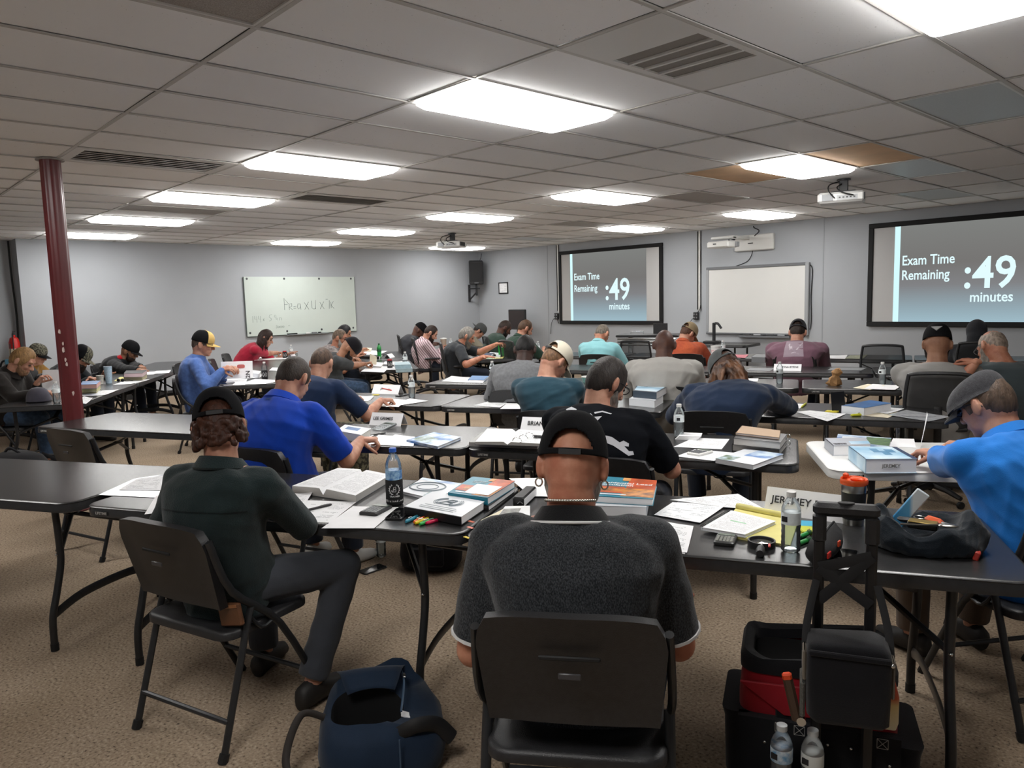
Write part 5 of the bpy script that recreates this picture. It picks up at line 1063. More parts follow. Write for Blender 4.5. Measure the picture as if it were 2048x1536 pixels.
p29 = seatp('ac', 'person in mustard jacket and camouflage cap beyond the blond man', (78, 690), 12.2, 52, .2, fchair, 'black folding chair under the person in mustard jacket', pitch=18, S=1.12, skin_='fair', shirt='jacket', sleeve='long', shirtm=MUST, hair='short', hairc='3a2a20', cap=dict(m=CAMOC, brim=BLKC, tilt=4, opening=False), vox=.011)
p30 = seatp('ad', 'bearded man in black sweater and camouflage cap just right of the pole', (170, 694), 10.7, 54, .26, fchair, 'black folding chair under the man in camouflage cap behind the pole', pitch=30, S=1.12, girth=1.1, skin_='fair', shirt='sweater', sleeve='long', shirtm=cloth('black_sweater', '1b1f22', var=.1), hair='short', hairc='1d1512', beard=('241813', 1.2), cap=dict(m=BLKC, front=CAMOC, brim=CAMOC, tilt=6, opening=False), vox=.010, bulge=.08, hands={-1: dict(w=A(180, 757, TH+.05), pose='flat', dir=Vector((.9, .3, 0)))})
p31 = seatp('ae', 'man in black hooded sweatshirt with red hood lining and flat-brim cap', (265, 684), 12.0, 48, .28, fchair, 'black folding chair under the man in red-lined hood', pitch=24, S=1.12, girth=1.15, skin_='olive', shirt='hooded_sweatshirt', sleeve='long', shirtm=cloth('black_sweatshirt', '17181b', var=.1), hood=True, beard=('2a1d18', 1), cap=dict(m=BLKC, brim=BLKC, opening=False, brimflat=True, tilt=4, patch=(INKW, [(.02*math.cos(a), .024*math.sin(a)) for a in np.linspace(0, 6.28, 15)[:-1]], 0, 34)), vox=.010, bulge=.08,
    hands={-1: dict(w=A(285, 741, TH+.05), pose='flat', dir=Vector((.9, .3, 0))), 1: dict(w=A(300, 739, TH+.06), pose='pen')})
b = MB(); b.ell(p31['N']-p31['O']-p31['f']*.02+Z*.05, (.075, .088, .05), nu=16, nv=10, M=frame_mat(Vector(), p31['f'], p31['l'], Z)); b.build('red_hood_lining', cloth('red_lining', 'a3161f'), p31['t'])
# ---- prints on clothing 
def back_decal(inf, name, polys, q, m, dx=0, sc=1, rot=0):
    up = inf['spdir'](q); x = -inf['l']; y = up; d = (inf['f']-up*inf['f'].dot(up)).normalized(); x, y = x*math.cos(rot)+y*math.sin(rot), y*math.cos(rot)-x*math.sin(rot)
    return decal(inf, name, [[(p[0]*sc, p[1]*sc) for p in pl] for pl in polys], inf['sp'](q)+x*dx, x, y, d, m)
beast = [[(-.16, .075), (-.135, .095), (-.10, .085), (-.10, .06), (-.065, .035), (-.04, .06), (-.02, .075), (.0, .06), (.035, .075), (.02, .045), (.03, .03), (.02, .0), (.06, -.022), (.10, -.02), (.135, -.035), (.15, -.02), (.172, -.025), (.172, -.04), (.155, -.045), (.175, -.062), (.19, -.055), (.195, -.07), (.175, -.085), (.15, -.075), (.11, -.06), (.07, -.055), (.04, -.06), (-.01, -.075), (-.05, -.035), (-.09, .015), (-.125, .045)],
         [(.0, .078), (.03, .098), (.07, .098), (.075, .104), (.03, .106), (-.006, .086)]]
back_decal(p1, 'yoke_seam', [[(-.185, -.006), (-.1, .0), (.1, .0), (.185, -.006), (.185, -.011), (.1, -.005), (-.1, -.005), (-.185, -.011)]], .70, cloth('seam_dark', '121a1b'))
back_decal(p4, 'back_print', beast, .74, mat('print_white', 'c9cad0', .8), sc=1.0, dx=.02, rot=-.22)
back_decal(p13, 'back_print', [[(-.10, .11), (.085, .12), (.11, -.10), (-.12, -.11)]], .72, mat('print_mauve', '9d8c97', .85))
dd = back_decal(p13, 'back_script', [[(-.07, .05), (-.055, .08), (-.045, .02), (-.03, .06), (-.02, -.02), (-.035, .0), (-.05, -.03), (-.06, .02)], [(.0, -.05), (.03, .0), (.06, .05), (.085, .09), (.09, .085), (.065, .04), (.04, -.01), (.015, -.06)], [(-.03, -.06), (.0, -.045), (.05, -.07), (.05, -.076), (.0, -.055), (-.03, -.068)]], .72, mat('print_pale', 'c5bac2', .85)); 
Hm = [[(-.03, .018), (-.012, .006), (.012, .006), (.03, .018), (.024, .0), (.03, -.018), (.012, -.006), (-.012, -.006), (-.03, -.018), (-.024, .0)]]
back_decal(p3, 'neck_emblem', Hm, .93, mat('emblem_blue', '2c4a86', .7), sc=.8)
back_decal(p24, 'back_lettering', [[(-.09, .05+.0), (-.06, .05), (-.06, .01), (-.09, .01)], [(-.045, .05), (-.02, .05), (-.02, .01), (-.045, .01)], [(0, .05), (.03, .05), (.03, .01), (0, .01)], [(.045, .05), (.08, .05), (.08, .01), (.045, .01)]], .62, INKW, sc=.9)
# ---- chairs nobody sits on
fchair(-6.42, .22, 100, 'empty black folding chair between the two men beyond the pole')
fchair(-7.35, 2.35, 40, 'empty black folding chair behind the white booklet, nearer one'); fchair(-7.75, 2.95, 62, 'empty black folding chair beside the woman in red T-shirt')
ochair(-.22, 7.35, 112, 'empty black mesh office chair before the large right screen'); ochair(-6.95, 4.75, 62, 'empty black mesh office chair left of the man in pink stripes')
# ------------------------------------------------------------------ things on the tables
def quad(px, z=TH): return [at(p[0], p[1], z) for p in px]
def bil(q, u, v): return q[0]*(1-u)*(1-v)+q[1]*u*(1-v)+q[2]*u*v+q[3]*(1-u)*v
def qframe(q, z=0):
    c = bil(q, .5, .5); x = (q[1]-q[0]+q[2]-q[3]).normalized(); y = Z.cross(x); return frame_mat(c+Z*z, x, y, Z)
def local(q, o): return [p-o for p in q]
def slabm(b, q, z0, z1, m=0, ins=0):
    c = sum(q, Vector())/4; p = [v+(c-v).normalized()*ins*1.4 for v in q]
    vs = [Vector((v.x, v.y, z0)) for v in p]+[Vector((v.x, v.y, z1)) for v in p]
    return b.add(vs, [(4, 5, 6, 7), (3, 2, 1, 0), (0, 1, 5, 4), (1, 2, 6, 5), (2, 3, 7, 6), (3, 0, 4, 7)], m)
def uvtop(o, q, O):
    uv = o.data.uv_layers.new(name='UVMap'); me = o.data
    for p in me.polygons:
        for li, vi in zip(p.loop_indices, p.vertices):
            uv.data[li].uv = ((0, 0), (1, 0), (1, 1), (0, 1))[vi % 4] if len(me.vertices) == 8 else (0, 0)
PG = 'sheets of paper on the tables'
def sheet(px, label, m=PAPER, z=0, name='paper_sheet', cat='paper', t=.0008, group=PG, curl=0):
    q = quad(px, TH+z); O = sum(q, Vector())/4; O = Vector((O.x, O.y, TH+z+.0004)); n = 8; b = MB(); uvs = []
    for side in (1, 0):
        for j in range(n+1):
            for i in range(n+1):
                u, v = i/n, j/n; p = bil(q, u, v)-O; e = max(abs(u-.5), abs(v-.5))*2; k = (u*v)
                p.z = (t if side else 0)+curl*(max(0, u+v-1.35)**2)*.25+abs(curl)*.012*math.sin(u*5+v*3)**2; b.v.append(p); uvs.append((u, v))
    N = (n+1)**2
    for j in range(n):
        for i in range(n):
            a = j*(n+1)+i; b.f.append([a, a+1, a+n+2, a+n+1]); b.m.append(0); c = a+N; b.f.append([c, c+n+1, c+n+2, c+1]); b.m.append(0)
    ring = [i for i in range(n+1)]+[j*(n+1)+n for j in range(1, n+1)]+[n*(n+1)+i for i in range(n-1, -1, -1)]+[j*(n+1) for j in range(n-1, 0, -1)]
    for k in range(len(ring)): a, c = ring[k], ring[(k+1) % len(ring)]; b.f.append([a, a+N, c+N, c]); b.m.append(0)
    o = b.build(name, m, None, O, smooth=30); uv = o.data.uv_layers.new(name='UVMap')
    for l in o.data.loops: uv.data[l.index].uv = uvs[l.vertex_index]
    return tag(o, label, cat, group)
def prints(par, q, O, z, items):
    """flat print on a cover: coloured fields in the cover's own u, v"""
    for k, (nm, u0, u1, v0, v1, m) in enumerate(items):
        qq = [bil(q, u, v)-O for u, v in ((u0, v0), (u1, v0), (u1, v1), (u0, v1))]; b = MB(); zz = z-O.z+.0003*(k+1); slabm(b, qq, zz-.0002, zz); o = b.build(nm, m, par, smooth=0); uvtop(o, qq, O)
def book(px, t, label, cover, z=0, pages=None, name='textbook', cat='book', group=None, spine=3, ttl=None, back=None, items=(), soft=True):
    q = quad(px, TH+z+t); O = sum(q, Vector())/4; O = Vector((O.x, O.y, TH+z)); r = thing(name, label, cat, tuple(O), 0, group); lq = [Vector((p.x-O.x, p.y-O.y, 0)) for p in q]
    b = MB(); slabm(b, lq, t-.0018, t); o = b.build('front_cover', cover, r, smooth=0); uvtop(o, lq, O)
    b = MB(); slabm(b, lq, .0, .0018); b.build('back_cover', back or cover, r, smooth=0)
    b = MB(); slabm(b, lq, .0018, t-.0018, ins=.003); b.build('page_block', pages or PAPER, r, smooth=0)
    i, j = spine, (spine+1) % 4; b = MB(); nrm = (lq[i]+lq[j])/2; nrm.normalize(); a, c = lq[i], lq[j]
    b.add([a-nrm*.004, c-nrm*.004, c, a, a-nrm*.004+Z*t, c-nrm*.004+Z*t, c+Z*t, a+Z*t], [(4, 5, 6, 7), (0, 3, 2, 1), (2, 3, 7, 6), (0, 1, 5, 4), (1, 2, 6, 5), (3, 0, 4, 7)]); b.build('spine', back or cover, r, smooth=0)
    fq = [Vector((p.x+O.x, p.y+O.y, TH+z+t)) for p in lq]; prints(o, fq, O, TH+z+t, items)
    F_ = qframe([p-O for p in fq])
    for s_, sz, du, dv, m in (ttl or []): text(s_, sz, F_ @ Matrix.Translation((du, dv, .0012)), m, o, 'cover_lettering')
    return r
def ang(a, b_, z=TH): v = at(*b_, z)-at(*a, z); return math.degrees(math.atan2(v.y, v.x))
GLS = glass('clear_plastic', 'fafcfd', .06, .03); WAT = glass('bottle_water', 'e6eef0', .12, .02)
def make_bottle(h=.205, r=.0315, lab=None, capc=None, koozie=False, crush=False, body=GLS, fill=.55):
    t = thing('water_bottle', '', 'bottle', (0, 0, 0)); n = 22; pr = [(0, .004), (r*.7, .0), (r*.98, .008)]
    for k in range(9): z = .014+.075*k/8; pr.append((r*(1-.06*(k % 2)), z))
    pr += [(r, .092), (r, .138), (r*.97, .15), (r*.75, .168), (r*.45, .184), (.013, .19), (.013, h-.004), (.0, h-.004)]
    pr = [(a, z*h/.205 if z < .19 else z) for a, z in pr]
    MB().lathe(pr, n).build('bottle_body', body, t, smooth=60)
    MB().lathe([(0, .007)]+[(a*.93, max(.008, z)) for a, z in pr[2:] if z < .205*fill]+[(r*.93, .205*fill), (0, .205*fill)], n).build('water', WAT, t, smooth=60)
    b = MB().lathe([(0, h-.016), (.0155, h-.016), (.0155, h), (.013, h+.0015), (0, h+.0015)], 20); b.build('cap', capc or WHT, t, smooth=50)
    if lab:
        m = lab; o = MB().lathe([(r*1.005, .098), (r*1.012, .1), (r*1.012, .136), (r*1.005, .138)], n).build('label_band', m, t, smooth=60)
        MB().box((-r*.2, -r*.99, .117), (.02, .003, .018)).build('label_print', INK, o, smooth=0)
    return t
LABW = mat('bottle_label', 'e6eef0', .5, var=.08, scale=60); BOT = []
BOT0 = make_bottle(lab=LABW)
tag(BOT0, 'clear water bottle with pale label at front right table, half full', group='water bottles')
BOT0.location = at(1581, 1103)
def bottle(px, py, label, rot=0, z=TH): o = dup(BOT0, tuple(at(px, py, z)), rot, label, 'water bottles'); return o
def tent(pl, pr_, h, txt, label, size=.035, group='folded name cards', txw=1.0, off=.5):
    a, c = at(*pl), at(*pr_); x = (c-a); L = x.length; x.normalize(); y = Z.cross(x); O = (a+c)/2; t = thing('name_card', label, 'name card', tuple(O), math.degrees(math.atan2(x.y, x.x)), group); d = .05
    b = MB(); th = .0012
    b.add([(-L/2, 0, 0), (L/2, 0, 0), (L/2, d, h), (-L/2, d, h), (-L/2, th*2, 0), (L/2, th*2, 0), (L/2, d+th, h-.002), (-L/2, d+th, h-.002)], [(0, 1, 2, 3), (7, 6, 5, 4), (0, 4, 5, 1), (1, 5, 6, 2), (3, 2, 6, 7), (0, 3, 7, 4)]); b.build('front_panel', PAPER, t, smooth=0)
    b = MB(); b.add([(-L/2, 2*d, 0), (L/2, 2*d, 0), (L/2, d, h), (-L/2, d, h), (-L/2, 2*d-th*2, 0), (L/2, 2*d-th*2, 0), (L/2, d-th, h-.002), (-L/2, d-th, h-.002)], [(3, 2, 1, 0), (4, 5, 6, 7), (0, 1, 5, 4), (1, 2, 6, 5), (2, 3, 7, 6), (3, 0, 4, 7)]); b.build('back_panel', PAPER, t, smooth=0)
    if txt:
        up = Vector((0, d, h)).normalized(); M = frame_mat(Vector((L*(off-.5), d*.5, h*.55))-Vector((0, up.z, -up.y))*.0012, Vector((1, 0, 0)), up, Vector((1, 0, 0)).cross(up)); text(txt, size, M, INK, t, 'card_lettering', sx=txw)
    return t
def pen(a, b_, r, label, m, m2=None, z=TH, name='pen', group='pens', cat='pen'):
    p, q = at(*a, z), at(*b_, z); O = p+Z*r; d = q-p; t = thing(name, label, cat, tuple(O), 0, group); L = d.length; u = d.normalized()
    MB().tube([Vector(), u*L*.62], r, 10).build('barrel', m, t); MB().tube([u*L*.62, u*L*.94, u*L], [r*1.12, r*1.08, r*.7], 10).build('pen_cap', m2 or m, t)
    MB().tube([u*L*.66+Z*r*1.4, u*L*.86+Z*r*1.5], r*.28, 6).build('clip', CHR, t); MB().tube([-u*.012, Vector()], [r*.3, r*.9], 8).build('tip', m2 or m, t); return t
def calc(px, rot, label, body=BLKP, w=.085, l=.135, keys=None, tilt=0):
    p = at(*px); t = thing('calculator', label, 'calculator', tuple(p), rot, 'calculators'); b = MB(); rg = [[Vector((x, y, z+y*tilt)) for x, y in rrect(w-2*i, l-2*i, .01, 3)] for i, z in ((.003, .0), (0, .004), (0, .012), (.004, .016))]
    b.loft(rg); b.build('case', body, t, smooth=40); zt = .0165
    MB().box((0, l*.33, zt+l*.33*tilt), (w*.8, l*.18, .002)).build('display', mat('lcd', '6f7a70', .25), t, smooth=0)
    km = keys or mat('key_grey', '9b9ea0', .5); mesh = None
    for j in range(5):
        for i in range(5):
            loc = (-w*.34+w*.17*i, -l*.38+l*.115*j, zt+(-l*.38+l*.115*j)*tilt)
            if mesh is None: o = MB().box((0, 0, 0), (w*.13, l*.075, .004), ch=.001).build('key', km, t, loc); mesh = o.data
            else: o = bpy.data.objects.new('key', mesh); COL.objects.link(o); o.parent = t; o.location = loc
    return t
def phone(px, rot, label, z=TH, w=.072, l=.148):
    t = thing('smartphone', label, 'phone', tuple(at(px[0], px[1], z)), rot, 'phones'); b = MB(); b.loft([[Vector((x, y, zz)) for x, y in rrect(w-2*i, l-2*i, .011, 4)] for i, zz in ((.002, 0), (0, .002), (0, .007), (.002, .009))]); b.build('case', mat('phone_case', '2a2a2c', .3), t)
    b = MB(); b.prism(rrect(w-.006, l-.006, .009, 4), .009, .0094); b.build('glass_screen', mat('phone_glass', '08090b', .06), t, smooth=0)
    MB().box((w*.28, l*.40, .0096), (.008, .008, .0004)).build('lens_hole', mat('lens_dark', '1d2026', .1), t, smooth=0); return t
def openbook(nl, nr, fl, fr, t, label, z=0, name='open_textbook', lean=.55, lm=PAGED, rm=PAGED):
    """an open book: two page blocks bulging from the gutter; corners on the table, near and far"""
    q = quad((nl, nr, fr, fl), TH+z); O = sum(q, Vector())/4; r = thing(name, label, 'book', tuple(O), 0, 'open books'); lq = [p-O for p in q]; n = 9
    for half, m in ((0, lm), (1, rm)):
        b = MB(); uvs = []; rows = 2
        for j in range(rows):
            for i in range(n+1):
                u = (i/n)*.5+half*.5; k = abs(u-.5)*2; zt = t*(1-.25*k)*(1 if k > .12 else (k/.12)**.5*.75+.25); p = bil(lq, u, j); b.v.append(Vector((p.x, p.y, zt))); uvs.append((i/n, j))
        for j in range(rows):
            for i in range(n+1): p = b.v[j*(n+1)+i]; b.v.append(Vector((p.x, p.y, .001))); uvs.append((i/n, 0))
        N = 2*(n+1)
        for i in range(n):
            b.f += [[i, i+1, n+1+i+1, n+1+i], [i, N+i, N+i+1, i+1], [n+1+i, n+2+i, N+n+2+i, N+n+1+i], [N+i, N+n+1+i, N+n+2+i, N+i+1]]; b.m += [0, 1, 1, 1]
        b.f += [[0, n+1, N+n+1, N], [n, N+n, N+2*n+1, 2*n+1]]; b.m += [1, 1]
        o = b.build('left_pages' if half == 0 else 'right_pages', [m, mat('page_edge', 'b9b7b3', .8, var=.12, scale=400, stretch=(.05, .05, 12))], r, smooth=30); uv = o.data.uv_layers.new(name='UVMap')
        for l in o.data.loops: uv.data[l.index].uv = uvs[l.vertex_index]
    b = MB(); slabm(b, lq, 0, .0012, ins=-.004); b.build('cover', mat('book_cover_dark', '34383f', .5), r, smooth=0)
    return r
TEAL = mat('cover_teal', '1d7f98', .35); ORA = mat('cover_orange', 'c0532a', .35, var=.25, scale=20); SUN = mat('cover_sunset', '6a3a2a', .35, col2='e0933d', scale=26); SKYB = mat('cover_sky', '2f6fb5', .35, col2='d5e4f0', scale=9, lo=.4, hi=.6); WGL = mat('cover_white_gloss', 'dfe3e8', .3)
GRN = mat('cover_landscape', '4f6b3a', .35, col2='c9d9e6', scale=28); NVC = mat('cover_navy', '1e3356', .4); LBLU = mat('cover_light_blue', '7fb3d3', .35, col2='d6e8f2', scale=5); BBC = mat('cover_blue', '1c5f9e', .35, var=.25, scale=8); GBC = mat('cover_pale_grey', 'a9adb6', .35)
# ---- T1, before the man in green
sheet([(197, 990), (320, 996), (330, 948), (268, 958)], 'clear plastic sleeve with papers at left end of the green fleece man\'s table', mat('plastic_sleeve', 'b9bcc0', .15, var=.12, scale=25), z=.001, name='plastic_sleeve')
sheet([(238, 980), (322, 981), (330, 952), (275, 957)], 'paper inside the plastic sleeve left of the green fleece man', PAGE, z=.003)
sheet([(289, 1029), (360, 1022), (380, 985), (312, 992)], 'folded white paper left of the green fleece man, over the table edge', PAPER, z=.001, curl=.05)
openbook((585, 985), (712, 1005), (676, 948), (782, 962), .042, 'thick textbook lying open right of the green fleece man')
sheet([(553, 1043), (660, 1046), (713, 1004), (610, 1001)], 'printed exam page with a pen lying on it', PAGEF, z=.001); sheet([(510, 1033), (590, 1033), (625, 990), (560, 985)], 'white curled page under the green fleece sleeve', PAGE, z=.0025, curl=.1)
pen((601, 1026), (663, 1011), .0055, 'black pen lying on the printed exam page', BLKP, BLKP, z=TH+.002)
sheet([(643, 1057), (748, 1057), (797, 1015), (706, 1013)], 'blank white paper under the calculator on the front left table', PAPER, z=.0015)
calc((752, 1024), ang((718, 1034), (762, 1038)), 'black desk calculator on blank paper at the front left table')
# bottle in a black sleeve
t = make_bottle(h=.245, r=.0345, lab=None, capc=mat('blue_cap', '2a5fc0', .4), fill=.4); t.location = at(790, 1008); t['label'] = 'tall water bottle with blue cap in a black sleeve, front left table'; t['group'] = 'water bottles in black sleeves'; t.rotation_euler = (0, 0, R_(50))
NEO = mat('neoprene', '141416', .8, bump=.2, bscale=300); ko = MB().lathe([(.0355, .004), (.0375, .01), (.0375, .105), (.0355, .112)], 26).build('foam_sleeve', NEO, t, smooth=60)
MB().lathe([(.0352, .112), (.0354, .114), (.0354, .150), (.0352, .152)], 26).build('blue_label', mat('blue_label', '2f6fb8', .4, col2='a9cfe6', scale=60), t, smooth=60)
def wrap_text(s_, size, z, R0, par, a0, m=INKW, step=None):
    step = step or size*.62
    for k, ch in enumerate(s_):
        if ch == ' ': continue
        a = a0+(k-(len(s_)-1)/2)*step/R0; M = Matrix.Translation((R0*math.cos(a), R0*math.sin(a), z)) @ Matrix.Rotation(a+math.pi/2, 4, 'Z') @ Matrix.Rotation(math.pi/2, 4, 'X'); text(ch, size, M, m, par, 'sleeve_letter')
af = math.atan2(CAM.y-t.location.y, CAM.x-t.location.x)-R_(50)
wrap_text('BTrained.net', .0125, .022, .0378, ko, af); wrap_text('TRAINED', .010, .042, .0378, ko, af)
def emblem(par, z, R0, a0, s, m=INKW):
    b = MB(); P3 = lambda x, y: Vector(((R0)*math.cos(a0+x/R0), (R0)*math.sin(a0+x/R0), z+y))
    for sd in (-1, 1):
        for k in range(6): a = R_(-70+24*k); b.tube([P3(sd*s*math.cos(a), s*math.sin(a)), P3(sd*s*1.25*math.cos(a+.25), s*1.25*math.sin(a+.25))], .0011, 5)
        b.tube([P3(sd*s*math.cos(R_(a)), s*math.sin(R_(a))) for a in range(-75, 70, 12)], .0009, 5)
    b.tube([P3(x*s, y*s) for x, y in ((-.35, -.5), (-.1, .5), (.3, .55), (.3, .15), (-.15, .0), (.35, -.1), (.3, -.45), (-.5, -.45), (-.6, -.1))], .0012, 5)
    return tag(b.build('emblem', m, par), kind='stuff')
emblem(ko, .072, .0378, af, .021)
phone((798, 1030), ang((775, 1045), (810, 1046)), 'black smartphone beside the highlighters, front left table')
for (a, c, col, lab) in (((845, 1031), (812, 1047), '2f8fa8', 'blue highlighter, leftmost of the fan of highlighters'), ((862, 1032), (828, 1048), 'e2641f', 'orange highlighter in the fan of highlighters'), ((872, 1034), (831, 1050), 'e6c614', 'yellow highlighter in the fan of highlighters'), ((888, 1034), (840, 1052), '28b04c', 'green highlighter in the fan of highlighters'), ((900, 1036), (852, 1050), 'd81e50', 'pink highlighter, rightmost of the fan of highlighters')):
    pen(a, c, .007, lab, mat('hl_'+col, col, .4), mat('hl_'+col, col, .4), name='highlighter', group='fan of highlighters', cat='highlighter')
BK = mat('binder_black', '18181a', .4)
r = book([(808, 1013), (922, 1034), (969, 1003), (865, 983)], .034, 'white-fronted black ring binder with grey emblem, over the highlighters', WGL, back=BK, name='ring_binder', cat='binder', spine=0, z=.004, items=[('title_rule', .22, .78, .30, .335, mat('grey_ink', '8a9299', .5)), ('title_rule', .18, .82, .22, .245, mat('grey_ink', '8a9299', .5)), ('title_rule', .2, .8, .14, .165, mat('grey_ink', '8a9299', .5))])
b = MB(); EG = mat('emblem_grey', '8f9ba3', .5)
for sd in (-1, 1):
    for rr_2 in (.052, .06, .068): b.tube([(sd*rr_2*math.cos(R_(a)), .022+.8*rr_2*math.sin(R_(a)), .002) for a in range(-55, 60, 11)], .0013, 4)
b.tube([(-.03, -.01, .002), (-.005, .05, .002), (.025, .052, .002), (.024, .03, .002), (-.008, .02, .002), (.03, .012, .002), (.022, -.01, .002), (-.04, -.012, .002)], .002, 4); b.xf(Matrix.Translation((0, 0, .034)) @ Matrix.Identity(4)); q_ = quad([(808, 1013), (922, 1034), (969, 1003), (865, 983)], TH); F_ = qframe([p-sum(q_, Vector())/4 for p in q_]); b.xf(F_); tag(b.build('cover_emblem', EG, r), kind='stuff')
r = book([(800, 982), (872, 998), (930, 968), (845, 955)], .012, 'spiral booklet with a round grey seal on a white cover, beside the sleeved bottle', WGL, name='booklet', z=.0, items=[('blue_border', .0, 1, .86, 1, SKYB), ('photo_strip', .62, .97, .02, .3, GRN)])
q_ = quad([(800, 982), (872, 998), (930, 968), (845, 955)], TH); F_ = qframe([p-sum(q_, Vector())/4 for p in q_]); b = MB()
for ra in (.045, .075): b.tube([(-.02+ra*1.2*math.cos(a), ra*math.sin(a), .0132) for a in np.linspace(0, 6.283, 25)[:-1]], .004 if ra > .05 else .002, 4, closed=True)
b.xf(F_); tag(b.build('round_seal', EG, r), kind='stuff')
CITEMS = [('teal_field', 0, .58, 0, 1, TEAL), ('orange_field', .58, 1, .45, 1, ORA), ('sunset_photo', .55, 1, .05, .45, SUN), ('house_photo', .04, .56, .18, .5, ORA), ('sky_photo', .2, .6, .25, .4, SUN), ('title_strip', .12, .62, .08, .13, WGL), ('orange_tab', .48, .6, .82, .98, mat('cover_apricot', 'd79a58', .4))]
r = book([(897, 1003), (977, 1013), (1030, 975), (942, 966)], .02, 'black clothbound book under the glossy teal and orange textbook', BK, name='hardback', spine=0)
r = book([(896, 985), (975, 996), (1030, 962), (945, 953)], .03, 'glossy teal and orange textbook on the front left table, with glare painted on its cover', TEAL, z=.02, name='textbook', spine=0, items=CITEMS+[('painted_glare', .35, .95, .1, .6, WGL)], ttl=[('Residential Load', .016, -.03, .075, INKW), ('Calculation', .016, -.045, .055, INKW)])  # last white field is glare painted on the cover
# ---- T1/T2 seam
r = book([(938, 1092), (975, 1080), (1010, 1016), (962, 1040)], .012, 'tan tabbed manila folder lying under the bald man\'s left arm', CREAM, name='manila_folder', cat='folder', spine=1)
for k, (p_, c) in enumerate((((943, 1050), 'd86a4a'), ((941, 1062), 'e58a7a'), ((934, 1082), 'e3c93a'))): q = at(*p_); MB().box((q.x-r.location.x, q.y-r.location.y, .0136), (.03, .012, .0012)).build('index_tab', mat('tab_'+c, c, .6), r, smooth=0)
sheet([(985, 1048), (1060, 1048), (1060, 1012), (1010, 1013)], 'page with a small grey photograph by the bald man\'s left shoulder', PAPER, z=.014); sheet([(998, 1030), (1035, 1029), (1042, 1017), (1008, 1018)], 'small grey picture print on the page by the bald man\'s shoulder', mat('grey_photo', '8c8c88', .5, var=.35, scale=40), z=.0152, name='photo_print')
tent((1062, 990), (1125, 992), .0, '', '') if False else None
sheet([(1062, 993), (1130, 995), (1120, 957), (1018, 957)], 'white card with small print by the bald man\'s left ear', page_mat('card_print', lines=9, dens=.3, ink='3a3a3e', block=3), z=.004, curl=.1)
t = thing('black_binder', 'black ring binder standing edge-on by the bald man\'s collar', 'binder', tuple(at(1050, 1003)), 30); MB().box((0, 0, .022), (.05, .2, .044), ch=.006).build('cover', BK, t); b = MB(); b.tube([(.0, -.105+0.0, .02+.0), (.012, -.11, .03), (.02, -.105, .02)], .003, 6); b.build('ring', CHR, t); MB().box((0.003, 0, .022), (.046, .19, .03)).build('pages', PAPER, t, smooth=0)
b1 = book([(1178, 1030), (1284, 1034), (1290, 1010), (1180, 1008)], .016, 'thin white book at the bottom of the stack by the bald man', WGL, spine=2, group='stack of white books')
b2 = book([(1170, 1010), (1293, 1014), (1300, 974), (1184, 972)], .045, 'thick white book in the middle of the stack by the bald man', WGL, z=.016, spine=2, group='stack of white books')
b3 = book([(1160, 990), (1306, 998), (1314, 961), (1190, 951)], .028, 'teal and orange load calculation textbook on top of the stack by the bald man', TEAL, z=.061, spine=3, items=CITEMS, ttl=[('Residential Load', .034, .005, .058, INKW), ('Calculation', .034, -.03, .026, INKW)])
# ---- T2, before the bald man and beyond
sheet([(1345, 1012), (1440, 1020), (1478, 990), (1365, 997)], 'printed sheet sticking out beyond the open workbook', PAGE, z=.0)
sheet([(1308, 1030), (1400, 1046), (1455, 1010), (1345, 1005)], 'open workbook pages with charts, left half', page_mat('chart_page', lines=14, dens=.5, ink='7d8790', block=3), z=.004, curl=.04)
sheet([(1340, 1000), (1450, 1015), (1530, 1020), (1476, 988)], 'white printed sheets with a small logo left of the name card', PAGE, z=.006, curl=.03)
r = book([(1402, 1054), (1490, 1069), (1552, 1042), (1461, 1020)], .012, 'spiral workbook half showing printed page beside the yellow pad', PAGED, z=.010, name='workbook', spine=3, back=WGL, items=[('green_rule', .3, .65, .52, .56, mat('green_print', '8fc49a', .6))])
b = MB(); q0 = at(1402, 1054, TH+.022); q1 = at(1461, 1020, TH+.022)
for k in range(22): c = q0+(q1-q0)*(k+.5)/22-r.location; b.tube([c+Vector((.006*math.cos(a), .0, .006*math.sin(a))) for a in np.linspace(0, 6.283, 9)[:-1]], .0009, 4, closed=True)
tag(b.build('wire_spiral', BLKM, r), kind='stuff')
YP = mat('yellow_pad', 'd8cf83', .7, var=.04); YP2 = mat('yellow_pad_line', 'c6bd74', .7)
r = book([(1437, 1068), (1580, 1090), (1600, 1030), (1478, 1006)], .008, 'yellow legal pad under the workbook at front right', YP, z=.0, pages=YP, name='legal_pad', cat='pad', spine=2)
b = MB(); a_, c_ = at(1474, 1012, TH+.016)-r.location, at(1565, 1030, TH+.016)-r.location; b.tube([a_, c_], .012, 10); b.build('rolled_page', YP, r)
sheet([(1304, 1098), (1374, 1106), (1387, 1056), (1283, 1033)], 'exam question sheets under a black pen beside the bald man', PAGEF, z=.002, curl=.06); sheet([(1298, 1100), (1370, 1108), (1385, 1060), (1282, 1037)], 'lower exam sheet peeking out below the question sheets', PAPER, z=.0)
pen((1316, 1085), (1324, 1065), .0055, 'black pen lying on the exam question sheets', BLKP, CHR, z=TH+.004)
calc((1451, 1084), ang((1420, 1092), (1478, 1098)), 'grey-keyed pocket calculator at the table edge before the legal pad', w=.07, l=.105, body=mat('calc_dark', '2f302f', .4), keys=mat('key_mix', '84867f', .5))
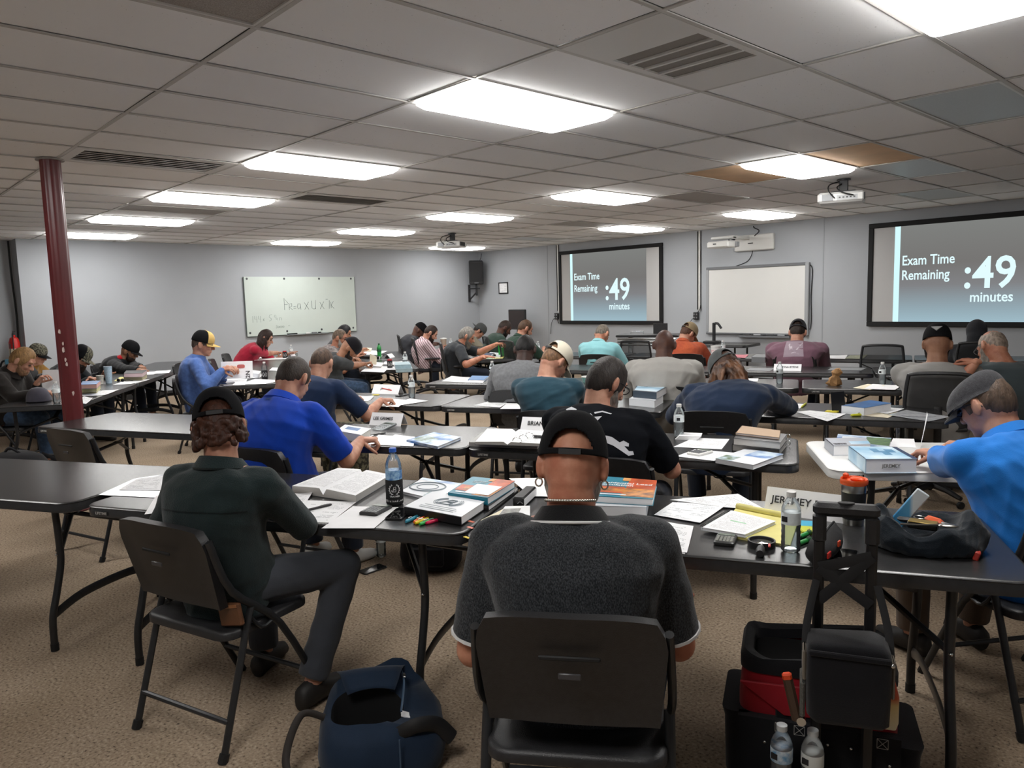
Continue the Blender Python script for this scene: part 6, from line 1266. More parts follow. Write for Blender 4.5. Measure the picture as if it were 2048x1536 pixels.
# magnifier
p = at(1523, 1092); t = thing('magnifying_glass', 'round black magnifying glass with chrome handle lying on the front table', 'magnifier', tuple(p), ang((1523, 1112), (1523, 1092)))
MB().lathe([(.041, 0), (.046, 0), (.046, .022), (.041, .022), (.041, 0)], 30).build('rim', BLKP, t, smooth=40); MB().lathe([(0, .008), (.041, .008), (.036, .013), (0, .015)], 30).build('lens', GLS, t)
MB().tube([(-.043, 0, .012), (-.075, .002, .015)], .010, 10).build('chrome_neck', CHR, t); MB().tube([(-.072, .002, .015), (-.105, .004, .014), (-.125, .005, .014)], [.013, .016, .012], 10).build('grip', BLKP, t); MB().box((-.05, -.025, .02), (.03, .008, .006), ch=.002).build('red_switch', mat('red_plastic', 'c02a22', .4), t)
tent((1527, 1025), (1692, 1048), .095, 'JEREMEY R   E', 'white folded name card reading JEREMEY, behind the water bottle', size=.040, off=.47)
# tumbler
p = at(1706, 1047); t = thing('travel_tumbler', 'black travel tumbler with steel bands and bright orange lid', 'tumbler', tuple(p)); STL = mat('brushed_steel', 'a9a7a2', .28, metal=1)
MB().lathe([(0, 0), (.036, 0), (.0365, .004), (.037, .022), (0, .022)], 30).build('steel_base', STL, t, smooth=40); MB().lathe([(.0385, .022), (.0395, .026), (.043, .12), (.0425, .124)], 30).build('black_grip', mat('matte_black', '141415', .6), t, smooth=50)
MB().lathe([(.036, .02), (.037, .022), (.0425, .12), (.0445, .155), (.043, .157), (0, .157)], 30).build('steel_body', STL, t, smooth=50); OL = mat('orange_lid', 'e0541a', .4)
ld = MB().lathe([(.044, .150), (.0475, .152), (.049, .165), (.046, .172), (.043, .170), (.041, .163), (0, .163)], 30).build('lid', OL, t, smooth=50); MB().box((.012, 0, .17), (.05, .022, .014), ch=.005).build('sip_tab', OL, ld); MB().box((-.035, .01, .176), (.02, .018, .02), ch=.005).build('hinge', OL, ld)
b = MB(); b.tube(crom([(.049, .0, .155), (.055, 0, .12), (.047, .0, .06)]), .004, 6); b.build('strap', RUB, t)
# pencil pouch, sticky notes, green markers, phone
p = at(1644, 1118); t = thing('pencil_pouch', 'black zippered pencil pouch with red trim beyond the trolley handle', 'pouch', tuple(p), ang((1610, 1122), (1665, 1075)))
b = MB(); rg = []
for x, w_, h_ in ((-.07, .012, .045), (-.06, .035, .06), (0, .045, .075), (.07, .045, .09), (.12, .03, .095), (.13, .008, .08)): rg.append([Vector((x, w_*math.cos(a)*(1 if math.sin(a) < .6 else .6), h_*.5+h_*.5*math.sin(a))) for a in np.linspace(0, 6.283, 15)[:-1]])
b.loft(rg); PBK = mat('nylon_black', '18181a', .8, bump=.3, bscale=400); b.build('pouch_body', PBK, t, smooth=70); b = MB(); b.tube(crom([(-.06, -.005, .06), (0, -.0, .077), (.07, 0, .092), (.12, .0, .094)]), .004, 6); b.build('zipper', BLKM, t); MB().box((-.05, -.036, .035), (.03, .006, .02), ch=.002).build('red_tag', mat('red_plastic', 'c02a22', .4), t); MB().box((.02, -.046, .055), (.02, .006, .02), ch=.002).build('red_pull', mat('orange_red', 'd4461e', .4), t)
for k, (px_, py_, c, lab) in enumerate(((1617, 1054, '3fa3c4', 'pad of blue sticky notes beyond the water bottle'), (1618, 1064, 'b8bd2f', 'pad of olive yellow sticky notes beyond the water bottle'))):
    p = at(px_, py_, TH); t = thing('sticky_notes', lab, 'sticky notes', tuple(p), 25+20*k, 'sticky note pads'); MB().box((0, 0, .006), (.07, .07, .012)).build('note_pad', mat('note_'+c, c, .7), t, smooth=0); MB().box((.002, 0, .0128), (.069, .07, .0012), M=Matrix.Rotation(.05, 4, 'Z')).build('top_note', mat('note_'+c, c, .7), t, smooth=0)
for a, c, lab in (((1600, 1078), (1622, 1068), 'green marker, upper of the two beside the pouch'), ((1598, 1092), (1622, 1082), 'green marker, lower of the two beside the pouch')): pen(a, c, .008, lab, mat('green_marker', '1f8a3c', .4), mat('dark_green', '14512a', .4), name='marker', group='green markers', cat='marker')
phone((1690, 1112), ang((1668, 1122), (1706, 1127)), 'black smartphone lying flat beyond the trolley handle', w=.075, l=.1)
# ---- second row: blue polo's table, black shirt's table
BLK2 = mat('binder_black', '18181a', .4)
tent((738, 850), (801, 853), .085, 'LEE GRIMES', 'white folded name card on the royal blue polo man\'s table', size=.032, off=.4)
r = book([(672, 861), (722, 870), (742, 857), (690, 849)], .05, 'thick stack of bound notes with grey spine left of the blue polo man\'s hand', WGL, pages=mat('worn_pages', 'bdbab5', .8, var=.15, scale=300, stretch=(.05, .05, 10)), name='bound_notes', spine=0, items=[('blue_stripe', .2, .7, .4, .8, BBC)])
sheet([(668, 875), (720, 884), (748, 872), (690, 866)], 'white paper under the blue polo man\'s writing hand', PAPER, z=.001, curl=.04)
calc((768, 856), ang((752, 862), (782, 866)), 'grey silver calculator propped before the name card on the second row', w=.11, l=.15, body=mat('silver_case', '8e9496', .35, metal=.3), tilt=.2)
sheet([(735, 889), (800, 893), (818, 874), (757, 870)], 'white exam sheet right of the blue polo man\'s hand', PAGE, z=.001); sheet([(758, 890), (827, 893), (830, 875), (790, 869)], 'second exam sheet beside the landscape booklet, second row', PAGEF, z=.003, curl=.03)
book([(813, 880), (875, 893), (922, 874), (868, 864)], .016, 'glossy booklet with a landscape photo cover on the second row table', SKYB, name='booklet', spine=0, items=[('landscape_photo', .05, .6, .1, .6, GRN), ('sky_band', .4, 1, .55, .95, SKYB)])
pen((737, 873), (772, 866), .004, 'grey pen held by the man in royal blue polo', BLKM, CHR, z=TH+.001)
tent((1040, 861), (1102, 864), .085, 'BRIAN K', 'white folded name card reading BRIAN K beside the open binder', size=.040, off=.55)
openbook((938, 893), (1075, 899), (965, 872), (1085, 878), .035, 'thick grey-paged book lying open under the ring binder, second row', lm=mat('grey_pages', 'a3a3a1', .7), rm=PAGED)
openbook((951, 889), (1080, 893), (975, 862), (1090, 868), .022, 'open white ring binder on top of the grey-paged book', z=.036, name='open_ring_binder', lm=PAGE, rm=page_mat('picture_page', lines=12, dens=.7, ink='5d5f63', block=4))
t = thing('binder_rings', 'chrome binder rings and black clips before the BRIAN K card', 'clips', tuple(at(1050, 880, TH+.06)), 20)
for k in range(3):
    b = MB(); b.tube([(.0, -.08+.08*k+.0, .0)]+[(.03*math.cos(a)-.01, -.08+.08*k, .03*math.sin(a)) for a in np.linspace(.2, 2.9, 9)], .0022, 6); b.build('ring', CHR, t)
for k in range(2): MB().box((.02+.03*k, .10, .005), (.035, .02, .016), ch=.004).build('clip', BLKP, t)
bottle(1358, 875, 'clear water bottle with pale label beside the black-shirted man\'s fist', 40)
t = thing('napkin_stack', 'white paper napkins under the bottle on the second row', 'napkins', tuple(at(1380, 877)), 20)
for k in range(4): MB().box((.004*k-.01, .003*k, .003+.006*k), (.13, .12, .005), M=Matrix.Rotation(.05*k, 4, 'Z')).build('napkin', PAPER, t, smooth=0)
sheet([(1347, 894), (1443, 899), (1459, 879), (1388, 876)], 'printed sheet right of the black-shirted man, upper one', PAGE, z=.001, curl=.02); sheet([(1352, 913), (1428, 922), (1470, 906), (1390, 899)], 'printed sheet under the white calculator, second row', PAGEF, z=.001); sheet([(1284, 908), (1320, 913), (1330, 902), (1290, 897)], 'white sheet corner under the black-shirted man\'s elbow', PAPER, z=.002)
calc((1400, 908), ang((1372, 908), (1408, 914)), 'white pocket calculator on printed sheet, second row', body=WHT, keys=mat('key_dark', '55585c', .5))
book([(1431, 917), (1506, 930), (1567, 908), (1492, 897)], .024, 'paperback with white and blue photo cover near the table corner, second row', WGL, spine=0, items=[('sky_photo', .35, 1, .5, 1, SKYB), ('green_photo', 0, .4, .0, .35, GRN)])
for k, (z, lab) in enumerate(((0, 'black ring binder at the bottom of the stack with tan pad'), (.042, 'black ring binder in the middle of the stack under the tan pad'))):
    r = book([(1464+k*2, 888-12*k), (1560+k, 897-12*k), (1574, 880-12*k), (1478, 871-12*k)], .038, lab, BLK2, z=z, name='ring_binder', cat='binder', spine=3, group='stacked black binders', pages=mat('worn_pages', 'bdbab5', .8))
    b = MB(); q = at(1568, 888-12*k, TH+z+.02)-r.location
    for j in range(2): b = MB().tube([q+Vector((.012*math.cos(a), .05*j, .014*math.sin(a))) for a in np.linspace(0, 6.283, 11)[:-1]], .002, 5, closed=True); b.build('ring', CHR, r)
book([(1471, 865), (1558, 875), (1561, 861), (1483, 851)], .012, 'tan cardboard pad on top of the black binder stack', mat('tan_card', 'b59c84', .8), z=.081, name='cardboard_pad', cat='pad')
# ---- white table
book([(1666, 891), (1742, 889), (1731, 875), (1649, 876)], .055, 'thick grey-covered code book on the white table, left one', GBC, spine=3, items=[('dark_title', .05, .4, .1, .3, mat('title_grey', '5a5d66', .4)), ('blue_corner', .5, 1, .1, .5, LBLU)], ttl=[('2012', .03, -.07, -.07, mat('title_ink', '32343a', .5))])
book([(1672, 880), (1778, 892), (1783, 876), (1676, 868)], .03, 'blue and green covered book beyond the thick grey book, white table', SKYB, spine=0, items=[('green_photo', .55, 1, .0, .9, mat('grass_cover', '5c8242', .4, col2='35503a', scale=30)), ('title_block', .1, .5, .2, .7, WGL)])
r = book([(1731, 918), (1835, 917), (1793, 894), (1697, 892)], .07, 'thick light blue code book on the white table with a name on its page edge', LBLU, spine=3, back=LBLU, items=[('navy_edge', .9, 1, 0, 1, NVC), ('cube_print_a', .35, .5, .5, .8, mat('steel_blue', '4f86ab', .4)), ('cube_print_b', .5, .65, .3, .6, mat('steel_blue', '4f86ab', .4)), ('cube_print_c', .62, .8, .5, .75, mat('steel_blue', '4f86ab', .4))])
q = at(1785, 932, TH+.035)-r.location; a_, c_ = at(1731, 918, TH+.07), at(1835, 917, TH+.07); x = (c_-a_).normalized(); yv = Z; M = frame_mat((a_+c_)/2-r.location-Z*.035-Z.cross(x)*.0012, x, Z, x.cross(Z)); text('JEREMEY', .022, M, mat('pencil_ink', '6b6b68', .7), r, 'edge_lettering')
sheet([(1778, 893), (1832, 896), (1828, 878), (1786, 877)], 'white paper under the bright blue shirt man\'s hands', PAPER, z=.001)
t = thing('raised_page', 'white page held upright by the man in bright blue shirt', 'paper', tuple(at(1850, 890, TH+.02)), 30); b = MB(); V = [(-.02+.03*u, .03*u*u, .17*u)for u in np.linspace(0, 1, 6)]; b.loft([[Vector((x_-.012*(1-z_*3), y_-.05, z_)), Vector((x_+.012, y_+.06, z_)), Vector((x_+.0135, y_+.06, z_)), Vector((x_-.0105-.012*(1-z_*3)*0, y_-.05, z_))] for x_, y_, z_ in V]); b.build('page', PAPER, t)
# ---- third row
tent((743, 787), (796, 789), .085, 'JA', 'white folded name card before the navy shirt man\'s writing hand', size=.03, off=.35)
sheet([(672, 806), (715, 812), (735, 795), (690, 791)], 'white papers by the navy shirt man\'s elbow', PAPER, z=.001, curl=.05); sheet([(690, 799), (735, 803), (748, 795), (705, 790)], 'loose white papers beyond the navy shirt man\'s arm', PAGE, z=.001, curl=.15)
sheet([(746, 812), (797, 814), (815, 800), (775, 797)], 'exam sheet under the navy shirt man\'s hand', PAGEF, z=.001); sheet([(771, 814), (798, 811), (857, 802), (820, 797)], 'exam sheet right of the navy shirt man\'s hand', PAPER, z=.003)
pen((765, 778), (783, 782), .006, 'red pen held by the navy shirt man', mat('red_plastic', 'c02a22', .4), z=TH+.075); phone((805, 791), 20, 'black phone lying before the bottle, third row')
t = thing('sticky_flag', 'yellow sticky flag on the table before the navy shirt man', 'sticky note', tuple(at(752, 790)), 35); MB().box((0, 0, .002), (.06, .03, .004)).build('flag', mat('note_yellow', 'd8c83a', .7), t)
bottle(824, 795, 'clear water bottle on the third row left table')
sheet([(948, 811), (1000, 815), (1020, 803), (984, 801)], 'printed sheet left of the cream cap man, upper one', PAGE, z=.001, curl=.03); sheet([(1000, 818), (1040, 818), (1050, 804), (1018, 803)], 'folded sheet left of the cream cap man hanging at the table edge', PAPER, z=.002)
bottle(1031, 804, 'clear water bottle left of the cream cap man')
book([(1258, 797), (1309, 802), (1327, 791), (1276, 787)], .055, 'thick white book, lower of two beside the black-haired man\'s glasses', WGL, spine=0, group='two thick white books'); book([(1266, 781), (1313, 785), (1335, 773), (1274, 769)], .055, 'thick white book with dark cover, upper of two beside the glasses', mat('dark_blue_cover', '3d4a57', .4), z=.055, spine=0, group='two thick white books', items=[('cover_photo', .05, .95, .1, .9, LBLU)])
sheet([(1272, 812), (1303, 815), (1312, 808), (1280, 806)], 'paper edge sticking out under the two thick white books', PAPER, z=.001)
t = thing('tabbed_card', 'small white card with yellow tab left of the navy sweatshirt', 'card', tuple(at(1386, 818)), 60); MB().box((0, 0, .03), (.004, .09, .06), M=Matrix.Rotation(.3, 4, 'Y')).build('card_panel', PAPER, t); MB().box((.012, .02, .068), (.003, .03, .025), M=Matrix.Rotation(.3, 4, 'Y')).build('yellow_tab', mat('note_yellow', 'd8c83a', .7), t)
sheet([(1592, 824), (1655, 843), (1692, 829), (1620, 821)], 'printed sheet right of the navy sweatshirt, near the edge', PAGEF, z=.001, curl=.04); sheet([(1545, 812), (1600, 817), (1608, 808), (1560, 806)], 'white sheet under the navy sweatshirt sleeve', PAPER, z=.001)
pen((1604, 815), (1612, 808), .007, 'yellow highlighter standing by the navy sleeve', mat('hl_yellow', 'd8d83a', .4), name='highlighter', group='yellow highlighters', cat='highlighter'); pen((1704, 833), (1722, 832), .009, 'yellow highlighter lying before the paper pile, third row', mat('hl_yellow', 'd8d83a', .4), name='highlighter', group='yellow highlighters', cat='highlighter')
t = thing('sticky_notes', 'yellow sticky note pad by the black binder leaf, third row', 'sticky notes', tuple(at(1664, 824)), 10); MB().box((0, 0, .004), (.08, .06, .008)).build('note_pad', mat('note_yellow', 'd8c83a', .7), t)
r = book([(1683, 811), (1728, 816), (1783, 806), (1740, 800)], .055, 'thick white book with bright blue cover, third row right table', BBC, spine=0, pages=PAPER, back=WGL); t = thing('binder_leaf', 'black cardboard leaf standing left of the bright blue book', 'folder', tuple(at(1678, 822)), 70); MB().box((0, 0, .07), (.13, .006, .14), M=Matrix.Rotation(-.15, 4, 'X'), ch=.002).build('leaf', BLK2, t)
sheet([(1712, 830), (1776, 836), (1800, 824), (1735, 819)], 'cream papers at the bottom of the pile, third row right', CREAM, z=.001); sheet([(1714, 819), (1775, 828), (1808, 819), (1755, 812)], 'printed papers at the top of the pile, third row right', PAGE, z=.006, curl=.05); sheet([(1775, 830), (1858, 843), (1900, 834), (1812, 820)], 'grey drawing in clear sleeve at the right end of third row', mat('plastic_sleeve', 'b9bcc0', .15), z=.003, curl=.02)
r = thing('drawing_print', 'oval grey drawing on the clear sleeve, third row', 'paper', tuple(at(1835, 831, TH+.006)), 25, None); MB().prism([(.11*math.cos(a), .06*math.sin(a)) for a in np.linspace(0, 6.283, 25)[:-1]], 0, .0012).build('oval_print', mat('oval_grey', '8f9196', .6, var=.25, scale=30), r)
# ---- fourth row and on
sheet([(883, 763), (931, 765), (940, 756), (903, 752)], 'printed papers at left end of the grey hoodie table', PAGE, z=.002, curl=.05); sheet([(930, 765), (966, 766), (972, 756), (938, 755)], 'white papers beside the grey hoodie sleeve', PAPER, z=.002, curl=.03)
book([(936, 759), (968, 760), (978, 752), (944, 751)], .018, 'bright blue folder left of the grey hoodie', mat('bright_blue_folder', '1f6fb0', .4), name='folder', cat='folder'); bottle(985, 760, 'clear water bottle behind the grey hoodie shoulder')
t = thing('food_container', 'white and teal food container right of the cream cap', 'container', tuple(at(1178, 764)), 30); MB().lathe([(0, 0), (.06, 0), (.075, .05), (0, .05)], 20).build('tub', mat('teal_tub', '7fb0aa', .4), t); MB().lathe([(0, .05), (.078, .05), (.078, .06), (0, .062)], 20).build('tub_lid', WHT, t)
sheet([(1262, 766), (1298, 768), (1300, 756), (1268, 755)], 'printed sheet at left of the light grey shirt', PAGE, z=.001, curl=.04); sheet([(1482, 762), (1515, 763), (1517, 757), (1486, 757)], 'white sheet beyond the long-haired person\'s shoulder', PAPER, z=.001); bottle(1559, 767, 'clear water bottle standing at the right end before the name card')
book([(1262, 736), (1290, 738), (1296, 732), (1268, 730)], .03, 'stack of white paper behind the light grey shirt, left', WGL, name='paper_block', cat='paper'); sheet([(1264, 743), (1300, 744), (1304, 738), (1268, 737)], 'white sheet before the paper block, fifth row', PAPER, z=.001)
# crumpled bag
t = thing('paper_bag', 'small crumpled brown paper bag on the empty table', 'paper bag', tuple(at(1668, 771)), 20); b = MB(); rd = random.Random(8); rings = []
for k, (z, r_) in enumerate(((0, .05), (.02, .065), (.05, .06), (.075, .045), (.09, .03), (.12, .042), (.15, .02))): rings.append([Vector((r_*math.cos(a)*rd.uniform(.7, 1.25)+.03*(k/6)**2, r_*math.sin(a)*rd.uniform(.7, 1.25)*.7, z+rd.uniform(-.012, .012)*(k > 0))) for a in np.linspace(0, 6.283, 12)[:-1]])
b.loft(rings); b.build('crumpled_paper', mat('kraft', '9a7348', .8, var=.2, scale=20), t, smooth=20)
sheet([(1706, 776), (1740, 780), (1770, 772), (1735, 768)], 'papers left of bottle on the paper bag table', CREAM, z=.001, curl=.05); sheet([(1728, 778), (1790, 780), (1802, 772), (1745, 768)], 'white papers before the bottle on the paper bag table', PAPER, z=.004, curl=.06); bottle(1764, 769, 'clear water bottle on the paper bag table')
tent((1547, 741), (1602, 742), .07, 'TINA BYRNE', 'white folded name card on the bare fifth row table', size=.03, off=.6)
sheet([(1492, 741), (1540, 742), (1550, 736), (1500, 736)], 'grey folder lying left of the fifth row name card', mat('grey_folder', '6d7073', .5), z=.001, name='folder', cat='folder', group=None); sheet([(1655, 740), (1722, 741), (1735, 735), (1665, 735)], 'grey paper lying on the fifth row right of the card', mat('grey_sheet', '8b8e90', .5), z=.001)
for k, (z, c, lab) in enumerate(((0, '4a3f8c', 'purple box at the bottom beside the grey T-shirt man'), (.035, '6a62a8', 'purple and white box in the middle beside the grey T-shirt man'), (.07, '3d5fa8', 'blue box on top beside the grey T-shirt man'))): book([(1784, 748-4*k), (1812, 749-4*k), (1822, 742-4*k), (1790, 741-4*k)], .033, lab, mat('box_'+c, c, .4), z=z, name='box', cat='box', group='purple boxes')
sheet([(2003, 783), (2060, 786), (2060, 774), (2012, 773)], 'white paper on the table at the right edge', PAPER, z=.001); t = thing('sticky_flag', 'yellow green sticky flags before the leaning bald man', 'sticky note', tuple(at(2000, 772, TH)), 20); MB().box((0, 0, .03), (.05, .02, .06), M=Matrix.Rotation(.4, 4, 'Y')).build('flag', mat('note_lime', 'b8c23a', .7), t)
bottle(1948, 719, 'clear water bottle left of the leaning bald man')
book([(1503, 714), (1530, 715), (1540, 709), (1512, 708)], .07, 'thick white book with grey cover near the white board', mat('grey_folder', '6d7073', .5), spine=0); sheet([(1455, 714), (1490, 716), (1497, 710), (1462, 709)], 'pink topped papers beside the orange plaid sleeve', mat('pink_sheet', 'c9707c', .6), z=.003, curl=.05); sheet([(1640, 716), (1690, 718), (1695, 711), (1650, 711)], 'white papers right of the mauve shirt', PAPER, z=.001, curl=.06); sheet([(1690, 717), (1725, 718), (1735, 711), (1700, 711)], 'greenish magazine papers right of the mauve shirt', mat('olive_paper', '8d8f78', .6, var=.3, scale=30), z=.002, curl=.1)
sheet([(1555, 717), (1575, 718), (1577, 710), (1560, 710)], 'pink sheet by the mauve shirt\'s left sleeve', mat('pale_pink_sheet', 'd3b7bb', .6), z=.004, curl=.2)
# document camera on its own table, tub, bottle
dt = dup(proto, (-4.35, 10.1, 0), 8, 'black folding table with the document camera under the white board', 'black folding tables')
p = at(1424, 686, TH+.0); t = thing('document_camera', 'black document camera with bent neck below the white board', 'document camera', (p.x, p.y, TH), 20)
MB().box((0, 0, .02), (.28, .2, .04), ch=.01).build('base', BLKP, t); MB().box((.03, .02, .19), (.055, .04, .34), ch=.008).build('post', BLKM, t); b = MB(); b.tube(crom([(.05, .0, .35), (.11, -.02, .34), (.17, -.04, .26)]), [.022]*13, 8); b.build('camera_head', BLKM, t)
p = at(1432, 709); t = thing('foam_tub', 'white foam tub with red lettering by the orange plaid shirt', 'tub', tuple(p), 20); MB().lathe([(0, 0), (.06, 0), (.075, .12), (.08, .125), (0, .125)], 22).build('tub_body', WHT, t)
for k, ch in enumerate('BLUBELL'): a = -1.2-.7+k*.18; text(ch, .03, Matrix.Translation((.069*math.cos(a), .069*math.sin(a), .05)) @ Matrix.Rotation(a+math.pi/2, 4, 'Z') @ Matrix.Rotation(math.pi/2, 4, 'X'), mat('red_print', 'b03a3a', .5), t, 'tub_letter') if False else None
MB().lathe([(.0655, .03), (.071, .07)], 22).build('red_lettering_band', mat('red_band', 'b9605c', .5, col2='d9d9d6', scale=60), t)
bottle(1446, 710, 'clear water bottle beside the foam tub'); sheet([(1406, 712), (1432, 713), (1436, 708), (1412, 707)], 'white papers beside the orange plaid sleeve', PAPER, z=.002, curl=.1)
# lectern with chrome rails
p = at(1300, 668, 1.02); t = thing('lectern_desk', 'black lectern desk with stacked chrome rails left of the orange plaid man', 'lectern', (p.x, p.y, 0), 24)
MB().box((0, 0, 1.0), (.95, .5, .035), ch=.01).build('desktop', BLKP, t)
for k in range(3): MB().tube([(-.44, -.26, .96-.045*k), (.44, -.26, .96-.045*k)], .016, 8).build('chrome_rail', CHR, t)
for sx in (-.3, .3): MB().box((sx, 0, .5), (.07, .06, .96), ch=.01).build('post', CHR, t); MB().box((sx, 0, .03), (.07, .5, .06), ch=.015).build('foot', BLKP, t)
MB().box((.15, .05, 1.1), (.22, .02, .16), M=Matrix.Rotation(0, 4, 'Z'), ch=.005).build('control_screen', BLKP, t); b = MB(); b.tube([(-.3, 0, 1.02), (-.3, 0, 1.06), (-.1, 0, 1.06), (-.1, 0, 1.02)], .006, 6); b.build('wire_stand', CHR, t)
p = at(1282, 684, .96); ochair(p.x, p.y, 110, 'empty black office chair with armrests before the lectern desk')
# ---- left groups
KZ = make_bottle(h=.205, r=.033, lab=None, fill=.3); kz = MB().lathe([(.034, .003), (.036, .008), (.036, .10), (.034, .106)], 24).build('foam_sleeve', NEO, KZ, smooth=60); KZ.location = at(530, 758); KZ.rotation_euler = (0, 0, 0); tag(KZ, 'water bottle in black sleeve with white emblem before the blue hoodie man', group='water bottles in black sleeves'); emblem(kz, .055, .0365, math.atan2(CAM.y-KZ.location.y, CAM.x-KZ.location.x), .024)
def can(px, py, label):
    t = thing('drink_can', label, 'can', tuple(at(px, py)), 0, 'cans in black sleeves'); MB().lathe([(0, .004), (.028, 0), (.033, .008), (.033, .112), (.027, .12), (0, .118)], 22).build('can_body', mat('can_red', '9a2026', .3, metal=.6), t); k = MB().lathe([(.0335, .003), (.0355, .008), (.0355, .096), (.0335, .102)], 22).build('foam_sleeve', NEO, t); emblem(k, .052, .036, math.atan2(CAM.y-t.location.y, CAM.x-t.location.x), .024)
can(780, 736, 'drink can in black sleeve with white emblem, near the beanie man'); can(570, 716, 'drink can in black sleeve before the woman in red')
bottle(811, 734, 'clear water bottle near the can before the beanie man'); bottle(583, 714, 'clear water bottle before the woman in red'); bottle(902, 700, 'clear water bottle beyond the pink striped shirt'); bottle(1076, 709, 'clear water bottle before the bearded man in green polo'); bottle(114, 806, 'clear water bottle standing left of the red pole')
GSODA = mat('green_soda', '2f9a4a', .15); t = make_bottle(h=.23, r=.034, lab=mat('dark_green_label', '1c5a33', .4), capc=mat('dark_green', '14512a', .4), body=GSODA, fill=.2); t.location = at(759, 716); t['label'] = 'bright green soda bottle before the man in patterned shirt'
# P23's table
r = thing('white_booklet', 'white booklet with a red oval held up by the blue hoodie man', 'booklet', tuple(at(478, 762)), ang((440, 760), (505, 758)))
MB().box((-.02, 0, .13), (.36, .016, .20), M=Matrix.Rotation(-.12, 4, 'X'), ch=.002).build('cover', PAPER, r); Mv = Matrix.Rotation(-.12, 4, 'X') @ Matrix.Translation((.03, -.0092, .17)) @ Matrix.Rotation(math.pi/2, 4, 'X'); MB().prism([(.045*math.copysign(abs(math.cos(a))**.5, math.cos(a)), .022*math.copysign(abs(math.sin(a))**.6, math.sin(a))) for a in np.linspace(0, 6.283, 21)[:-1]], 0, .0012, M=Mv).build('red_oval', mat('faded_red', 'b5605c', .6), r)
text('2N', .07, Matrix.Rotation(-.12, 4, 'X') @ Matrix.Translation((.11, -.0095, .075)) @ Matrix.Rotation(math.pi/2, 4, 'X') @ Matrix.Rotation(math.pi/2, 4, 'Z'), INK, r, 'cover_lettering')
for k, (q, m_, z, lab) in enumerate(((((447, 771), (490, 770), (495, 758), (455, 760)), PAGE, .001, 'printed sheet nearest the blue hoodie man'), (((476, 769), (530, 768), (565, 761), (510, 758)), PAGEF, .002, 'open printed sheets at the near end of the blue hoodie table'), (((440, 762), (490, 757), (500, 750), (455, 752)), PAPER, .004, 'white papers under the held white booklet'), (((495, 757), (520, 755), (528, 748), (500, 748)), PAPER, .003, 'white papers behind the held booklet'), (((538, 741), (560, 742), (568, 736), (545, 735)), PAPER, .002, 'white sheets beyond the sleeved bottle'))): sheet(q, lab, m_, z=z, curl=.03)
book([(492, 745), (518, 748), (522, 742), (496, 739)], .05, 'white book stack right of the held booklet', WGL, spine=0); tent((563, 753), (571, 752), .07, None, 'small white folded card beside the blue polo man\'s head')
phone((455, 768), 60, 'dark tablet at table corner before the blue hoodie man', w=.14, l=.2)
sheet([(508, 721), (550, 719), (560, 714), (520, 714)], 'long white sheets before the woman in red, near end', PAGE, z=.001); sheet([(545, 719), (580, 718), (584, 714), (552, 714)], 'white sheets under the sleeved can before the woman in red', PAPER, z=.002); sheet([(560, 711), (588, 712), (592, 705), (563, 705)], 'open printed booklet under the woman\'s hands', PAGE, z=.015, curl=.15); tent((584, 715), (593, 714), .06, None, 'small white folded card far right of the woman in red')
# beanie man's table
sheet([(722, 743), (768, 745), (775, 738), (730, 737)], 'white exam sheet nearest, before the beanie man', PAPER, z=.001); sheet([(740, 739), (790, 740), (796, 734), (752, 732)], 'white exam sheet under the sleeved can', PAGE, z=.002); openbook((728, 735), (762, 736), (736, 727), (768, 728), .025, 'small book lying open under the beanie man\'s hands')
r = thing('raised_page', 'cream page lifted by the beanie man', 'paper', tuple(at(746, 728, TH+.03)), 20); MB().box((0, 0, .07), (.12, .003, .14), M=Matrix.Rotation(.35, 4, 'Y') @ Matrix.Rotation(.3, 4, 'X')).build('page', CREAM, r)
LB2 = mat('pale_blue_box', '9fb6bf', .5, var=.08); book([(792, 738), (825, 737), (822, 730), (790, 730)], .045, 'pale blue thick book, lower one behind the bottle before the beanie man', LB2, spine=0, group='pale blue books'); book([(790, 730), (822, 729), (818, 723), (788, 724)], .045, 'pale blue thick book, upper one behind the bottle', LB2, z=.045, spine=0, group='pale blue books')
tent((813, 735), (822, 729), .06, None, 'small white card at the corner of the beanie man\'s table'); sheet([(765, 729), (800, 730), (805, 724), (770, 723)], 'loose white papers before the pale blue books', PAPER, z=.003, curl=.1)
book([(718, 712), (758, 714), (765, 708), (724, 706)], .035, 'black and white thick book before the man in patterned shirt', BLK2, spine=0); sheet([(715, 709), (755, 710), (775, 703), (730, 700)], 'open white papers on top of the thick black book', PAGE, z=.037, curl=.1); book([(726, 700), (742, 701), (744, 696), (728, 695)], .06, 'cream book stack behind the patterned shirt man', CREAM, spine=0); tent((780, 716), (790, 714), .06, None, 'small white card beyond the green soda bottle')
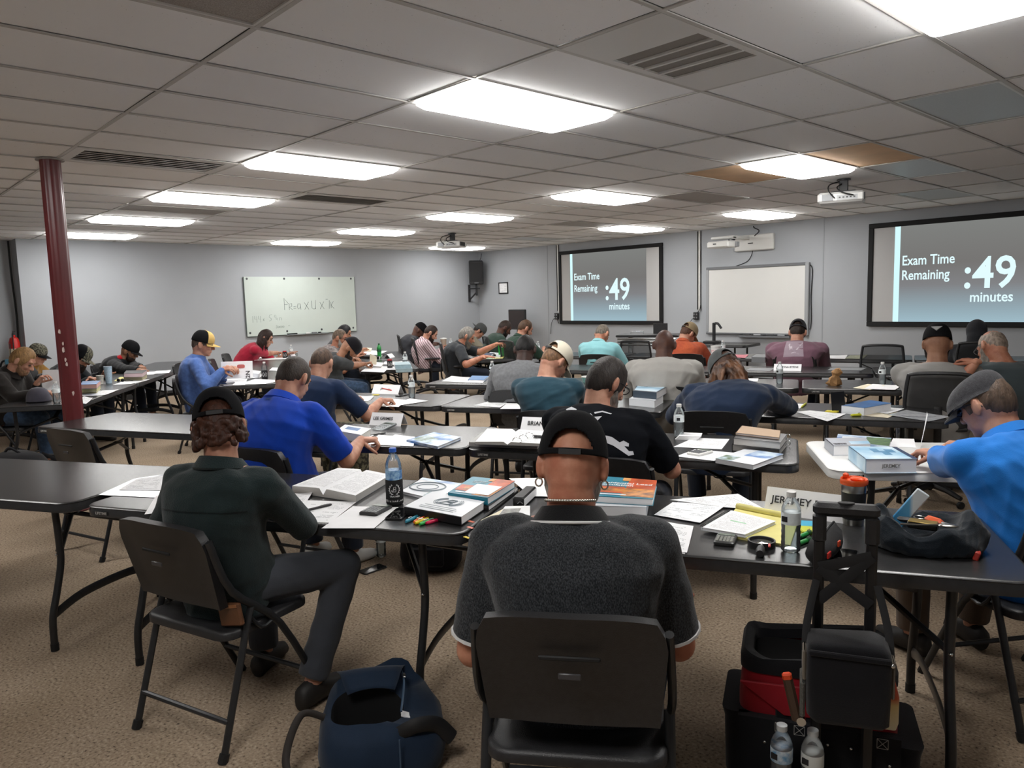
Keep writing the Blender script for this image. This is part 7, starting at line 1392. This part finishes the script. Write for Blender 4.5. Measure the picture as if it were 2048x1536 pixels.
# grey-haired man's table
GBX = mat('bright_green_box', '1fa03a', .45); p = at(1007, 712); t = thing('green_box', 'bright green cut-out card box before the grey-haired man', 'box', tuple(p), 15)
b = MB(); b.prism([(-.06, 0), (.06, 0), (.06, .17), (.03, .17), (.02, .13), (-.02, .13), (-.03, .17), (-.06, .17)], -.045, .045, M=Matrix.Rotation(math.pi/2, 4, 'X')); b.build('carton', GBX, t, smooth=0); MB().box((.0, 0, .15), (.07, .06, .04)).build('white_sachets', PAPER, t)
p = at(1015, 714); t = thing('paper_cup', 'cream paper cup beside the bright green box', 'cup', tuple(p), 0, 'paper cups'); MB().lathe([(0, 0), (.03, 0), (.042, .1), (.044, .102), (0, .098)], 20).build('cup_body', CREAM, t)
p = at(201, 768); t = thing('paper_cup', 'white paper cup between the books and blue tumbler', 'cup', tuple(p), 0, 'paper cups'); MB().lathe([(0, 0), (.03, 0), (.042, .1), (.044, .102), (0, .098)], 20).build('cup_body', mat('cup_print', 'c9c6bd', .6, var=.2, scale=50), t)
p = at(950, 712); t = thing('paper_cup', 'white paper cup by the grey-haired man\'s chest', 'cup', tuple(p), 0, 'paper cups'); MB().lathe([(0, 0), (.03, 0), (.042, .1), (.044, .102), (0, .098)], 20).build('cup_body', WHT, t)
p = atd(887, 684, 12.9); t = thing('coffee_cup', 'large lidded paper coffee cup held by the pink striped shirt man', 'cup', (p.x, p.y, p.z-.08)); MB().lathe([(0, 0), (.04, 0), (.055, .13), (0, .13)], 20).build('cup_body', mat('cup_tan', 'a39383', .6), t); MB().lathe([(0, .13), (.06, .13), (.06, .145), (0, .155)], 20).build('lid', WHT, t)
book([(960, 710), (982, 711), (985, 706), (963, 705)], .03, 'navy notebook before the grey-haired man', NVC, name='notebook'); book([(972, 712), (1000, 714), (1003, 706), (980, 704)], .02, 'white spiral notebook by the green box', WGL, name='notebook'); sheet([(962, 717), (990, 718), (998, 713), (970, 712)], 'pale green paper under the grey-haired man\'s hand', mat('pale_green_sheet', 'b9cdb0', .6), z=.001); sheet([(985, 717), (1005, 717), (1010, 712), (992, 712)], 'yellow paper under the green box', YP, z=.002)
t = thing('stapler', 'black stapler before the green box', 'stapler', tuple(at(988, 714, TH+.004)), 60); MB().box((0, 0, .01), (.04, .16, .02), ch=.004).build('base', BLKP, t); MB().box((0, 0, .04), (.035, .15, .02), M=Matrix.Rotation(.12, 4, 'X'), ch=.006).build('arm', BLKP, t)
sheet([(1085, 711), (1110, 711), (1118, 707), (1092, 707)], 'white papers under the green polo man\'s hand', PAPER, z=.002, curl=.05); tent((1111, 708), (1125, 708), .06, None, 'small white card before the aqua polo man'); sheet([(900, 700), (930, 701), (935, 696), (905, 695)], 'white papers before the pink striped shirt man', PAPER, z=.002, curl=.08)
# left edge table
PNKP = mat('pink_edged_pages', 'c99f96', .7); YLP = mat('yellowed_pages', 'c2bb86', .7)
for k, (z, t_, m_, pgm, lab) in enumerate(((0, .025, BLK2, YLP, 'thin dark book at the bottom of the stack right of the pole'), (.025, .045, WGL, YLP, 'thick book with yellow pages in the stack right of the pole'), (.07, .045, BBC, PNKP, 'thick book with pink pages on top of the stack right of the pole'))): book([(160, 783-4.6*k*1.5), (193, 782-4.6*k*1.5), (201, 775-4.6*k*1.5), (165, 776-4.6*k*1.5)], t_, lab, m_, z=z, pages=pgm, spine=3, group='book stack right of the pole')
for k, (z, m_, pgm, lab) in enumerate(((0, CREAM, mat('cream_pages', 'c9c19f', .7), 'cream covered book, lower one before the red-lined hood'), (.05, BLK2, mat('pale_pink_pages', 'd1b9bd', .7), 'dark covered book with pink pages, upper one before the red-lined hood'))): book([(247, 754-7*k), (285, 753-7*k), (294, 747-7*k), (252, 748-7*k)], .048, lab, m_, z=z, pages=pgm, spine=3, group='books before the red-lined hood')
p = at(218, 766); t = thing('steel_tumbler', 'tall pale blue speckled tumbler right of the paper cup', 'tumbler', tuple(p)); MB().lathe([(0, 0), (.034, 0), (.046, .19), (.047, .195), (0, .192)], 24).build('tumbler_body', mat('speckled_blue', '9fb4c4', .4, var=.2, scale=90), t); MB().lathe([(0, .192), (.047, .193), (.047, .2), (0, .203)], 24).build('clear_lid', GLS, t)
t = thing('sunglasses', 'black sunglasses lying beside the pale blue tumbler', 'sunglasses', tuple(at(241, 764, TH)), 20); 
for sx in (-1, 1): MB().ell((sx*.038, 0, .022), (.03, .008, .021), nu=14, nv=8).build('lens', mat('dark_lens', '0d0d0f', .1), t); MB().tube([(sx*.066, 0, .03), (sx*.068, .07, .02), (sx*.065, .12, .004)], .003, 6).build('temple', BLKP, t)
MB().tube([(-.012, -.004, .028), (.012, -.004, .028)], .003, 6).build('bridge', BLKP, t)
for q, m_, z, lab in (((150, 804), (172, 808), (186, 797), (168, 793)), PAGE, .002, 'printed name sheet just right of the pole'), (((158, 793), (190, 791), (203, 782), (170, 784)), PAPER, .001, 'white papers right of the pole, before the book stack'), (((180, 792), (210, 790), (238, 780), (205, 781)), PAGE, .001, 'white exam sheets right of the pole near the table edge'), (((225, 770), (262, 768), (300, 760), (255, 760)), PAPER, .001, 'long white sheet before the sunglasses'), (((228, 762), (285, 759), (292, 753), (240, 754)), YP, .002, 'yellow-lined papers behind the sunglasses'), (((278, 750), (308, 749), (316, 743), (288, 744)), PAGE, .001, 'white papers under the red-lined hood man\'s hand'), (((305, 748), (338, 746), (342, 741), (312, 742)), PAPER, .003, 'crumpled white papers at far end of the left table'), (((66, 792), (112, 790), (116, 780), (80, 780)), PAGE, .001, 'white page before the blond man'), (((72, 753), (108, 751), (104, 742), (80, 743)), PAGE, .003, 'white sheets before the mustard jacket'): sheet(q, lab, m_, z=z, curl=.06)
t = thing('held_page', 'white page held upright by the blond man', 'paper', tuple(at(108, 786, TH+.01)), 50); MB().box((0, 0, .13), (.26, .003, .24), M=Matrix.Rotation(-.25, 4, 'X'), ch=.001).build('page', PAPER, t)
t = thing('grey_cap', 'grey cap lying on the table before the blond man', 'cap', tuple(at(78, 806, TH-.012)), 200); build_cap(t, Matrix.Identity(4), 1.12, cloth('slate_cap', '4b4953', var=.12), brim=cloth('olive_brim', '4a453c'), opening=False, tilt=0)
t = thing('black_bag', 'black equipment bag on the table at the far left edge', 'bag', tuple(ontab('L0a', .15, -.1)), 60); b = MB(); b.loft([[Vector((x, y, z)) for x, y in rrect(.5-2*i, .3-2*i, .07, 4)] for i, z in ((.01, 0), (0, .04), (0, .14), (.03, .2), (.08, .22))]); b.build('bag_body', PBK, t); b = MB(); b.tube(crom([(-.12, 0, .21), (-.08, 0, .29), (.08, 0, .29), (.12, 0, .21)]), .012, 6); b.build('bag_handle', PBK, t)
t = thing('walkie_talkie', 'blue-topped handset with antenna on the black bag at far left', 'radio', tuple(ontab('L0a', .2, -.1, .215)), 60); MB().box((0, 0, .05), (.08, .05, .1), ch=.01).build('handset', mat('radio_blue', '4f7f95', .4), t); MB().tube([(.02, 0, .1), (.03, 0, .28)], .006, 6).build('antenna', BLKP, t)
# ------------------------------------------------------------------ bags and things on the floor
NVB = cloth('navy_duffel', '18283c', var=.1, bump=.3, bscale=500, rough=.7); DRK = mat('bag_inside_shade', '070709', .9)  # near-black: the shade inside the open bags put into the colour
t = thing('duffel_bag', 'open navy duffel bag on the carpet between the two nearest chairs', 'bag', (1.03, -.18, 0), 57)
nA = 40; AA = np.linspace(0, 2*math.pi, nA+1)[:-1]
def sup(a, A_, B_, e=.6): return A_*math.copysign(abs(math.cos(a))**e, math.cos(a)), B_*math.copysign(abs(math.sin(a))**e, math.sin(a))
def rimz(x, y): return .165+.11*max(0, y/.15)**1.2*(1 if x < .12 else .75)+.02*math.sin(x*22)
rings = []
for sc, z in ((.9, 0), (.98, .02), (1.03, .07), (1.0, .13)): rings.append([Vector((sup(a, .215*sc, .165*sc)[0], sup(a, .215*sc, .165*sc)[1]+.02*z/.13, z+(.008*math.sin(5*a) if z > .1 else 0))) for a in AA])
top = []
for a in AA:
    x, y = sup(a, .19, .15, .75); top.append(Vector((x, y+.02, rimz(x, y))))
rings.append(top)
lip = []
for a in AA:
    x, y = sup(a, .125, .075, .8); x -= .045; y -= .0; lip.append(Vector((x, y, .185+.05*max(0, y/.07)-.012*(x > .03))))
b = MB(); b.loft(rings+[lip], caps=False); n0 = len(b.v); b.v += [Vector((0, 0, 0))]
o = b.build('bag_body', NVB, t, smooth=75); folds(o.data, .006, 12, ang=(.5, .2, .6), fr=26)
b = MB(); b.loft([lip, [Vector((p.x*.95, p.y*.95, .12)) for p in lip], [Vector((p.x*.9, p.y*.9, .05)) for p in lip]], caps=False); c = [Vector((p.x*.9, p.y*.9, .05)) for p in lip]; b.add(c, [list(range(nA))]); b.build('lining_shade', DRK, t)  # shade of the cavity put into the near-black inner wall
b = MB(); fl = []
for j in range(7):
    v = j/6; row = []
    for i in range(9):
        u = i/8-.5; row.append(Vector((-.03+u*.25*(1-.35*v), .155-.125*v-.02*math.sin(v*3)*(1-abs(u)), .262+.055*math.sin(min(1, v*1.8)*1.9)*(1-1.2*u*u)-.06*v)))
    fl.append(row)
V = [p for r_ in fl for p in r_]; b.add(V, [(j*9+i, j*9+i+1, j*9+i+10, j*9+i+9) for j in range(6) for i in range(8)]); o = b.build('top_flap', NVB, t, smooth=90); md = o.modifiers.new('s', 'SOLIDIFY'); md.thickness = .004
b = MB(); b.tube(crom([(.075, .14, .26), (.085, .05, .255), (.07, -.05, .2)]), .004, 6); b.build('zip_line', mat('zip_blue', '3a5068', .5), t); MB().box((.086, .07, .268), (.012, .03, .008), ch=.003).build('zip_pull', CHR, t)
b = MB(); b.tube(crom([(-.19, .02, .17), (-.27, -.0, .2), (-.32, -.06, .08), (-.27, -.12, .0), (-.2, -.1, .06)], 8), .006, 8, flat=2.2, up=(0, 1, 0)); b.build('carry_strap', mat('brown_black_strap', '2a2522', .7), t)
b = MB(); b.tube(crom([(.06, -.12, .16), (.12, -.13, .19), (.19, -.09, .16), (.24, -.08, .1)], 6), .026, 8, flat=.5); b.build('handle_wrap', mat('handle_black', '121214', .7), t); MB().box((.02, -.02, .19), (.05, .035, .004), M=Matrix.Rotation(.4, 4, 'Y')).build('white_tag', PAPER, t)
b = MB(); b.tube([Vector((x, -.167+.0*x, .15)) if False else Vector((.06, -.17, z)) for x, z in ((0, .02), (0, .08), (0, .14), (0, .17))], .003, 6); b.build('side_seam', mat('zip_blue', '3a5068', .5), t)
# rolling tool bag and the cooler bag hung on it
TB = (2.235, .60); TBR = 27
t = thing('rolling_tool_bag', 'red and black rolling tool bag with tall black trolley handle before the front table', 'tool bag', (TB[0], TB[1], 0), TBR)
RD = cloth('red_canvas', '8f1722', var=.1, bump=.4, bscale=500); BC = cloth('black_canvas', '16161a', var=.1, bump=.4, bscale=500); STI = mat('white_stitch', '9c9a96', .8)
b = MB(); b.loft([[Vector((x-.01, y+.2, z)) for x, y in rrect(.46-2*i, .30-2*i, .05, 4)] for i, z in ((.01, .05), (0, .07), (0, .34), (.005, .40), (.012, .43))], caps=False); o = b.build('red_body', RD, t, smooth=60); folds(o.data, .003, 4, fr=20)
b = MB(); ring0 = rrect(.46, .31, .06, 5)
b.loft([[Vector((x-.01, y+.2, z+.02*math.sin(x*14)*(z > .43))) for x, y in rrect(.445-2*i, .285-2*i, .06, 5)] for i, z in ((-.006, .415), (-.006, .45), (.004, .475), (.03, .47), (.035, .44))], caps=False); b.build('black_rim', BC, t, smooth=60); b = MB(); b.prism([(x-.01, y+.2) for x, y in rrect(.38, .22, .05, 4)], .40, .425); b.build('mouth_shade', DRK, t)  # near-black sheet across the mouth stands for the shade inside
for sx, w_, h0, h1 in ((-1, .07, .06, .285), (1, .06, .06, .25)):
    b = MB(); b.loft([[Vector((sx*.245+x, y+.18, z)) for x, y in rrect(w_+2*e, .28, .03, 4)] for e, z in ((-.01, h0), (0, h0+.02), (.004, h1-.03), (.012, h1))]); b.build('side_pocket', BC, t, smooth=60)
b = MB(); b.prism([(-.24, .0), (.22, .0), (.22, .235), (-.24, .235)], -.0, .035, M=Matrix.Translation((0, .055, .05)) @ Matrix.Rotation(math.pi/2, 4, 'X')); b.build('back_panel', BC, t, smooth=30)
MB().box((-.075, .045, .30), (.11, .012, .16), ch=.004).build('black_strap_panel', BC, t); b = MB(); V = [(-.16, .036, .39), (-.115, .034, .31), (-.03, .036, .32), (-.03, .036, .39)]; 
MB().prism([(-.235, .39), (-.03, .395), (-.03, .305), (-.105, .30)], -.006, .006, M=Matrix.Translation((0, .038, 0)) @ Matrix.Rotation(math.pi/2, 4, 'X')).build('red_flap', RD, t, smooth=0)
for x in (-.115, -.06, .17): 
    b = MB(); s_ = .015
    for p0, p1 in (((-s_, -s_), (s_, -s_)), ((s_, -s_), (s_, s_)), ((s_, s_), (-s_, s_)), ((-s_, s_), (-s_, -s_)), ((-s_, -s_), (s_, s_)), ((-s_, s_), (s_, -s_))): b.tube([(x+p0[0], .019, .265+p0[1]), (x+p1[0], .019, .265+p1[1])], .0009, 4)
    tag(b.build('box_stitch', STI, t), kind='stuff')
for sx in (-.015, .125): MB().box((sx, .0, .52), (.030, .022, .86), ch=.006).build('handle_tube', mat('handle_tube', '151517', .45), t); MB().box((sx, .0, .915), (.038, .034, .09), ch=.01).build('handle_joint', BLKP, t)
MB().box((.055, 0, .972), (.178, .042, .04), ch=.012).build('handle_grip', BLKP, t); MB().lathe([(0, 0), (.024, 0), (.022, .004), (0, .005)], 16, M=Matrix.Translation((.055, -.002, .991)) @ Matrix.Diagonal((1, .55, 1, 1))).build('release_button', RUB, t)
for sx in (-.2, .19): MB().lathe([(0, -.02), (.05, -.02), (.055, 0), (.05, .02), (0, .02)], 18, M=Matrix.Translation((sx, .05, .055)) @ Matrix.Rotation(math.pi/2, 4, 'Y')).build('wheel', RUB, t)
MB().box((0, .03, .04), (.42, .06, .05), ch=.01).build('wheel_housing', BLKP, t)
for x, z in ((.02, .235), (.085, .235), (.02, .1), (.085, .1), (-.16, .21), (.19, .2)): MB().ell((x, .017, z), (.005, .003, .005), nu=8, nv=6).build('rivet', CHR, t)
b = MB()
for p0, p1 in (((-.015, .80), (.125, .845)), ((-.015, .80), (.125, .70)), ((.125, .845), (-.015, .70))): b.tube([(p0[0], -.016, p0[1]), ((p0[0]+p1[0])/2, -.018, (p0[1]+p1[1])/2), (p1[0], -.016, p1[1])], .016, 6, flat=.12, up=(0, 0, 1))
b.build('wrapped_strap', mat('webbing', '1d1d1f', .8), t)
M0 = rotz(TBR, (TB[0], TB[1], 0))
t = thing('cooler_bag', 'black soft cooler bag with tan side hanging on the trolley handle', 'bag', tuple(M0 @ Vector((.06, -.03, .40))), TBR)
t.scale = (.88, .9, .9)
b = MB(); b.loft([[Vector((x, y-.085, z+.006*math.sin(x*30))) for x, y in rrect(w_, d_, .03, 4)] for w_, d_, z in ((.22, .12, .0), (.245, .145, .02), (.25, .15, .13), (.245, .15, .225), (.235, .15, .25), (.2, .12, .262))]); o = b.build('bag_body', BC, t, smooth=60); folds(o.data, .004, 6, ang=(.6, .2, .4), fr=22)
MB().box((-.128, -.075, .175), (.012, .12, .1), ch=.005).build('tan_side', cloth('tan_canvas', '6f675c'), t); MB().box((-.132, -.08, .06), (.016, .11, .12), ch=.006).build('mesh_pocket', mat('pocket_mesh', '5c5a55', .8, var=.3, scale=300), t); MB().box((.128, -.075, .16), (.01, .11, .12), ch=.004).build('tan_side', MATS['tan_canvas'], t)
MB().box((0, -.165, .235), (.235, .012, .018), ch=.004).build('zip_flap', BC, t); MB().ell((.12, -.166, .225), (.007, .006, .007), nu=8, nv=6).build('snap', CHR, t)
for sx in (-1, 1): MB().tube(crom([(sx*.125, -.08, .2), (sx*.12, -.04, .28), (sx*.092, .02, .40)]), .012, 6, flat=.2, up=(1, 0, 0)).build('shoulder_strap', MATS['webbing'], t)
t = thing('utility_knife', 'brown and orange folding knife in the mesh pocket of cooler bag', 'knife', tuple(M0 @ Vector((-.07, -.12, .38))), TBR); MB().box((0, 0, .06), (.028, .018, .14), M=Matrix.Rotation(-.22, 4, 'Y'), ch=.007).build('handle', mat('knife_brown', '4a372b', .5), t); MB().box((0, -.001, .128), (.026, .02, .02), M=Matrix.Rotation(-.22, 4, 'Y'), ch=.004).build('orange_end', mat('orange_red', 'd4461e', .4), t); MB().lathe([(0, -.011), (.013, -.011), (.013, .011), (0, .011)], 14, M=Matrix.Translation((.012, 0, -.002)) @ Matrix.Rotation(math.pi/2, 4, 'X')).build('steel_pivot', CHR, t)
t = thing('snack_pouch', 'orange and cream printed pouch in the right side pocket of tool bag', 'pouch', tuple(M0 @ Vector((.182, .0, .33))), TBR); b = MB(); b.loft([[Vector((x, y, z)) for x, y in rrect(.05*s_, .03*s_, .01, 3)] for s_, z in ((.8, 0), (1, .02), (1, .1), (.5, .15))]); b.build('pouch_body', ramp_mat('pouch_print', 2, [(0, 'c9c2a8'), (.5, 'c9b27a'), (.65, 'b5512c'), (1, 'a8331f')], rough=.4), t)
LABB = mat('blue_white_label', '3f87b8', .4, col2='d5dde0', scale=40); BT2 = None
for k, (x, lab) in enumerate(((-.11, 'brown-stained water bottle with blue label at the bottom of the tool bag, left one'), (-.025, 'clear water bottle with white label at the bottom of the tool bag, right one'))):
    q = M0 @ Vector((x, -.085, .13)); o = make_bottle(lab=LABB if k == 0 else mat('white_label', 'c9ccc9', .5), capc=mat('frosted_cap', 'b9bcbd', .4)); o.location = q; o['label'] = lab; o['group'] = 'bottles in the tool bag pocket'
t = thing('bottle_tray', 'black strap pocket holding two bottles on the tool bag', 'pocket', tuple(M0 @ Vector((-.07, -.08, .04))), TBR); b = MB(); b.loft([[Vector((x, y, z)) for x, y in rrect(.2, .1, .03, 4)] for z in (0, .02, .088)]); b.build('pocket_body', BC, t)
# dark cloth pouch with odds and ends on the front table
p = at(1842, 1090); t = thing('cloth_pouch', 'dark navy crumpled cloth pouch lying open at the right end of front table', 'pouch', tuple(p), 15)
CL = cloth('dark_navy_cloth', '161d24', var=.12, bump=.4, bscale=350); b = MB(); rings = []
for sc, z in ((.93, .0), (1.0, .02), (.99, .05), (.90, .085), (.76, .10), (.62, .088), (.5, .05), (.3, .03)):
    rings.append([Vector((math.cos(a)*.185*sc*(1+.06*math.sin(3*a+1)), math.sin(a)*.165*sc*(1+.07*math.sin(2*a+.5)), z*(1+.22*math.sin(2*a+1.0)+.12*math.sin(5*a)))) for a in np.linspace(0, 2*math.pi, 49)[:-1]])
b.loft(rings); cmesh = fuse(b, .005, 2); folds(cmesh, .016, 31, ang=(.5, .7, .2), fr=42); folds(cmesh, .005, 8, ang=(.7, .2, .3), fr=110); o = mesh_obj('cloth', cmesh, CL, t)
MB().box((.15, -.075, .06), (.016, .03, .03), M=Matrix.Rotation(.3, 4, 'Y'), ch=.003).build('red_label', mat('red_label', 'b0352a', .5), t); MB().prism([(-.02, -.03), (.02, -.03), (.03, .03), (-.03, .03)], 0, .003, M=Matrix.Translation((-.15, .06, .088)) @ Matrix.Rotation(.9, 4, 'Z')).build('white_print', INKW, t)
def odd(name, label, cat, off, rot=0): return thing(name, label, cat, tuple(p+Matrix.Rotation(R_(15), 3, 'Z') @ Vector(off)), rot)
o = odd('blue_packet', 'blue and white striped packet sticking out of the cloth pouch', 'packet', (-.07, .04, .07), 20); MB().box((0, 0, .05), (.045, .012, .15), M=Matrix.Rotation(.6, 4, 'Y'), ch=.003).build('packet_body', ramp_mat('blue_packet', 0, [(0, '3f8fc4'), (.5, '5fa5d0'), (.6, 'd3dde3'), (1, 'cfd8de')], rough=.3), o)
o = odd('pocket_knife', 'black pocket knife lying in the cloth pouch', 'knife', (-.04, -.0, .075), 20); MB().box((0, 0, .008), (.07, .025, .016), ch=.007).build('handle', BLKP, o)
o = odd('small_tin', 'small gold and black tin in the cloth pouch', 'tin', (.005, -.025, .065), 10); MB().box((0, 0, .012), (.09, .045, .022), ch=.004).build('tin_body', mat('tin_black', '1c1a16', .3), o); MB().box((0, 0, .024), (.086, .042, .004), ch=.002).build('tin_lid', mat('gold_tin', 'a88f52', .3, metal=.7), o)
o = odd('orange_multitool', 'orange rubber grip tool in the cloth pouch', 'tool', (.035, .03, .07), -25); MB().box((0, 0, .012), (.07, .03, .022), ch=.01).build('grip', mat('orange_rubber', 'd8561c', .5), o); MB().tube([(.03, 0, .012), (.06, 0, .012)], .006, 8).build('shaft', CHR, o)
o = odd('metal_spoon', 'metal spoon lying over the edge of cloth pouch', 'spoon', (.05, -.07, .092), 25); MB().ell((.03, 0, .004), (.03, .018, .006), nu=16, nv=8).build('bowl', STL, o); MB().tube([(.0, 0, .004), (-.06, -.005, .0), (-.11, -.01, .0)], [.004, .003, .004], 8, flat=.5).build('handle', STL, o)
o = odd('key_ring', 'steel keys in the cloth pouch', 'keys', (-.01, .06, .075), 0); MB().tube([(.018*math.cos(a), .018*math.sin(a), .004) for a in np.linspace(0, 6.283, 17)[:-1]], .0016, 6, closed=True).build('ring', STL, o); MB().box((.035, .0, .004), (.04, .014, .002)).build('key', STL, o)
# things lying on the carpet
phone((745, 1140), ang((722, 1146), (768, 1130), 0)-90, 'black phone lying on the carpet under the front left table', z=0, w=.085, l=.165)
o = dup(BOT0, tuple(at(763, 1113, 0)), 0, 'nearly empty water bottle standing on the carpet under the front left table', 'water bottles')
def bagpack(name, label, loc, rot, sx, sy, h, m):
    t = thing(name, label, 'bag', loc, rot); b = MB(); b.loft([[Vector((sx*s_*math.copysign(abs(math.cos(a))**.75, math.cos(a)), sy*s_*math.copysign(abs(math.sin(a))**.75, math.sin(a)), z*h)) for a in np.linspace(0, 2*math.pi, 25)[:-1]] for s_, z in ((.7, 0), (.95, .08), (1, .3), (.95, .65), (.75, .9), (.4, 1))]); o = b.build('bag_body', m, t, smooth=80); folds(o.data, .008, 5, fr=16)
    b = MB(); b.tube(crom([(-.3*sx, -sy*.2, h*.98), (0, -sy*.3, h*1.12), (.3*sx, -sy*.2, h*.98)]), .012, 6); b.build('grab_loop', m, t); MB().box((0, -sy*.97, h*.35), (sx*1.1, .03, h*.4), ch=.012).build('front_pocket', m, t)
    for s_ in (-1, 1): b = MB(); b.tube(crom([(s_*sx*.5, sy*.6, h*.9), (s_*sx*.7, sy*1.15, h*.6), (s_*sx*.6, sy*1.0, h*.1)]), .016, 6, flat=.4); b.build('shoulder_strap', m, t)
    return t
bagpack('backpack', 'round black backpack on the carpet beyond the front tables', (-.42, 1.12, 0), 40, .19, .15, .30, BC); bagpack('backpack', 'black backpack on the floor at left behind the red pole', (-4.75, -.28, 0), 30, .30, .2, .36, BC); bagpack('backpack', 'dark navy bag under the second row open binder', (-.12, 1.9, 0), 25, .2, .14, .2, cloth('dark_navy_nylon', '171c2a'))
fchair(-2.35, -.12, 108, 'empty black folding chair pushed to the bare table, left')
